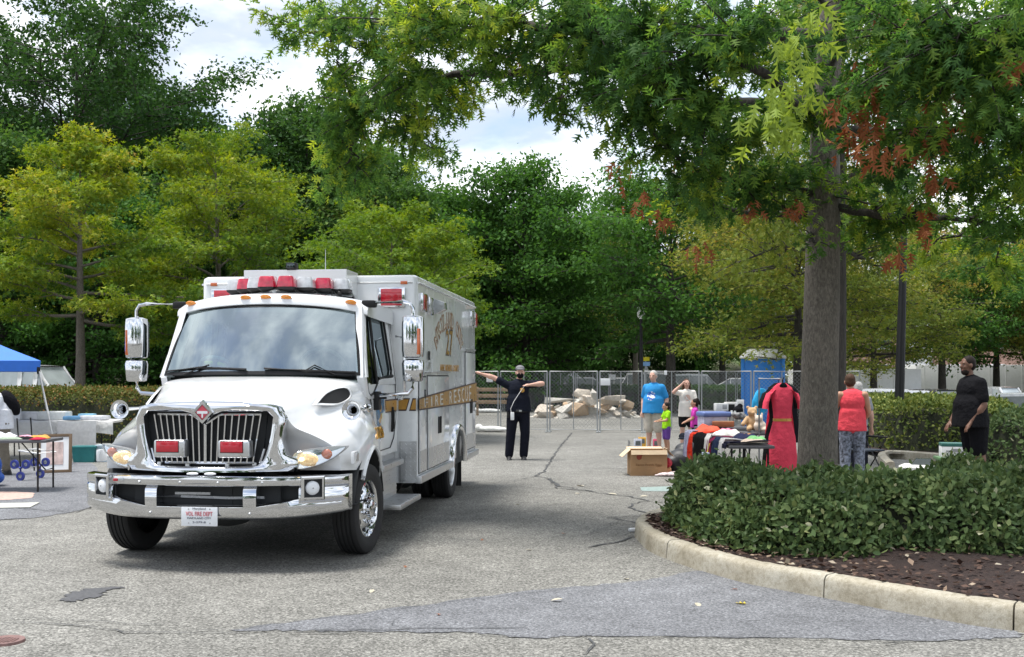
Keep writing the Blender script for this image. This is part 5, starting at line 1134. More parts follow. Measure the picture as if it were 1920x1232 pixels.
for i in range(8):
    a, b = Vector((*pts[i], 0)), Vector((*pts[i+1], 0)); fence_panel('temporary_fence', a+(b-a).normalized()*.03, b, 'near temporary chain link fence panel '+lbs[i], 'near row of temporary fence panels')
fpts = [(-3.2, 49), (-.4, 49), (1.5, 48.6), (2.9, 48.4), (4.4, 48.2), (7, 48), (10, 47.6), (13, 47.2)]
flb = ['beside the ambulance tail', 'with the timber bench before it', 'left of the rubble', 'behind the rubble peak', 'behind the right end of the rubble', 'behind the man in blue', 'behind the toilet']
for i in range(7):
    a, b = Vector((*fpts[i], 0)), Vector((*fpts[i+1], 0)); fence_panel('temporary_fence', a+(b-a).normalized()*.03, b, 'far chain link fence panel along the dark hedge, '+flb[i], 'far row of fence panels', 1.75)
M['paper'] = mat('white_board', (.72, .73, .74), .6, var=.03)
for px, py, Y, w_, h_, lb in ((1135, 716, 30.15, .27, .20, 'larger white notice on the fence over the rubble'), (1148, 707, 48.1, .30, .24, 'small white notice on the far fence'), (918, 712, 30.75, .18, .14, 'white tag on the fence left of the pointing man'), (947, 718, 30.4, .12, .10, 'small white card on the fence beside the pointing man'), (1248, 699, 29.9, .08, .12, 'tiny white tag hung on the fence rail right of the blue shirt')):
    bm = B(); c = P(px, py, Y); box(bm, c, (w_, .012, h_), bev=.004); tag(fin(bm, 'fence_notice', M['paper']), lb, 'notice')
# sandbags on the fence feet
M['sack'] = mat('white_sandbag', (.62, .62, .60), .9, var=.12, scale=12, bmp=.5, bscale=18)
for px, py, Y, L, lb in ((920, 806, 30.4, .85, 'white sandbag lying on the fence foot beside the pointing man'), (915, 770, 46.5, 1.2, 'far white sandbag behind the fence left of the pointing man')):
    c = P(px, py, Y); bm = B(); ell(bm, (0, 0, .09), (L/2, .17, .09)); ell(bm, (-L*.40, .02, .12), (.12, .12, .12)); ell(bm, (L*.3, -.03, .08), (.25, .16, .07)); o = remesh(bm, 'sandbag', M['sack'], None, .03, 3); o.location = (c.x, c.y, 0); tag(o, lb, 'sandbag')
# timber bench of three planks
be = empty('timber_barrier', at(930, 43), 0, 'weathered barrier of three timber planks behind the fence by the ambulance', 'barrier'); M['plank'] = mat('weathered_plank', (.26, .18, .11), .85, var=.3, scale=8, bmp=.3, bscale=60)
for z in (.55, .80, 1.05):
    bm = B(); box(bm, (0, 0, z), (1.7, .05, .15), bev=.008); fin(bm, 'plank', M['plank'], be)
for x in (-.75, .75):
    bm = B(); box(bm, (x, .06, .58), (.1, .07, 1.15), bev=.008); fin(bm, 'post', M['plank'], be)
# rubble heap: every block is a thing of its own
def rockmat(n, a, b):
    m, t, p = newmat(n); n1 = noise(t, 3.5, 6, .65); n2 = noise(t, 40, 4, .6)
    t.links.new(mul(t, ramp(t, n1.outputs['Fac'], [(.3, a), (.7, b)]), ramp(t, n2.outputs['Fac'], [(.3, .75), (.7, 1.15)])), p.inputs['Base Color']); p.inputs['Roughness'].default_value = .92
    t.links.new(bump(t, n1.outputs['Fac'], .6, .08), p.inputs['Normal']); return m
RM = [rockmat('concrete_rubble', (.40, .38, .34), (.62, .59, .53)), rockmat('tan_rubble', (.44, .38, .31), (.62, .56, .48)), rockmat('ochre_rubble', (.46, .32, .20), (.58, .44, .31))]
rr = random.Random(4)
def block(name, c, s, rot, m, label):
    bm = B(); sd = rr.uniform(0, 99); pts_ = []
    for k in range(16):
        v = Vector((rr.uniform(-1, 1), rr.uniform(-1, 1), rr.uniform(-1, 1))); v = Vector([math.copysign(abs(q)**.35, q) for q in v])*.5*rr.uniform(.8, 1.05); pts_.append(bm.verts.new((v.x*s[0], v.y*s[1], v.z*s[2])))
    g_ = bmesh.ops.convex_hull(bm, input=bm.verts[:])
    for v in [v for v in bm.verts if not v.link_faces]: bm.verts.remove(v)
    bmesh.ops.bevel(bm, geom=bm.edges[:], offset=min(s)*.05, segments=1, affect='EDGES', clamp_overlap=True)
    o = fin(bm, name, m, None, 20); o.location = c; o.rotation_euler = rot; return tag(o, label, 'rubble', 'blocks of the rubble heap')
BY = 40.5; nb = BY/FPX
big = [(1090, 768, .5, .55, .52, 2, 'large ochre boulder at the front middle of the rubble heap'), (1050, 748, 1.15, .35, .26, 0, 'long pale slab across the left of the rubble heap'), (1094, 738, .62, .5, .40, 1, 'tan block at the very top of the rubble heap'), (1105, 750, .5, .45, .45, 1, 'tan block leaning below the peak of the rubble heap'), (1148, 752, 1.0, .4, .34, 1, 'long tan slab sloping down the right of the rubble heap'), (1175, 760, .45, .4, .35, 2, 'rough ochre lump at the right of the rubble heap'), (1120, 775, .9, .45, .30, 0, 'broad grey slab at the foot of the rubble heap'), (1023, 768, .7, .4, .42, 1, 'tan slab leaning at the left end of the rubble heap'), (1056, 780, .42, .35, .28, 0, 'rounded grey stone at the front left of the rubble heap'), (1060, 766, .75, .35, .28, 0, 'flat grey piece under the long slab of the rubble heap'), (1113, 745, .25, .35, .62, 0, 'upright pale shard beside the peak of the rubble heap'), (1165, 748, .35, .35, .38, 1, 'pale pointed block on the right shoulder of the rubble heap'), (1160, 775, .95, .35, .22, 0, 'thin sloping slab low on the right of the rubble heap')]
for px, py, a, b, c, mi, lb in big:
    p = P(px, py, BY+rr.uniform(-.3, .5)); block('rubble_block', p, (a*1.05, b*1.4, c*1.05), (rr.uniform(-.3, .3), rr.uniform(-.5, .5), rr.uniform(-.6, .6)), RM[mi], lb)
for k in range(54):
    x = rr.uniform(1002, 1190); hmax = 52*math.exp(-((x-1102)/55)**2)+10; y = 783-rr.random()**1.5*hmax*.75
    p = P(x, y, BY+rr.uniform(-.2, 1.2)); sz = rr.uniform(.14, .48); block('rubble_block', (p.x, p.y, max(.06, p.z-.05)), (sz*1.3, sz*1.1, sz*.75), (rr.uniform(-.6, .6), rr.uniform(-.6, .6), rr.uniform(0, 3)), RM[rr.choice((0, 0, 1, 1, 2))], 'small broken stone or concrete piece among the rubble heap behind the fence')
bm = B(); vr = [bm.verts.new((2.9+2.1*math.cos(a)*(1+.1*math.sin(5*a)), 41.4+1.2*math.sin(a), 0)) for a in np.linspace(0, 2*math.pi, 24, endpoint=False)]; tp_ = bm.verts.new((2.9, 41.6, .75))
for i in range(24): bm.faces.new((vr[i], vr[(i+1) % 24], tp_))
fin(bm, 'rubble_fines', RM[0], None, 60)['kind'] = 'stuff'; bpy.data.objects['rubble_fines']['label'] = 'fine broken grit filling the core of the rubble heap'; bpy.data.objects['rubble_fines']['category'] = 'grit'
# portable toilet
pt = empty('portable_toilet', at(1431, 33), R(-14), 'blue portable toilet with pale roof behind the fence', 'toilet'); M['pblue'] = mat('blue_plastic', (.012, .17, .52), .4, var=.08); M['proof'] = mat('pale_plastic', (.60, .60, .57), .5, var=.06)
bm = B(); box(bm, (0, 0, 1.02), (1.14, 1.14, 1.95), bev=.03); fin(bm, 'cabin', M['pblue'], pt)
for x in (-.57, .57):
    for y in (-.57, .57):
        bm = B(); box(bm, (x, y, 1.0), (.09, .09, 2.0), bev=.02); fin(bm, 'corner_post', M['pblue'], pt)
bm = B(); box(bm, (0, -.58, 1.0), (.72, .02, 1.80), bev=.008); dr_ = fin(bm, 'door', M['pblue'], pt); bm = B(); box(bm, (.28, -.60, 1.0), (.05, .03, .14), bev=.006); fin(bm, 'latch', M['proof'], dr_)
bm = B(); q = lambda s_, z: [Vector((a*s_, b*s_, z)) for a, b in ((-1, -1), (1, -1), (1, 1), (-1, 1))]; ringloft(bm, [q(.64, 1.97), q(.66, 2.0), q(.62, 2.06), q(.42, 2.24), q(.36, 2.25)]); fin(bm, 'roof', M['proof'], pt, 20)
bm = B(); cyl(bm, (.3, .3, 2.1), (.3, .3, 2.45), .05); fin(bm, 'vent_pipe', M['proof'], pt)
pt.scale = (1.06, 1.06, 1.08)
# lamp posts
def lamp_post(base, H, r0, label):
    o = empty('lamp_post', base, 0, label, 'lamp post'); bm = B(); seg = 24
    def fl(r, z): return [Vector((r*(1-.07*(k % 2))*math.cos(2*math.pi*k/seg), r*(1-.07*(k % 2))*math.sin(2*math.pi*k/seg), z)) for k in range(seg)]
    ringloft(bm, [fl(r0, .3), fl(r0*.95, 2), fl(r0*.6, H)]); fin(bm, 'shaft', M['black'], o, 30)
    bm = B(); lathe(bm, [(r0*2.2, 0), (r0*2.2, .08), (r0*1.9, .12), (r0*1.6, .3), (r0*1.25, .45), (r0*1.0, .5)], (0, 0, 0), (0, 0, 1), 20); fin(bm, 'base', M['black'], o)
    bm = B(); lathe(bm, [(r0*.7, 0), (.16, .12), (.17, .5)], (0, 0, H), (0, 0, 1), 16); fin(bm, 'lantern', M['paper'], o)
    bm = B(); lathe(bm, [(.22, .5), (.2, .56), (.05, .72), (.001, .8)], (0, 0, H), (0, 0, 1), 16); fin(bm, 'cap', M['black'], o); return o
lamp_post(at(1684, 23.5, .1), 5.2, .105, 'tall black fluted lamp post rising from the pale hedge').rotation_euler = (0, R(1.6), 0)
lamp_post(at(1202, 43), 3.9, .09, 'thin black lamp post among the trees behind the blue shirt man')
# street sign
sg = empty('street_sign', at(1211, 46), 0, 'yellow and blue sign on a thin post above the fence', 'sign')
bm = B(); tube(bm, [(0, 0, 0), (0, 0, 2.35)], .03, 6); fin(bm, 'post', M['wirem'], sg)
bm = B(); box(bm, (.02, -.04, 2.33), (.26, .02, .17), bev=.004); fin(bm, 'yellow_panel', mat('sign_yellow', (.75, .65, .02), .5), sg); bm = B(); box(bm, (.02, -.04, 2.12), (.30, .02, .18), bev=.004); fin(bm, 'blue_panel', mat('sign_blue', (.25, .45, .75), .5), sg); bm = B(); ell(bm, (.01, -.05, 1.86), (.08, .02, .17)); fin(bm, 'oval_panel', M['wirem'], sg)
# kerb by the pale hedge
bm = B(); rings = []
for x, y in cat([(6.35, 17.9), (6.75, 19.4), (7.1, 20.4), (7.5, 20.6), (8.2, 19.4), (8.9, 18.2)], 6): rings.append([Vector((x+a, y, z)) for a, z in ((-.08, 0), (-.07, .14), (.0, .165), (.07, .15), (.08, 0))])
ringloft(bm, rings); fin(bm, 'kerb', M['concrete'])['kind'] = 'structure'
bm = B(); rings = [[Vector((7.2, 20.5, .10)), Vector((7.9, 20.4, .10)), Vector((8.5, 19.0, .10)), Vector((9.2, 17.6, .10)), Vector((13.2, 16.7, .10))], [Vector((7.2, 29, .10)), Vector((8.9, 29, .12)), Vector((10.5, 29, .12)), Vector((12, 29, .12)), Vector((13.2, 29, .10))]]; ringloft(bm, rings, False, False); fin(bm, 'planting_bed', M['mulch'])['kind'] = 'structure'

# ---- cars
M['tyre2'] = M['tyre']; M['carglass'] = mat('car_glass', (.10, .115, .12), .05, 0, var=.1, spec=.9, rvar=.02); M['glareglass'] = mat('painted_reflection_glass', (.36, .40, .41), .05, 0, var=.25, scale=1.2, spec=.9, rvar=.02); M['hub'] = mat('alloy_wheel', (.45, .46, .47), .35, .8)  # pickup panes: white reflection painted into the pale base colour
def car(name, loc, rz, col, label, L=4.6, W_=1.8, H_=1.48, kind='sedan', cat_='car', metal=.3):
    o = empty(name, loc, rz, label, cat_, None); pm = mat('car_paint', col, .28, metal, var=.03, coat=.8)
    if kind == 'sedan': bel = [(0, .55), (.02, .68), (.10, .80), (.30, .92), (.50, .95), (.80, .96), (.97, .92), (1, .62)]; roof_ = [(.27, .92), (.42, H_), (.66, H_), (.86, .95)]
    elif kind == 'suv': bel = [(0, .6), (.02, .85), (.08, .98), (.28, 1.08), (.6, 1.1), (.97, 1.1), (.995, 1.0), (1, .7)]; roof_ = [(.25, 1.06), (.38, H_-.03), (.6, H_), (.90, H_-.04), (.985, 1.1)]
    else: bel = [(0, .7), (.02, 1.0), (.06, 1.10), (.26, 1.18), (.5, 1.2), (.95, 1.2), (.995, 1.18), (1, .75)]; roof_ = [(.25, 1.16), (.355, H_-.04), (.45, H_), (.60, H_), (.64, 1.2)]
    bm = B(); rings = []; xs = [q[0] for q in bel]; zs_ = [q[1] for q in bel]
    for t_ in np.linspace(0, 1, 30):
        zt_ = float(np.interp(t_, xs, zs_)); e = max(0, abs(t_-.5)*2-.75)/.25; hw = W_/2*(1-.16*e*e); zb_ = .22+.06*e; y = (t_-.5)*L
        rings.append([Vector((x, y, z)) for x, z in [(-hw*.88, zb_), (-hw, zb_+.12), (-hw*1.0, zb_+(zt_-zb_)*.55), (-hw*.96, zt_-.06), (-hw*.86, zt_), (0, zt_+.02), (hw*.86, zt_), (hw*.96, zt_-.06), (hw, zb_+(zt_-zb_)*.55), (hw, zb_+.12), (hw*.88, zb_)]])
    ringloft(bm, rings); body = fin(bm, 'body', pm, o, 45)
    bm = B(); rings = []
    for t_, z in [(roof_[0][0]+.01, roof_[0][1])]+roof_[1:-1]+[(roof_[-1][0]-.01, roof_[-1][1])]:
        base = roof_[0][1]-.04; hw = W_/2*.88; k = (z-base)/(H_-base); y = (t_-.5)*L; hw2 = hw*(1-.16*k)
        rings.append([Vector((-hw2, y, z)), Vector((-hw2*.8, y, z+.005)), Vector((hw2*.8, y, z+.005)), Vector((hw2, y, z)), Vector((hw, y+.0, base)), Vector((-hw, y, base))])
    ringloft(bm, rings); fin(bm, 'glasshouse', M['carglass'] if kind != 'pickup' else M['glareglass'], o, 30)
    bm = B(); rr0 = [r_ for r_ in rings[1:-1]]
    q = []
    for i, r_ in enumerate(rr0): q.append([v+Vector((0, (-.05 if i == 0 else .05 if i == len(rr0)-1 else 0), .012+dz)) for v, dz in ((r_[0]+Vector((-.016, 0, -.10)), 0), (r_[0], 0), (r_[1], .015), (r_[2], .015), (r_[3], 0), (r_[3]+Vector((.016, 0, -.10)), 0))])
    ringloft(bm, q, False, False); fin(bm, 'roof', pm, o, 50)
    for s in (-1, 1):
        j = 0 if s < 0 else 3
        for i in range(len(rings)):
            r_ = rings[i]; a = r_[j]+Vector((s*.012, 0, 0)); k = 5 if s < 0 else 4; b = r_[k]+Vector((s*.012, 0, 0))
            if 0 < i < len(rings)-1:
                # pillars follow the edges of the glasshouse
                other = rings[i-1] if i == 1 else rings[i+1] if i == len(rings)-2 else None
                if other: bm = B(); tube(bm, [a, other[j]+Vector((s*.006, 0, 0))], .022 if kind != 'pickup' else .075, 5); fin(bm, 'pillar', pm, o)
                if True:
                    bm = B(); tube(bm, [a, b], .018 if kind != 'pickup' else .085, 5); fin(bm, 'pillar', pm, o)
        for y in (-.5*L+.19*L, .5*L-.19*L):
            bm = B(); rt = .33 if kind == 'sedan' else .37; lathe(bm, [(rt*.62, -.1), (rt*.95, -.1), (rt, -.07), (rt, .07), (rt*.95, .1), (rt*.62, .1)], (s*(W_/2-.10), y, rt), (s, 0, 0), 20); wh = fin(bm, 'wheel', M['tyre2'], o, 40)
            bm = B(); lathe(bm, [(rt*.64, .06), (rt*.6, .08), (rt*.5, .06), (rt*.15, .07), (.001, .075)], (s*(W_/2-.09), y, rt), (s, 0, 0), 16); fin(bm, 'rim', M['hub'], wh)
        bm = B(); box(bm, (s*W_*.36, -L/2+.06, .66 if kind == 'sedan' else .82), (.34, .12, .14), bev=.03); fin(bm, 'headlight', M['cleardome'], o)
        bm = B(); box(bm, (s*W_*.37, L/2-.05, .78 if kind == 'sedan' else .95), (.26, .1, .14), bev=.03); fin(bm, 'taillight', M['redlens'], o)
        bm = B(); box(bm, (s*(W_/2+.06), (roof_[0][0]+.06-.5)*L, roof_[0][1]+.08), (.18, .10, .13), bev=.03); fin(bm, 'mirror', M['black'], o)
    bm = B(); box(bm, (0, -L/2+.02, .55), (W_*.55, .06, .20), bev=.02); fin(bm, 'grille', M['black'], o)
    return o
WH, SV, DK = (.72, .73, .74), (.42, .44, .46), (.05, .055, .06)
car('pickup_truck', at(50, 34.5), R(82), WH, 'white pickup with a crew cab parked behind the rusty hedge on the left', 5.6, 1.95, 1.93, 'pickup', 'pickup', 0)
CG = 'cars parked beyond the hedge behind the rubble'
for px, Y, rz, col, k, H_, lb in [(1060, 66, 70, SV, 'suv', 1.75, 'silver car high up behind the left of the rubble'), (1100, 64, 85, SV, 'sedan', 1.50, 'silver sedan parked behind the peak of the rubble'), (1173, 64, 88, WH, 'sedan', 1.48, 'pale sedan parked right of the white fence notice'), (1238, 62, 80, WH, 'suv', 1.8, 'white van like car behind the blue shirt man'), (1305, 62, 86, SV, 'suv', 1.7, 'silver car parked behind the woman in white'), (1392, 66, 80, WH, 'sedan', 1.45, 'pale car behind the hedge just left of the blue toilet')]:
    car('parked_car', (*at(px, Y)[:2], 0.0), R(rz), col, lb, 4.6, 1.8, H_, k)
for px, Y, rz, col, k, H_, lb in [(1668, 44, 82, WH, 'suv', 1.72, 'white car left of and behind the lamp post base'), (1706, 46, 88, WH, 'suv', 1.72, 'white car just right of the lamp post base'), (1738, 60, 60, (.25, .33, .45), 'sedan', 1.5, 'small blue grey car between the lamp post and the man in black'), (1770, 47, 8, (.10, .10, .11), 'suv', 1.75, 'dark sport utility car facing us left of the man in black'), (1795, 55, 20, (.45, .06, .05), 'sedan', 1.45, 'red car half hidden by the man in black'), (1868, 52, 30, WH, 'pickup', 1.8, 'white pickup just right of the man in black'), (1990, 34, 60, SV, 'suv', 1.70, 'silver estate car cut by the right edge of the picture'), (1845, 38, 10, (.30, .31, .32), 'sedan', 1.4, 'grey car low behind the man in black')]:
    car('parked_car', at(px, Y, ground_z(*at(px, Y)[:2])), R(rz), col, lb, 4.6, 1.8, H_, k)
# white trailers and the brick building far right
M['trailer'] = mat('white_trailer', (.74, .74, .73), .5, var=.04)
for px, Y, L, h, lb in ((1600, 62, 7, 2.6, 'white box trailer beyond the woman in coral'), (1880, 78, 14, 3.0, 'long white trailer far behind the man in black'), (1745, 84, 7, 2.7, 'far white trailer between the lamp post and the man in black')):
    tr_ = empty('box_trailer', at(px, Y, ground_z(*at(px, Y)[:2])), R(3), lb, 'trailer'); bm = B(); box(bm, (0, 0, .7+h/2-.3), (L, 2.4, h-.5), bev=.04); fin(bm, 'box', M['trailer'], tr_)
    for k in range(int(L/1.2)): bm = B(); box(bm, (-L/2+.6+k*1.2, -1.215, .7+h/2-.3), (.05, .03, h-.6)); fin(bm, 'rib', M['trailer'], tr_)
    for x in (L*.25, L*.4): bm = B(); lathe(bm, [(.2, -.12), (.4, -.12), (.4, .12), (.2, .12)], (x, -1.0, .4), (0, 1, 0), 18); fin(bm, 'wheel', M['tyre'], tr_)
    bm = B(); box(bm, (0, 0, .55), (L*.9, 1.2, .2)); fin(bm, 'chassis', M['black'], tr_)
bd = empty('brick_building', (56, 118, -.75), R(-12), 'pinkish brick building with white window bay far right behind trees', 'building'); M['brick'] = mat('pink_brick', (.46, .29, .23), .9, var=.15, scale=2, bmp=.2, bscale=6)
bm = B(); box(bm, (0, 0, 6), (44, 14, 12), bev=.05); fin(bm, 'wall', M['brick'], bd)
bm = B(); box(bm, (0, 0, 12.2), (45, 15, .6), bev=.1); fin(bm, 'roof', M['trailer'], bd)
for i in range(11):
    for j in range(3):
        bm = B(); box(bm, (-19+i*3.8, -7.02, 2.6+j*3.6), (1.7, .16, 2.0), bev=.03); wn = fin(bm, 'window', M['trailer'], bd); bm = B(); box(bm, (-19+i*3.8, -7.11, 2.6+j*3.6), (1.4, .04, 1.7)); fin(bm, 'pane', M['carglass'], wn)
for x in (-12, 6): bm = B(); box(bm, (x, -7.6, 6), (3.4, 1.3, 11.5), bev=.1); fin(bm, 'bay', M['trailer'], bd)
# ================================================================== PEOPLE
M['hair_dark'] = mat('dark_hair', (.018, .013, .011), .6, var=.3, scale=40, bmp=.4, bscale=80, spec=.12); M['hair_grey'] = mat('grey_hair', (.42, .41, .39), .7, var=.2, scale=40, bmp=.4, bscale=80, spec=.12); M['hair_brown'] = mat('brown_hair', (.07, .04, .026), .6, var=.3, scale=40, bmp=.4, bscale=80, spec=.12)
M['eye'] = mat('eye_dark', (.02, .015, .012), .2); M['lip'] = mat('lip', (.40, .16, .14), .5); M['shoe'] = mat('black_boot', (.014, .014, .015), .5); M['shoe_w'] = mat('pale_shoe', (.55, .55, .55), .6)
def cap(bm, a, b, ra, rb, flat=1.0, seg=12):
    a, b = Vector(a), Vector(b); d = (b-a); L = d.length
    if L < 1e-5: ell(bm, a, (ra, ra, ra)); return
    d.normalize(); ks = [-.98, -.75, -.4, 0]; pts, rs = [], []
    for k in ks: pts.append(a+d*ra*k); rs.append(ra*math.sqrt(max(1-k*k, .01)))
    for k in [0, .4, .75, .98]: pts.append(b+d*rb*k); rs.append(rb*math.sqrt(max(1-k*k, .01)))
    tube(bm, pts, rs, seg, True, 0, flat)
def hand(bm, w, d, s=1.0, curl=.35, side=1, spread=.12):
    w = Vector(w); d = Vector(d).normalized(); a, b = frame(d); k = s
    pc = w+d*.05*k; cap(bm, w, pc+d*.02*k, .026*k, .034*k, .75)
    for i in range(4):
        o = (i-1.5)*.019*k; L = (.072, .080, .075, .060)[i]*k; p0 = pc+a*o+d*.025*k; dd = (d+a*(i-1.5)*spread).normalized()
        p1 = p0+dd*L*.5; p2 = p1+(dd*math.cos(curl)-b*math.sin(curl)).normalized()*L*.5; cap(bm, p0, p1, .0095*k, .009*k); cap(bm, p1, p2, .009*k, .0075*k)
    p0 = w+d*.025*k+a*side*.026*k; p1 = p0+(d*.6+a*side*.8).normalized()*.04*k; cap(bm, p0, p1, .011*k, .010*k); cap(bm, p1, p1+(d*.9+a*side*.3).normalized()*.03*k, .010*k, .008*k)
BASE = dict(pel=(0, 0, .93), che=(0, 0, 1.28), nek=(0, .01, 1.47), hed=(0, -.015, 1.625), shL=(.185, .01, 1.41), shR=(-.185, .01, 1.41), elL=(.245, .03, 1.12), elR=(-.245, .03, 1.12), wrL=(.265, -.05, .88), wrR=(-.265, -.05, .88),
            hiL=(.095, 0, .90), hiR=(-.095, 0, .90), knL=(.105, -.015, .50), knR=(-.105, -.015, .50), anL=(.11, .03, .085), anR=(-.11, .03, .085))
def person(label, loc, rz, H=1.75, pose={}, skin='skin', top=None, sleeve=.5, bottom=None, blen=1.0, hair=None, hairstyle='short', shoe='shoe', belly=.0, hem=.80, headturn=0, width=1.0, child=False, face=True, hands=(.35, .35), tank=False):
    o = empty('person', loc, rz, label, 'person'); s = H/1.75
    J = {k: Vector(pose.get(k, v)) for k, v in BASE.items()}
    for k in J: J[k] = J[k]*s
    wd = width; hs = s*(1.22 if child else 1.0)
    Rh = Matrix.Rotation(headturn, 3, 'Z'); hd = J['hed']
    def hp(x, y, z): return hd+Rh @ (Vector((x, y, z))*hs)
    def torso(bm, g, shd=1.0):
        ell(bm, J['che']+Vector((0, 0, .02*s)), ((.165*wd+g)*s, (.105+g+belly*.75)*s, (.20+g)*s)); ell(bm, J['che'].lerp(J['pel'], .55)+Vector((0, -belly*.40*s, 0)), ((.150*wd+g+belly*.45)*s, (.10+g+belly)*s, (.19+g)*s)); ell(bm, J['pel'], ((.155*wd+g+belly*.3)*s, (.11+g+belly*.4)*s, (.13+g)*s))
        for q in ('shL', 'shR'): cap(bm, J['che']+Vector((0, 0, .10*s)), (J['che']+Vector((0, 0, .13*s))).lerp(J[q], shd), (.085+g)*s, (.055+g*.7)*s)
        cap(bm, J['nek']+Vector((0, 0, -.10*s)), J['nek'], (.085+g)*s, (.058+g*.4)*s)
    bm = B(); torso(bm, 0)
    ell(bm, hp(0, 0, .02), (.075*hs, .092*hs, .105*hs)); ell(bm, hp(0, -.022, -.055), (.055*hs, .065*hs, .065*hs)); cap(bm, J['nek']+Vector((0, 0, -.03*s)), hp(0, .015, -.05), .056*s, .052*s)
    cap(bm, hp(0, -.088, .015), hp(0, -.105, -.022), .010*hs, .015*hs)
    for sx in (-1, 1): ell(bm, hp(sx*.078, .008, -.002), (.012*hs, .022*hs, .032*hs)); ell(bm, hp(sx*.03, -.076, .035), (.026*hs, .018*hs, .010*hs)); ell(bm, hp(sx*.035, -.066, -.02), (.026*hs, .02*hs, .022*hs))
    for sd, sg in (('L', 1), ('R', -1)):
        cap(bm, J['sh'+sd], J['el'+sd], .054*s*wd, .043*s*wd); cap(bm, J['el'+sd], J['el'+sd].lerp(J['wr'+sd], .35), .043*s*wd, .045*s*wd); cap(bm, J['el'+sd].lerp(J['wr'+sd], .35), J['wr'+sd], .041*s*wd, .027*s)
        hand(bm, J['wr'+sd], J['wr'+sd]-J['el'+sd], s*1.12, hands[0] if sd == 'L' else hands[1], sg)
        cap(bm, J['hi'+sd], J['kn'+sd], .085*s*wd, .056*s*wd); cap(bm, J['kn'+sd], J['kn'+sd].lerp(J['an'+sd], .35)+Vector((0, .012*s, 0)), .055*s*wd, .056*s*wd); cap(bm, J['kn'+sd].lerp(J['an'+sd], .35)+Vector((0, .012*s, 0)), J['an'+sd], .054*s*wd, .036*s)
        cap(bm, J['an'+sd]+Vector((0, .02*s, -.04*s)), J['an'+sd]+Vector((0, -.13*s, -.055*s)), .038*s, .030*s)
    remesh(bm, 'body', M[skin], o, .0105*max(s, .75), 3)
    if top:
        bm = B(); torso(bm, .018, .62 if tank else 1.0)
        ha, hb = J['pel'].z+.10*s, hem*s
        wq = (.165*wd+.02+belly*.45)*s; dq = (.118+.02+belly*.75)*s; cy = J['pel'].y-belly*.3*s
        rings = [[Vector((J['pel'].x+wq*k*math.cos(a), cy+dq*k*math.sin(a), z)) for a in [2*math.pi*i/20 for i in range(20)]] for z, k in ((J['che'].z+.04*s, .62), (J['che'].z-.08*s, .84), (ha+.12*s, .96), (ha, 1.0), (hb+.03*s, 1.06), (hb, 1.07))]; ringloft(bm, rings)
        if not tank:
            for sd in 'LR':
                e = J['sh'+sd].lerp(J['el'+sd], sleeve) if sleeve <= 1 else J['el'+sd].lerp(J['wr'+sd], sleeve-1)
                if sleeve > 1: cap(bm, J['sh'+sd], J['el'+sd], .075*s*wd, .058*s*wd); cap(bm, J['el'+sd], e, .058*s, .045*s)
                else: cap(bm, J['sh'+sd]+Vector((0, 0, -.012*s)), e, .066*s*wd, .066*s*wd)
        remesh(bm, 'shirt', top, o, .012*max(s, .75), 9)
    if bottom:
        bm = B(); ell(bm, J['pel'], ((.16*wd+.02+belly*.3)*s, (.12+.015+belly*.4)*s, .135*s))
        for sd in 'LR':
            a, k_, n_ = J['hi'+sd], J['kn'+sd], J['an'+sd]
            if blen <= 1: e = a.lerp(k_, blen); cap(bm, a, e, .112*s*wd, .098*s*wd)
            else: e = k_.lerp(n_, blen-1); cap(bm, a, k_, .108*s*wd, .082*s*wd); cap(bm, k_, e, .082*s*wd, .072*s*wd)
        remesh(bm, 'trousers' if blen > 1 else 'shorts', bottom, o, .012*max(s, .75), 3)
    for sd in 'LR':
        bm = B(); n_ = J['an'+sd]; cap(bm, n_+Vector((0, .04*s, -.045*s)), n_+Vector((0, -.13*s, -.055*s)), .046*s, .040*s); cap(bm, n_+Vector((0, .02*s, .0)), n_+Vector((0, 0, -.04*s)), .048*s, .048*s); box(bm, n_+Vector((0, -.05*s, -.078*s)), (.09*s, .27*s, .02*s)); remesh(bm, 'shoe', M[shoe], o, .012, 2)
    if hair:
        bm = B(); ell(bm, hp(0, .018, .045), (.084*hs, .094*hs, .094*hs))
        if hairstyle == 'long':
            for sx in (-1, 1): cap(bm, hp(sx*.075, .02, .02), hp(sx*.085, .015, -.14), .035*hs, .035*hs)
            ell(bm, hp(0, .06, -.05), (.085*hs, .055*hs, .12*hs))
        elif hairstyle == 'bob': ell(bm, hp(0, .05, -.01), (.088*hs, .07*hs, .10*hs))
        elif hairstyle == 'pony': ell(bm, hp(0, .05, .0), (.085*hs, .062*hs, .09*hs)); cap(bm, hp(0, .10, .07), hp(0, .15, -.02), .04*hs, .028*hs); ell(bm, hp(0, .075, .11), (.05*hs, .05*hs, .045*hs))
        else: ell(bm, hp(0, .045, .0), (.083*hs, .065*hs, .08*hs))
        remesh(bm, 'hair', hair, o, .010, 2)
    if face:
        for sx in (-1, 1):
            bm = B(); ell(bm, hp(sx*.031, -.082, .014), (.013*hs, .008*hs, .006*hs), None, 10, 6); fin(bm, 'eye', M['eye'], o)
        bm = B(); ell(bm, hp(0, -.082, -.062), (.024*hs, .010*hs, .006*hs), None, 10, 6); fin(bm, 'mouth', M['lip'], o)
    return o, J, hp, s
def clothm(name, col, extra=None): return cloth(name, col)
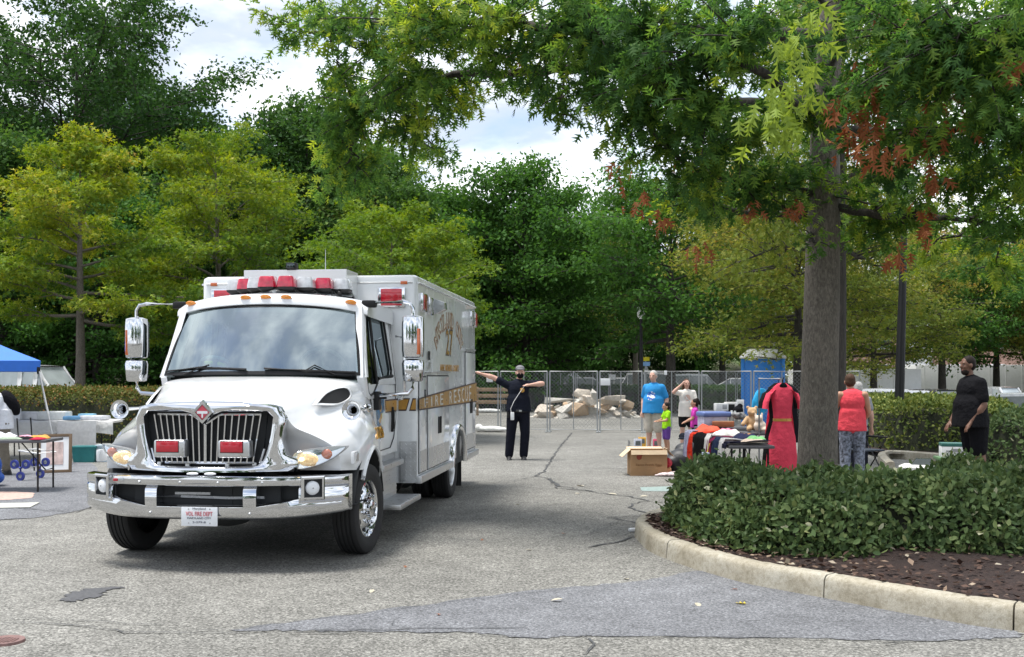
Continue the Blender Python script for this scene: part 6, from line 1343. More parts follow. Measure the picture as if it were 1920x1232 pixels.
# -- the man in uniform, pointing
ff, J, hp, s = person('man in dark navy uniform and cap pointing left with a raised arm', at(972, 20.4), R(4), 1.79,
    dict(shR=(-.20, .01, 1.40), elR=(-.47, .0, 1.535), wrR=(-.68, -.02, 1.60), shL=(.20, .01, 1.42), elL=(.44, -.10, 1.42), wrL=(.20, -.26, 1.40), hiL=(.10, 0, .92), hiR=(-.10, 0, .92), knL=(.125, -.01, .50), knR=(-.14, -.01, .50), anL=(.10, .02, .085), anR=(-.175, .02, .085), hed=(.03, -.01, 1.625)),
    top=cloth('navy_tee', (.010, .012, .020)), sleeve=.62, bottom=cloth('navy_trousers', (.010, .011, .018)), blen=1.97, hair=M['hair_dark'], belly=.05, hem=.90, width=1.12, hands=(.2, .1))
bm = B(); ell(bm, hp(0, .005, .075), (.090, .102, .070)); box(bm, hp(0, -.115, .062), (.13, .11, .012), bev=.005); remesh(bm, 'cap', mat('grey_cap', (.16, .16, .17), .8), ff, .009, 2)
bm = B(); ell(bm, hp(0, -.052, -.05), (.068, .068, .062)); remesh(bm, 'face_mask', M['blackcloth'], ff, .009, 2)
bm = B(); rings = [[Vector((.178*math.cos(a)*k, -.03+.168*math.sin(a)*k, z)) for a in np.linspace(0, 2*math.pi, 25)[:-1]] for z, k in ((.915, 1.03), (.92, 1.06), (.955, 1.06), (.96, 1.03))]; ringloft(bm, rings, False); bt = fin(bm, 'belt', M['shoe'], ff, 60)
bm = B(); box(bm, (.02, -.215, .938), (.05, .012, .035), bev=.004); fin(bm, 'buckle', M['wirem'], bt)
bm = B(); tube(bm, [(.11, -.14, 1.42), (.02, -.185, 1.30), (-.10, -.20, 1.12), (-.16, -.17, .98), (-.15, -.19, .90)], .009, 6, flat=.5); fin(bm, 'lanyard', mat('pale_strap', (.5, .5, .5), .7), ff)
bm = B(); box(bm, (-.13, -.205, .84), (.07, .02, .15), bev=.012); fin(bm, 'badge_card', M['paper'], ff)
bm = B(); box(bm, (-.20, -.05, .88), (.05, .10, .16), bev=.015); fin(bm, 'radio_pouch', M['shoe'], ff)
bm = B(); ell(bm, (.06, -.155, 1.33), (.045, .01, .045)); fin(bm, 'chest_badge', M['gold'], ff)
# -- man in the blue shirt, printed disc on the chest
def print_mat(name, base, pc, cx, cz, rad, p2=None):
    m, t, p = newmat(name); tcn = N(t, 'ShaderNodeTexCoord'); sp = N(t, 'ShaderNodeSeparateXYZ'); t.links.new(tcn.outputs['Object'], sp.inputs[0])
    def mth(op, a, b):
        n_ = N(t, 'ShaderNodeMath', operation=op)
        for i, q in enumerate((a, b)):
            if isinstance(q, (int, float)): n_.inputs[i].default_value = q
            else: t.links.new(q, n_.inputs[i])
        return n_.outputs[0]
    dx = mth('SUBTRACT', sp.outputs[0], cx); dz = mth('SUBTRACT', sp.outputs[2], cz); d2 = mth('ADD', mth('MULTIPLY', dx, dx), mth('MULTIPLY', dz, dz)); msk = mth('MULTIPLY', mth('LESS_THAN', d2, rad*rad), mth('LESS_THAN', sp.outputs[1], -.02))
    nz = noise(t, 14, 2); inner = ramp(t, nz.outputs['Fac'], [(.47, pc), (.53, p2 or pc)])
    t.links.new(mixc(t, msk, base, inner), p.inputs['Base Color']); p.inputs['Roughness'].default_value = .85; t.links.new(bump(t, noise(t, 10, 4).outputs['Fac'], .4, .03), p.inputs['Normal']); return m
person('grey haired man in a bright blue printed shirt and pale shorts', at(1226, 22.6), R(-28), 1.70, dict(hed=(-.005, -.03, 1.635), elL=(.27, .06, 1.13), wrL=(.25, -.02, .90), elR=(-.26, .06, 1.13), wrR=(-.25, -.04, .89), anR=(-.125, .03, .085), anL=(.125, .02, .085)), top=print_mat('blue_tee', (.012, .22, .52), (.70, .72, .74), 0, 1.18, .095, (.02, .12, .45)), sleeve=.72, bottom=cloth('stone_shorts', (.50, .45, .38)), blen=.98, hair=M['hair_grey'], shoe='shoe_w', belly=.075, hem=.84, width=1.14)
# -- boy in green
person('small boy in a lime green shirt and purple shorts', at(1250, 22.0), R(-75), 1.05, dict(elR=(-.22, -.10, 1.15), wrR=(-.12, -.30, 1.12), elL=(.22, -.10, 1.15), wrL=(.12, -.28, 1.12), hed=(0, -.03, 1.60)), 'skin_tan', cloth('lime_tee', (.30, .62, .02)), .6, cloth('purple_shorts', (.13, .06, .26)), .85, M['hair_dark'], 'short', 'shoe_w', .01, .86, child=True)
# -- woman in white, hand to her forehead
wm, J, hp, s = person('woman in a white printed shirt and black shorts, hand raised to her forehead', at(1287, 23.6), R(6), 1.53, dict(shR=(-.18, .0, 1.41), elR=(-.36, -.10, 1.42), wrR=(-.16, -.15, 1.62), elL=(.23, -.04, 1.15), wrL=(.10, -.24, 1.06)), top=print_mat('white_tee', (.72, .68, .62), (.62, .42, .34), .0, 1.12, .07, (.70, .66, .60)), sleeve=.62, bottom=cloth('black_shorts', (.012, .012, .014)), blen=.72, hair=M['hair_brown'], hairstyle='long', shoe='shoe_w', belly=.02, hem=.80, width=1.05)
bm = B(); tube(bm, [(-.12, -.10, 1.22), (0, -.155, 1.08), (.14, -.14, .86)], .006, 6); box(bm, (.14, -.15, .80), (.16, .05, .12), bev=.02); tag(fin(bm, 'sling_bag', mat('pale_blue_bag', (.42, .52, .56), .7), None, loc=wm.location, rot=wm.rotation_euler), 'small pale blue bag slung across the woman in white', 'bag')
# -- girl in pink
person('small girl in a magenta shirt with her hair tied up', at(1303, 22.4), R(-95), 1.10, dict(elR=(-.2, -.10, 1.12), wrR=(-.14, -.30, 1.02), elL=(.2, -.10, 1.12), wrL=(.14, -.30, 1.02)), 'skin_tan', cloth('magenta_tee', (.60, .06, .42)), .6, cloth('black_leggings', (.012, .012, .014)), 1.8, M['hair_dark'], 'pony', 'shoe_w', .01, .82, child=True)
# -- woman in coral, seen from behind
person('woman in a sleeveless coral top and patterned trousers seen from behind', at(1598, 15.8), R(168), 1.64, dict(hed=(.03, -.05, 1.61), nek=(.01, -.02, 1.46), elL=(.27, -.06, 1.15), wrL=(.22, -.26, .98), elR=(-.25, -.06, 1.14), wrR=(-.2, -.26, .98)), 'skin_tan', cloth('coral_top', (.72, .075, .10)), .1, mat('patterned_trousers', (.16, .18, .23), .9, var=.95, scale=26), 1.9, M['hair_brown'], 'short', 'shoe', .02, .84, width=1.10, face=False, tank=True)
person('grey haired person mostly hidden behind the woman in coral', at(1609, 17.6), R(175), 1.50, {}, 'skin', cloth('grey_shirt', (.25, .26, .28)), .6, M['navy'], 1.9, M['hair_grey'], 'short', face=False)
# -- man in black
mb, J, hp, s = person('bearded man in a black shirt and black shorts standing at the right', at(1822, 15.6), R(-82), 1.87, dict(che=(0, -.0, 1.28), hed=(0, -.06, 1.64), nek=(0, -.02, 1.48), elL=(.24, .02, 1.11), wrL=(.22, -.14, .88), elR=(-.25, .0, 1.11), wrR=(-.25, -.16, .87), hiL=(.11, .03, .9), hiR=(-.11, .03, .9), knL=(.12, .03, .50), knR=(-.12, .06, .50), anL=(.12, .06, .085), anR=(-.12, .11, .085)), 'skin_brown', cloth('black_tee', (.010, .010, .012)), .72, cloth('black_shorts', (.009, .009, .011)), 1.05, M['hair_dark'], 'short', 'shoe', .085, .80, width=1.34)
bm = B(); ell(bm, hp(0, -.035, -.085), (.060, .062, .055)); remesh(bm, 'beard', M['hair_dark'], mb, .010, 2)
# -- shopper at the left edge, bending with a dark backpack
sh, J, hp, s = person('shopper in a white shirt with a dark backpack bending at the left edge', at(8, 17.3), R(-60), 1.62, dict(che=(0, -.12, 1.22), nek=(0, -.24, 1.38), hed=(0, -.33, 1.48), shL=(.18, -.20, 1.33), shR=(-.18, -.20, 1.33), elL=(.22, -.28, 1.06), wrL=(.18, -.44, .90), elR=(-.22, -.26, 1.06), wrR=(-.20, -.42, .88)), 'skin', cloth('white_shirt', (.66, .68, .72)), .7, cloth('khaki_trousers', (.16, .14, .11)), 1.9, M['hair_dark'], 'short', 'shoe', .02, .80)
bm = B(); ell(bm, (0, .10, 1.25), (.17, .12, .25), Matrix.Rotation(.5, 3, 'X')); bp = remesh(bm, 'backpack', M['blackcloth'], None, .02, 3); bp.location = sh.location; bp.rotation_euler = sh.rotation_euler; bp.scale = (.93, .93, .93); tag(bp, 'dark backpack worn by the shopper at the left edge', 'backpack')

# ================================================================== STALLS ON THE RIGHT
M['tablegrey'] = mat('table_top', (.09, .09, .10), .5); M['tframe'] = mat('table_frame', (.02, .02, .022), .4, .5)
def table(name, c, sx, sy, h, rz, label, m=None):
    o = empty(name, c, rz, label, 'table'); bm = B(); box(bm, (0, 0, h-.02), (sx, sy, .04), bev=.012); fin(bm, 'tabletop', m or M['tablegrey'], o)
    for x in (-1, 1):
        for y in (-1, 1):
            bm = B(); tube(bm, [(x*sx*.40, y*sy*.42, 0), (x*sx*.40, y*sy*.42, h-.03)], .014, 6); fin(bm, 'leg', M['tframe'], o)
        bm = B(); tube(bm, [(x*sx*.40, -sy*.42, .28), (x*sx*.40, sy*.42, .28)], .010, 6); fin(bm, 'crossbar', M['tframe'], o)
        bm = B(); tube(bm, [(x*sx*.40, 0, .28), (x*sx*.12, 0, h-.03)], .010, 6); fin(bm, 'brace', M['tframe'], o)
    return o
TX0 = 2.74
table('folding_table', (3.03, 14.27, 0), .58, 1.62, .72, 0, 'dark folding table nearest the hedge, heaped with clothes'); table('folding_table', (3.03, 15.95, 0), .58, 1.62, .72, 0, 'dark folding table heaped with clothes behind the nearest one')
rg = random.Random(9)
def garment(name, y0, y1, drop, reach, col, label, z=.735, seed=1, m=None):
    """Cloth laid across the table from x=TX0+reach and hanging `drop` over the edge that faces the lane."""
    q = random.Random(seed); bm = B(); nu, nv = 26, 10; L = reach+drop; vr = []
    ph = [q.uniform(0, 6) for _ in range(4)]; sk = q.uniform(-.06, .06)
    for j in range(nv+1):
        v = j/nv; row = []
        for i in range(nu+1):
            d = L*i/nu; fold = .012*math.sin(v*13+ph[0])+.008*math.sin(v*24+ph[1]+d*3)
            if d < reach: x, zz = TX0+reach-d, z+.012+abs(fold)*1.0+.014*math.sin(d*9+ph[2])
            else:
                e = d-reach; k = min(1, e/.05); x = TX0-.03*k-.02*math.sin(min(e, .3)*5)+fold*1.5*min(1, e*4); zz = z-max(0, e-.03)*.98
            yy = y0+(y1-y0)*v+sk*d+(.02*math.sin(d*6+ph[3]))*(1 if j in (0, nv) else .3); row.append(bm.verts.new((x, yy, max(zz, .02))))
        vr.append(row)
    for a, b in zip(vr[:-1], vr[1:]):
        for i in range(nu): bm.faces.new((a[i], a[i+1], b[i+1], b[i]))
    bmesh.ops.solidify(bm, geom=bm.faces[:], thickness=.012)
    return tag(fin(bm, name, m or cloth('cloth_'+name, col), None, 60), label, 'clothing', 'clothes draped over the market tables')
m, t, p = newmat('striped_shirt'); tcn = N(t, 'ShaderNodeTexCoord'); wv = N(t, 'ShaderNodeTexWave'); wv.inputs['Scale'].default_value = 9; wv.bands_direction = 'Y'; t.links.new(tcn.outputs['Object'], wv.inputs['Vector']); t.links.new(ramp(t, wv.outputs['Fac'], [(.45, (.52, .52, .66)), (.55, (.10, .11, .20))]), p.inputs['Base Color']); p.inputs['Roughness'].default_value = .85; STR = m
garment('shirt', 16.25, 16.75, .42, .52, None, 'lavender and navy striped shirt hanging at the back of the clothes table', seed=1, m=STR)
garment('shirt', 15.95, 16.22, .62, .54, (.68, .06, .03), 'orange red shirt hanging beside the striped one', seed=2)
garment('dark_cloth', 14.92, 15.90, .66, .10, (.008, .008, .009), 'wide black cloth hanging between the orange and maroon garments', seed=3, z=.728)
garment('shirt', 14.72, 15.05, .20, .56, (.70, .69, .68), 'white speckled shirt laid over the middle of the clothes table', seed=4, z=.752)
garment('shirt', 14.45, 14.72, .62, .52, (.24, .025, .075), 'maroon shirt hanging over the table edge', seed=5)
garment('jacket', 14.0, 14.42, .64, .56, (.03, .045, .10), 'navy blue jacket hanging over the table edge', seed=6, z=.742)
garment('shirt', 13.72, 14.0, .58, .50, (.72, .71, .71), 'white shirt hanging at the near end of the clothes table', seed=7, z=.75)
garment('trousers', 13.5, 13.8, .10, .54, (.02, .022, .045), 'folded dark navy trousers on the near end of the table', seed=8, z=.745)
def pile(name, c, sx, sy, h, col, label, n=2):
    q = random.Random(len(label)*7+int(c[0]*100) % 97); bm = B(); nr, na = 12, 40; sd = q.uniform(0, 50); vr = []
    for i in range(nr+1):
        t_ = i/nr; row = []
        for k in range(na):
            a = 2*math.pi*k/na; ed = 1+.18*mnoise.noise(Vector((math.cos(a)*1.6, math.sin(a)*1.6, sd))); sq_ = 1/max(abs(math.cos(a)), abs(math.sin(a)))**.55
            x, y = sx/2*t_*ed*sq_*math.cos(a), sy/2*t_*ed*sq_*math.sin(a)
            f_ = abs(mnoise.noise(Vector((x*7+sd, y*7, sd))))*.9+abs(mnoise.noise(Vector((x*17, y*17+sd, sd))))*.4
            row.append(bm.verts.new((x, y, max(.004, h*.95*(1-t_**3.5)*(.55+f_*.8)))))
        vr.append(row)
    for a, b in zip(vr[:-1], vr[1:]):
        for k in range(na): 
            try: bm.faces.new((a[k], a[(k+1) % na], b[(k+1) % na], b[k]))
            except ValueError: pass
    bmesh.ops.remove_doubles(bm, verts=bm.verts[:], dist=.0005)
    bot = [bm.verts.new((v.co.x, v.co.y, 0)) for v in vr[-1] if v.is_valid]
    if len(bot) == na:
        for k in range(na): bm.faces.new((vr[-1][k], vr[-1][(k+1) % na], bot[(k+1) % na], bot[k]))
        bm.faces.new(bot)
    return tag(fin(bm, name, cloth('cl', col, .2, .5), None, 80, c), label, 'clothing')
pile('folded_clothes', (3.02, 16.4, .745), .42, .4, .10, (.62, .10, .06), 'red folded clothes on the far part of the clothes table')
pile('folded_clothes', (3.15, 15.6, .75), .3, .45, .10, (.62, .20, .30), 'pink folded clothes in the middle of the clothes table'); pile('folded_clothes', (3.05, 15.1, .765), .42, .3, .09, (.66, .66, .62), 'white floral folded cloth on the clothes table')
pile('folded_clothes', (3.14, 14.3, .765), .32, .4, .08, (.025, .03, .07), 'navy folded clothes near the red dress'); pile('folded_clothes', (3.10, 13.65, .755), .36, .3, .05, (.55, .45, .36), 'beige folded cloth at the near corner of the clothes table'); pile('folded_clothes', (3.2, 13.98, .755), .26, .25, .07, (.22, .50, .20), 'light green folded cloth next to the red dress'); pile('folded_clothes', (3.2, 14.62, .755), .24, .25, .07, (.62, .30, .12), 'orange folded cloth next to the red dress')
# goods table behind
table('goods_table', (3.95, 18.3, 0), 1.5, .75, .72, R(4), 'folding table of household goods behind the clothes')
def solid(name, px, py, Y, s, rz, m, label, cat_, bev=.01, parts=()):
    c = P(px, py, Y); o = empty(name, (c.x, c.y, c.z), rz, label, cat_); bm = B(); box(bm, (0, 0, s[2]/2), s, bev=bev); fin(bm, 'case', m, o)
    for nm, cc, ss, mm in parts: bm = B(); box(bm, cc, ss, bev=.004); fin(bm, nm, mm, o)
    return o
blu = mat('blue_grey_plastic', (.11, .16, .36), .45); wht = mat('white_plastic', (.68, .68, .67), .4); wood = mat('red_wood', (.32, .10, .04), .5, var=.25, scale=8)
chb = empty('plastic_chest', (3.42, 18.2, .72), R(8), 'blue plastic lidded chest on the goods table', 'chest'); bm = B(); box(bm, (0, 0, .10), (.42, .36, .20), bev=.02); fin(bm, 'tub', mat('clear_tub', (.48, .46, .58), .3), chb); bm = B(); box(bm, (.02, 0, .23), (.50, .42, .09), bev=.035, seg=3); fin(bm, 'lid', blu, chb)
solid('wooden_tray', 1356, 800, 17.9, (.36, .26, .09), R(-12), wood, 'reddish wooden tray on the goods table', 'tray', .008, (('tray_floor', (0, 0, .092), (.30, .20, .006), M['plank']),))
solid('appliance_box', 1352, 770, 18.9, (.22, .18, .13), R(5), wht, 'white appliance box on top of the goods behind the blue chest', 'box', .008, (('picture', (.04, -.092, .07), (.08, .004, .08), M['greybelt']),))
solid('microwave', 1372, 775, 19.0, (.26, .20, .20), R(-8), mat('off_white', (.62, .60, .58), .4), 'off white microwave at the back of the goods table', 'microwave', .012, (('door', (-.03, -.102, .10), (.15, .004, .13), M['black']),))
solid('picture_frame', 1388, 775, 18.7, (.13, .03, .24), R(-15), wht, 'white upright frame leaning at the back of the goods table', 'frame', .006, (('inset', (0, -.017, .12), (.09, .004, .18), mat('pale_print', (.5, .5, .48), .6)),))
for px, py, lb in ((1378, 798, 'clear plastic jug standing on the goods table'), (1372, 797, 'white bottle beside the clear jug on the goods table')):
    c = P(px, py, 18.1); bm = B(); lathe(bm, [(.001, 0), (.045, 0), (.05, .02), (.05, .15), (.03, .20), (.018, .22), (.018, .25), (.001, .25)], c, (0, 0, 1), 16); tag(fin(bm, 'bottle', mat('milky_plastic', (.55, .58, .55), .35)), lb, 'bottle')
c = P(1388, 788, 18.0); bm = B()
for dx, dy in ((-.06, 0), (.06, .03), (.0, -.05)): cap(bm, (dx, dy, .06), (dx+.10, dy, .04), .05, .035); ell(bm, (dx-.03, dy, .09), (.06, .05, .05))
o = remesh(bm, 'shoe_pile', mat('black_white_shoes', (.12, .12, .12), .5, var=1.2, scale=22), None, .014, 2); o.location = c; tag(o, 'heap of black and white shoes on the goods table', 'shoes')
c = P(1384, 775, 18.2); bm = B(); ell(bm, (0, 0, .05), (.09, .09, .08)); ell(bm, (.03, 0, .12), (.05, .05, .05)); o = remesh(bm, 'black_hat', M['blackcloth'], None, .015, 2); o.location = c; tag(o, 'black felt hat on the goods table', 'hat')
# teddy bear
c = P(1410, 803, 16.9); bm = B(); ell(bm, (0, 0, .12), (.10, .08, .12)); ell(bm, (0, -.02, .29), (.08, .07, .075)); ell(bm, (0, -.085, .275), (.035, .03, .03))
for sx in (-1, 1): ell(bm, (sx*.065, 0, .36), (.03, .02, .03)); cap(bm, (sx*.08, -.02, .19), (sx*.16, -.08, .10), .035, .035); cap(bm, (sx*.05, -.05, .04), (sx*.09, -.20, .03), .045, .042)
o = remesh(bm, 'teddy_bear', mat('tan_plush', (.50, .33, .18), .95, bmp=.6, bscale=120), None, .012, 2); o.location = (c.x, c.y, .74); tag(o, 'tan teddy bear sitting between the goods and the red dress', 'toy')
c = P(1425, 800, 16.6); bm = B(); ell(bm, (0, 0, .08), (.10, .08, .09)); ell(bm, (-.02, -.01, .19), (.065, .06, .06)); ell(bm, (.07, -.05, .03), (.08, .06, .035)); ell(bm, (-.07, .0, .24), (.02, .015, .05)); ell(bm, (.03, .0, .25), (.02, .015, .05)); o = remesh(bm, 'plush_toy', mat('cream_plush', (.66, .56, .46), .95, bmp=.6, bscale=90), None, .015, 2); o.location = (c.x, c.y, .74); tag(o, 'cream plush toy beside the teddy bear', 'toy')
table('small_table', (3.92, 16.75, 0), .6, .5, .72, 0, 'small table with plush toys behind the red dress')
# light blue inflatable bag hanging beside the dress
bm = B(); q = [[Vector((x*w_, y*.05, z)) for x, y in [(math.cos(a), math.sin(a)) for a in np.linspace(0, 2*math.pi, 13)[:-1]]] for z, w_ in ((0, .06), (.08, .12), (.22, .13), (.36, .10), (.44, .05))]; ringloft(bm, q); c = P(1421, 779, 17.2); tag(fin(bm, 'plastic_bag', mat('sky_blue_plastic', (.02, .36, .68), .25, var=.25, scale=12, bmp=.5, bscale=14), None, 60, (c.x, c.y, c.z), (R(6), R(8), 0)), 'sky blue plastic bag hanging left of the red dress', 'bag')
# garment rack with the dress
rk = empty('garment_rack', (3.80, 15.75, 0), 0, 'thin metal garment rack carrying the dresses', 'rack')
for y in (-.65, .65):
    bm = B(); tube(bm, [(0, y, .05), (0, y, 1.56)], .013, 8); fin(bm, 'upright', M['wirem'], rk); bm = B(); tube(bm, [(-.25, y, .04), (.25, y, .04)], .014, 8); fin(bm, 'foot', M['wirem'], rk)
bm = B(); tube(bm, [(0, -.65, 1.56), (0, .65, 1.56)], .013, 8); fin(bm, 'rail', M['wirem'], rk)
def dress(y, col, label, sc=1.0, long_=True, belt=True, dx=0, rz=0, sleeve=True):
    o = empty('dress', (3.80+dx, y, 0), rz, label, 'dress', 'dresses hanging on the rack'); mt = cloth('dress_cloth', col, .10, .5); bm = B()
    sec = [(1.50, .055, .03), (1.475, .09, .04), (1.44, .135, .055), (1.39, .16, .07), (1.25, .15, .085), (1.10, .132, .08), (1.00, .125, .07), (.97, .13, .075), (.75, .19, .10), (.5, .215, .115), (.25, .235, .12), (.18, .24, .12)] if long_ else [(1.50, .055, .03), (1.475, .09, .04), (1.44, .14, .055), (1.38, .175, .07), (1.1, .165, .08), (.8, .2, .09), (.62, .21, .09)]
    rings = []
    for z, w_, d_ in sec:
        f_ = max(0, (1.0-z))*.10
        rings.append([Vector((w_*sc*math.cos(a)*(1+f_*.5*math.sin(7*a)), d_*math.sin(a)*(1+f_*math.sin(9*a+z)), z)) for a in np.linspace(0, 2*math.pi, 49)[:-1]])
    ringloft(bm, rings, True); fin(bm, 'body', mt, o, 70)
    if sleeve:
        for s_ in (-1, 1): bm = B(); tube(bm, [(s_*.12, 0, 1.41), (s_*.20, -.01, 1.34), (s_*.245, -.02, 1.22), (s_*.255, -.02, 1.14)], [.05, .062, .066, .07], 12, flat=.5); fin(bm, 'sleeve', mt, o, 70)
    if belt: bm = B(); ringloft(bm, [[Vector((.136*math.cos(a), .080*math.sin(a), z)) for a in np.linspace(0, 2*math.pi, 25)[:-1]] for z in (.965, .968, 1.0, 1.003)], False); fin(bm, 'belt', M['gold'], o, 60)
    bm = B(); ell(bm, (0, -.045, 1.455), (.055, .012, .05)); fin(bm, 'neckline', M['blackcloth'], o)
    bm = B(); tube(bm, [(-.15, 0, 1.43), (0, 0, 1.50), (.15, 0, 1.43)], .008, 6); tube(bm, [(0, 0, 1.50), (0, 0, 1.545), (.02, 0, 1.575), (0, 0, 1.59), (-.02, 0, 1.575)], .005, 6); fin(bm, 'hanger', M['black'], o)
    return o
dress(15.0, (.62, .06, .10), 'long coral red dress with a gold belt hanging in front on the rack', rz=R(6)); dress(15.22, (.010, .010, .011), 'black dress hanging just behind the red one', 1.0, True, False, .0); dress(15.45, (.45, .02, .04), 'dark red garment hanging behind the black dress', 1.05, False, False, .08, 0, False); dress(15.75, (.012, .012, .016), 'black jacket at the back of the dress rack', 1.25, False, False, .20)
# things on the asphalt by the tables
cb = empty('cardboard_box', (2.19, 17.3, 0), R(2), 'open brown cardboard egg box on the asphalt', 'box'); M['card'] = mat('cardboard', (.40, .24, .12), .85, var=.10, scale=5); M['cardin'] = mat('cardboard_edge', (.62, .48, .32), .85)
for c_, s_, nm in (((0, -.20, .205), (.585, .008, .41), 'front_panel'), ((0, .20, .205), (.585, .008, .41), 'back_panel'), ((-.289, 0, .205), (.008, .392, .41), 'side_panel'), ((.289, 0, .205), (.008, .392, .41), 'side_panel'), ((0, 0, .006), (.57, .39, .008), 'floor_panel')): bm = B(); box(bm, c_, s_); fin(bm, nm, M['card'], cb)
for c_, s_, rt in (((0, .29, .415), (.58, .18, .006), Matrix.Rotation(R(8), 3, 'X')), ((-.36, 0, .36), (.006, .38, .18), Matrix.Rotation(R(48), 3, 'Y')), ((.35, 0, .37), (.006, .38, .17), Matrix.Rotation(R(-42), 3, 'Y')), ((0, -.225, .375), (.58, .006, .075), Matrix.Rotation(R(-22), 3, 'X'))): bm = B(); box(bm, c_, s_, rot=rt); fin(bm, 'flap', M['cardin'], cb)
lettering('Farm Fresh Eggs', .42, .05, Rf(.0, -.206, .17), M['letterdark'], cb); bm = B(); ell(bm, (-.16, -.205, .30), (.042, .003, .045)); ell(bm, (-.14, -.206, .32), (.03, .003, .02)); fin(bm, 'printed_mark', mat('red_print', (.28, .05, .03), .8), cb)
def soft(name, px, py, blobs, m, label, cat_, vox=.018):
    bm = B(); c = G(px, py)
    for a, b in blobs: ell(bm, a, b)
    o = remesh(bm, name, m, None, vox, 2); o.location = c; return tag(o, label, cat_)
soft('duffel_bag', 1278, 886, [((0, 0, .20), (.26, .22, .20)), ((.12, .10, .38), (.22, .16, .12)), ((-.14, -.05, .16), (.16, .16, .15))], mat('black_nylon', (.016, .017, .02), .5, bmp=.5, bscale=16), 'bulging black bag on the ground next to the egg box', 'bag')
soft('cap', 1282, 858, [((0, 0, .42), (.10, .12, .07)), ((-.05, -.12, .38), (.09, .08, .02))], M['navy'], 'dark navy cap lying on the black bag', 'cap'); soft('red_ball', 1251, 890, [((0, 0, .19), (.085, .085, .085))], mat('red_toy', (.62, .03, .06), .4), 'small red ball resting on a doll by the egg box', 'ball')
soft('doll', 1250, 891, [((0, 0, .06), (.06, .06, .06)), ((-.05, -.03, .03), (.05, .03, .03)), ((.05, 0, .07), (.03, .04, .07))], mat('orange_doll', (.62, .30, .14), .7), 'small orange doll under the red ball', 'toy', .012)
soft('scarf', 1252, 893, [((0, 0, .03), (.16, .10, .035)), ((.10, .03, .035), (.10, .09, .04)), ((-.12, -.02, .02), (.10, .05, .02))], mat('red_white_cloth', (.66, .50, .50), .85, var=.7, scale=18), 'white and red cloth on the ground at the corner of the egg box', 'cloth', .014)
bk_ = empty('toy_bucket', P(1323, 862, 12.9), 0, 'small pale blue and pink toy pail with a yellow handle by the hedge', 'toy'); bm = B(); box(bm, (0, 0, .04), (.09, .05, .10), bev=.01); fin(bm, 'pail', mat('pastel_toy', (.45, .50, .72), .5, var=.5, scale=15), bk_); bm = B(); tube(bm, [(.02, 0, .09), (.05, 0, .20)], .008, 6); fin(bm, 'handle', mat('yellow_toy', (.70, .55, .05), .5), bk_)
for px, py, col, lb in ((1196, 838, (.60, .62, .70), 'white and blue toy box behind the egg box'), (1204, 834, (.70, .38, .05), 'orange and yellow toy package behind the egg box'), (1232, 838, (.62, .08, .16), 'pink and red toy package between the man and the boy')):
    c = G(px, py+4); o = empty('toy_package', c, rg.uniform(-.4, .4), lb, 'box'); bm = B(); box(bm, (0, 0, .11), (.17, .09, .22), bev=.006); fin(bm, 'carton', mat('pk', col, .5, var=.3, scale=12), o); bm = B(); box(bm, (0, -.046, .13), (.11, .004, .10)); fin(bm, 'window', M['carglass'], o)
for px, py, col, lb in ((1395, 845, (.55, .02, .05), 'red book box under the clothes table'), (1403, 846, (.14, .36, .60), 'light blue book box under the clothes table'), (1410, 848, (.55, .50, .42), 'pale book box under the clothes table')):
    c = G(px, 866); o = empty('book_box', (c.x, 14.2, 0), R(10), lb, 'box'); bm = B(); box(bm, (0, 0, .14), (.055, .26, .28), bev=.005); fin(bm, 'cover', mat('bk', col, .6), o); bm = B(); box(bm, (0, -.004, .14), (.044, .262, .26)); fin(bm, 'pages', M['paper'], o)
# folding chair, toolbox, tote and toy car by the pale hedge
fc = empty('folding_chair', (5.45, 16.6, 0), R(25), 'black and grey folding camp chair beside the woman in coral', 'chair'); gr = cloth('grey_canvas', (.05, .06, .075))
bm = B(); box(bm, (0, 0, .45), (.50, .45, .025), bev=.01); fin(bm, 'seat', gr, fc); bm = B(); box(bm, (0, .24, .75), (.52, .03, .48), rot=Matrix.Rotation(R(-12), 3, 'X'), bev=.012); fin(bm, 'backrest', gr, fc)
for s_ in (-1, 1):
    for a, b in (((-.22, 0), (.24, .64)), ((.24, 0), (-.22, .62))): bm = B(); tube(bm, [(s_*.27, a[0], a[1]), (s_*.27, b[0], b[1])], .012, 6); fin(bm, 'leg', M['tframe'], fc)
    bm = B(); tube(bm, [(s_*.27, .20, .40), (s_*.27, .30, 1.0)], .012, 6); fin(bm, 'back_post', M['tframe'], fc); bm = B(); box(bm, (s_*.28, 0, .65), (.06, .46, .03), bev=.01); fin(bm, 'armrest', M['black'], fc)
tt_ = empty('storage_tote', (6.92, 16.55, 0), R(-8), 'green storage tote on the ground by the man in black', 'tote'); grn = mat('green_plastic', (.10, .20, .09), .45); bm = B(); ringloft(bm, [[Vector((a*w_, b*w_*.7, z)) for a, b in ((-1, -1), (1, -1), (1, 1), (-1, 1))] for z, w_ in ((0, .24), (.30, .29))]); fin(bm, 'tub', grn, tt_, 20); bm = B(); box(bm, (0, 0, .32), (.64, .46, .05), bev=.015); fin(bm, 'lid', grn, tt_)
tb_ = empty('tool_box_carton', (6.85, 16.5, .346), R(-14), 'white and green power tool carton standing on the green tote', 'box'); bm = B(); box(bm, (0, 0, .085), (.42, .32, .17), bev=.004); fin(bm, 'carton', M['paper'], tb_); bm = B(); box(bm, (0, 0, .195), (.424, .324, .05), bev=.004); fin(bm, 'green_band', mat('teal_print', (.03, .13, .11), .5), tb_)
bm = B(); box(bm, (-.03, -.163, .10), (.24, .004, .03), bev=.001); box(bm, (-.02, -.164, .125), (.08, .004, .03), bev=.001); fin(bm, 'printed_tool', M['greybelt'], tb_)
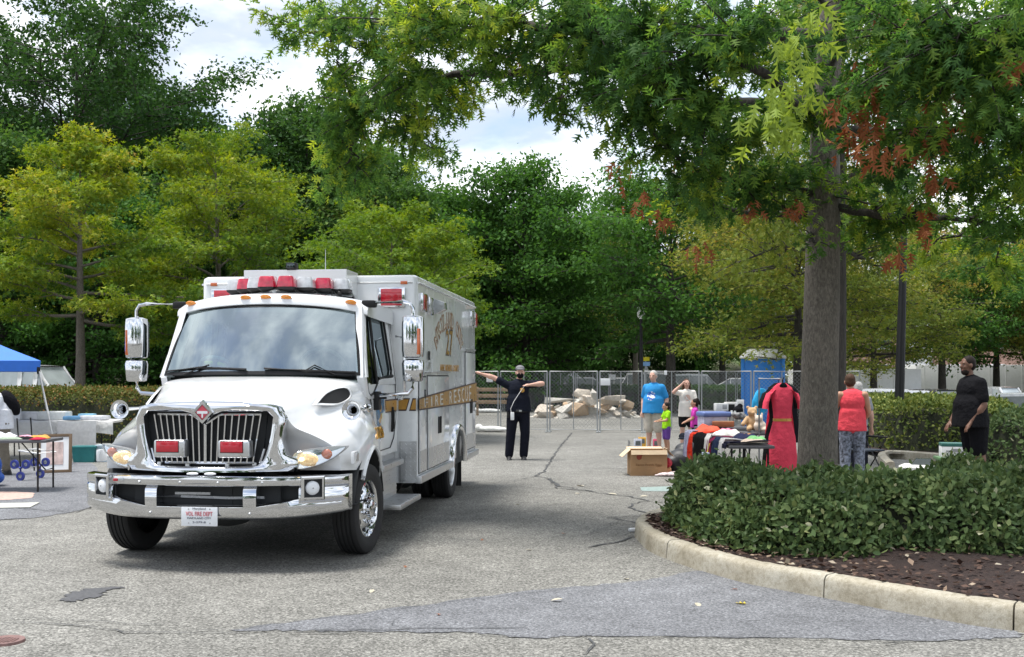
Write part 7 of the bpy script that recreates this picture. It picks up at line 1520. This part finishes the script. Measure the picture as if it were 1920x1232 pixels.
tyc = empty('toy_car', G(1722, 868), R(70), 'white toy ride on car by the kerb near the tote', 'toy'); tyc.location = (6.35, 16.4, .0); bm = B(); ringloft(bm, [[Vector((a*w_, b*l_, z)) for a, b in cat([(-1, -1), (1, -1), (1, 1), (-1, 1), (-1, -1)], 1)[:-1]] for z, w_, l_ in ((.06, .16, .36), (.10, .19, .38), (.20, .19, .38), (.24, .15, .30))]); fin(bm, 'body', wht, tyc, 20); bm = B(); ringloft(bm, [[Vector((a*w_, b*l_+.02, z)) for a, b in ((-1, -1), (1, -1), (1, 1), (-1, 1))] for z, w_, l_ in ((.24, .13, .18), (.33, .10, .11))]); fin(bm, 'cockpit', M['carglass'], tyc, 20)
for sx in (-1, 1):
    for y in (-.24, .24): bm = B(); lathe(bm, [(.03, -.03), (.075, -.03), (.075, .03), (.03, .03)], (sx*.17, y, .075), (1, 0, 0), 14); fin(bm, 'wheel', M['tyre'], tyc)

# ================================================================== STALL ON THE LEFT
cn_ = empty('canopy_tent', (-10.54, 19.8, 0), R(24), 'blue pop up canopy tent at the left edge with a slanted white leg', 'tent'); tb = mat('blue_canopy', (.025, .15, .60), .55, var=.08)
bm = B(); e = 1.62; q = lambda s_, z: [Vector((a*s_, b*s_, z)) for a, b in ((-1, -1), (1, -1), (1, 1), (-1, 1))]
ringloft(bm, [q(e, 1.68), q(e+.015, 1.87), q(1.1, 2.10), q(.55, 2.36), q(.05, 2.62)], True); fin(bm, 'roof', tb, cn_, 20)
for sx in (-1, 1):
    for sy in (-1, 1): bm = B(); tube(bm, [(sx*(e-.02), sy*(e-.02), 1.76), (sx*(e+.14), sy*(e+.14), .92)], .018, 6); tube(bm, [(sx*(e+.14), sy*(e+.14), .92), (sx*(e+.30), sy*(e+.30), .02)], .012, 6); box(bm, (sx*(e+.30), sy*(e+.30), .012), (.09, .09, .02)); lg = fin(bm, 'leg', M['trailer'], cn_); bm = B(); box(bm, (sx*(e-.02), sy*(e-.02), 1.70), (.06, .06, .12), bev=.01); fin(bm, 'joint', M['black'], lg)
table('folding_table', (-7.05, 14.95, 0), 1.25, .7, .72, R(4), 'black folding table with odds and ends nearest on the left')
for (x, y), s_, col, lb, nm in (((-7.15, 14.9), (.5, .3, .10), (.66, .66, .70), 'white crumpled cloth on the near left table', 'cloth_heap'), ((-6.78, 14.8), (.34, .12, .05), (.015, .015, .017), 'black sleeve of cloth on the near left table', 'cloth_roll'), ((-6.62, 14.95), (.30, .16, .06), (.55, .30, .08), 'yellow and orange cloth at the corner of the near left table', 'cloth_heap'), ((-6.95, 14.75), (.40, .14, .04), (.30, .36, .28), 'pale green patterned scarf along the near left table', 'scarf'), ((-6.56, 14.75), (.2, .25, .03), (.35, .02, .05), 'dark red cloth at the end of the near left table', 'cloth_heap'), ((-6.9, 15.15), (.26, .16, .05), (.62, .30, .38), 'pink cloth at the back of the near left table', 'cloth_heap')):
    pile(nm, (x, y, .725), s_[0], s_[1], s_[2], col, lb)
# shopping trolley with blue wheels and a blue bag
tl = empty('shopping_trolley', (-7.45, 16.5, 0), R(75), 'black folding shopping trolley with blue stair wheels under the near left table', 'trolley'); bw = mat('blue_wheel', (.025, .04, .26), .5)
for sx in (-.22, .22):
    sp_ = None
    for k in range(3):
        a = 2*math.pi*k/3+.5; c = Vector((sx, .12*math.cos(a), .19+.12*math.sin(a))); bm = B(); lathe(bm, [(.035, -.015), (.07, -.015), (.07, .015), (.035, .015)], c, (1, 0, 0), 16); w_ = fin(bm, 'wheel', bw, tl, 40); bm = B(); lathe(bm, [(.001, .012), (.03, .012), (.03, -.012), (.001, -.012)], c, (1, 0, 0), 12); fin(bm, 'hub', M['wirem'], w_)
        bm = B(); tube(bm, [(sx, 0, .19), c], .016, 6); fin(bm, 'spoke', bw, tl)
bm = B(); tube(bm, [(-.22, 0, .19), (.22, 0, .19)], .01, 6); fin(bm, 'axle', M['wirem'], tl)
for sx in (-.15, .15): bm = B(); tube(bm, [(sx, .05, .12), (sx, .12, .95)], .011, 6); fin(bm, 'upright', M['black'], tl)
bm = B(); tube(bm, [(-.2, -.30, .42), (.2, -.30, .42), (.2, .05, .46), (-.2, .05, .46), (-.2, -.30, .42)], .012, 6); fin(bm, 'platform', wht, tl)
bm = B(); ell(bm, (0, 0, .30), (.30, .22, .24)); ell(bm, (-.25, .05, .42), (.25, .2, .2)); ell(bm, (.12, -.08, .38), (.16, .14, .16)); ell(bm, (.1, .0, .12), (.24, .2, .12)); o = remesh(bm, 'blue_sack', mat('royal_blue_sheet', (.012, .09, .45), .5, bmp=.7, bscale=9), None, .03, 2); o.location = (-7.72, 15.5, 0); tag(o, 'big royal blue sack under the near left table', 'sack')
# framed picture leaning by the tent leg
pf = empty('framed_picture', (-7.55, 17.6, 0), R(20), 'framed picture with pale mat leaning beside the tent leg', 'picture'); pf.rotation_euler = (R(-17), 0, R(20))
for c_, s_ in (((-.24, 0, .33), (.05, .04, .66)), ((.24, 0, .33), (.05, .04, .66)), ((0, 0, .025), (.43, .04, .05)), ((0, 0, .635), (.43, .04, .05))): bm = B(); box(bm, c_, s_, bev=.008); fin(bm, 'frame_side', mat('brown_frame', (.12, .075, .04), .5), pf)
bm = B(); box(bm, (0, .0, .33), (.43, .01, .56)); fin(bm, 'mat_board', M['paper'], pf); bm = B(); box(bm, (0, -.008, .33), (.26, .008, .38)); fin(bm, 'print', mat('faded_print', (.52, .40, .37), .7, var=.4, scale=9), pf)
# white cloth table with boxes and tubs
wt = empty('market_table', (-8.95, 21.0, 0), R(3), 'long market table under a white sheet on the left', 'table'); bm = B(); box(bm, (0, 0, .70), (2.3, .75, .04), bev=.01); fin(bm, 'tabletop', wht, wt)
for x in (-.95, .95):
    for y in (-.3, .3): bm = B(); tube(bm, [(x, y, 0), (x, y, .69)], .014, 6); fin(bm, 'leg', M['tframe'], wt)
bm = B(); vr = []
for i in range(60):
    x = -1.2+2.4*i/59; row = []
    for j, (y, z) in enumerate([(.36, .735), (-.38, .735), (-.405, .70), (-.40, .60), (-.40, .48+.05*math.sin(x*3))]): row.append(bm.verts.new((x, y+(.02*math.sin(x*16)*max(0, (.72-z))*4), z+.008*math.sin(x*9+j))))
    vr.append(row)
for a, b in zip(vr[:-1], vr[1:]):
    for j in range(4): bm.faces.new((a[j], a[j+1], b[j+1], b[j]))
bmesh.ops.solidify(bm, geom=bm.faces[:], thickness=.006); tag(fin(bm, 'tablecloth', cloth('white_sheet', (.84, .84, .83), .04), None, 60, wt.location, wt.rotation_euler), 'white sheet draped over the long left market table', 'tablecloth')
for dx, dy, s_, col, lb, nm in ((-.95, 0, (.42, .3, .09), (.03, .05, .16), 'navy tray on the white left table', 'tray'), (-.55, .05, (.5, .3, .14), (.66, .66, .65), 'white carton on the white left table', 'carton'), (-.05, 0, (.55, .35, .15), (.62, .64, .62), 'pale tub in the middle of the white left table', 'tub'), (.35, -.1, (.32, .3, .06), (.10, .25, .42), 'blue magazine stack on the white left table', 'magazines'), (.75, -.05, (.5, .34, .07), (.62, .63, .66), 'flat white parcel at the right end of the white left table', 'parcel'), (.55, .1, (.3, .2, .1), (.25, .48, .62), 'light blue box at the right of the white left table', 'carton')):
    o = empty(nm, (-8.95+dx, 21.0+dy, .745), R(rg.uniform(-12, 12)), lb, 'box'); m_ = mat('gd', col, .5, var=.2); bm = B(); box(bm, (0, 0, s_[2]/2), s_, bev=.012); fin(bm, 'case', m_, o); bm = B(); box(bm, (0, 0, s_[2]+.004), (s_[0]*.96, s_[1]*.9, .012), bev=.004); fin(bm, 'lid', m_, o)
for dx, lb in ((-.72, 'white folded card sign on the left market table'), (-1.02, 'tilted white paper on the left market table')): bm = B(); box(bm, (0, 0, .11), (.24, .006, .22), rot=Matrix.Rotation(R(-12), 3, 'X')); box(bm, (0, .05, .11), (.24, .006, .22), rot=Matrix.Rotation(R(12), 3, 'X')); tag(fin(bm, 'card_sign', M['paper'], None, 20, (-8.95+dx, 20.72, .75)), lb, 'sign')
bm = B(); vr = [[bm.verts.new((x, .015*math.sin(x*14)+.01*math.sin(z*20), z)) for z in np.linspace(.12, .62, 6)] for x in np.linspace(-.38, .38, 20)]
for a, b in zip(vr[:-1], vr[1:]):
    for j in range(5): bm.faces.new((a[j], a[j+1], b[j+1], b[j]))
bmesh.ops.solidify(bm, geom=bm.faces[:], thickness=.006); tag(fin(bm, 'banner', mat('painted_sheet', (.80, .79, .78), .8, var=.10, scale=16), None, 60, (-8.35, 20.45, .12)), 'pale painted sheet hung below the left market table', 'banner')
for x, y, s_, col, lb in ((-7.95, 19.9, (.42, .30, .30), (.02, .17, .17), 'teal storage tub on the ground behind the framed picture'), (-7.62, 20.0, (.24, .3, .32), (.46, .56, .62), 'clear blue storage tub right of the teal one'), (-7.1, 20.3, (.30, .3, .34), (.52, .50, .46), 'cloudy storage tub below the end of the white table'), (-6.85, 20.2, (.16, .2, .36), (.62, .63, .62), 'white bucket nearest the headlamp of the ambulance')):
    o = empty('storage_tub', (x, y, 0), R(rg.uniform(-8, 8)), lb, 'tub'); m_ = mat('tub', col, .35, var=.15); bm = B(); ringloft(bm, [[Vector((a*s_[0]/2*k, b*s_[1]/2*k, z)) for a, b in ((-1, -1), (1, -1), (1, 1), (-1, 1))] for z, k in ((0, .86), (s_[2]*.9, 1))]); fin(bm, 'tub', m_, o, 20); bm = B(); box(bm, (0, 0, s_[2]*.93), (s_[0]*1.06, s_[1]*1.06, .04), bev=.01); fin(bm, 'lid', m_, o)
# bits of litter and fallen leaves on the asphalt
LF = [one_leaf('fallen_leaf', 'oak', leafmat('yellow_leaf', [(0, (.55, .42, .04)), (1, (.6, .5, .08))], .1)), one_leaf('fallen_leaf', 'oak', LM['dead']), one_leaf('fallen_leaf', 'oval', leafmat('pale_leaf', [(0, (.50, .46, .36)), (1, (.5, .46, .36))], .1))]
for i, (px, py, k, sz, lb) in enumerate([(1402, 1132, 0, .10, 'bright yellow oak leaf on the newer asphalt near the kerb'), (1308, 1130, 2, .09, 'pale dry leaf left of the yellow leaf'), (1032, 1126, 2, .09, 'pale dry leaf at the middle of the newer asphalt wedge'), (1095, 911, 2, .16, 'large pale leaf on the long crack'), (1140, 925, 2, .13, 'pale leaf right of the crack bend'), (1215, 930, 2, .11, 'pale leaf by the mint chalk mark'), (985, 1030, 2, .07, 'small pale leaf in the open lane'), (1078, 925, 2, .09, 'small pale leaf just below the crack bend'), (700, 1105, 2, .07, 'small pale leaf in front of the right front wheel'), (965, 945, 2, .08, 'small pale leaf level with the rear wheel'), (1180, 1085, 2, .06, 'tiny pale leaf at the edge of the newer asphalt'), (1385, 1105, 1, .06, 'tiny brown leaf close to the kerb joint'), (760, 1060, 1, .05, 'tiny brown leaf in front of the steps'), (905, 1010, 1, .05, 'tiny brown leaf in mid lane'), (1060, 1000, 1, .06, 'tiny brown leaf left of the kerb tip'), (820, 1150, 1, .05, 'tiny brown leaf above the newer asphalt wedge')]):
    c = G(px, py, .012); o = link('fallen_leaf', LF[k]); o.location = c; o.rotation_euler = (rg.uniform(-.2, .2), rg.uniform(-.2, .2), rg.uniform(0, 6)); o.scale = (sz, sz, sz)
    tag(o, lb, 'leaf', 'fallen leaves on the asphalt')
bm = B(); box(bm, (0, 0, .02), (.09, .06, .035), rot=Matrix.Rotation(.4, 3, 'Z'), bev=.015); tag(fin(bm, 'crumpled_paper', M['paper'], None, 40, G(1187, 997)), 'white crumpled paper scrap by the tip of the kerb', 'litter')
bm = B(); box(bm, (0, 0, .012), (.9, .5, .006), rot=Matrix.Rotation(.2, 3, 'Z')); tag(fin(bm, 'flattened_board', mat('pale_board', (.42, .42, .38), .8), None, 0, (G(-8, 950)).to_tuple()), 'flat pale board lying at the left edge of the asphalt', 'board')
for k_, o in TREES.items():
    if k_ not in used:
        for ch in list(o.children): bpy.data.objects.remove(ch)
        bpy.data.objects.remove(o)
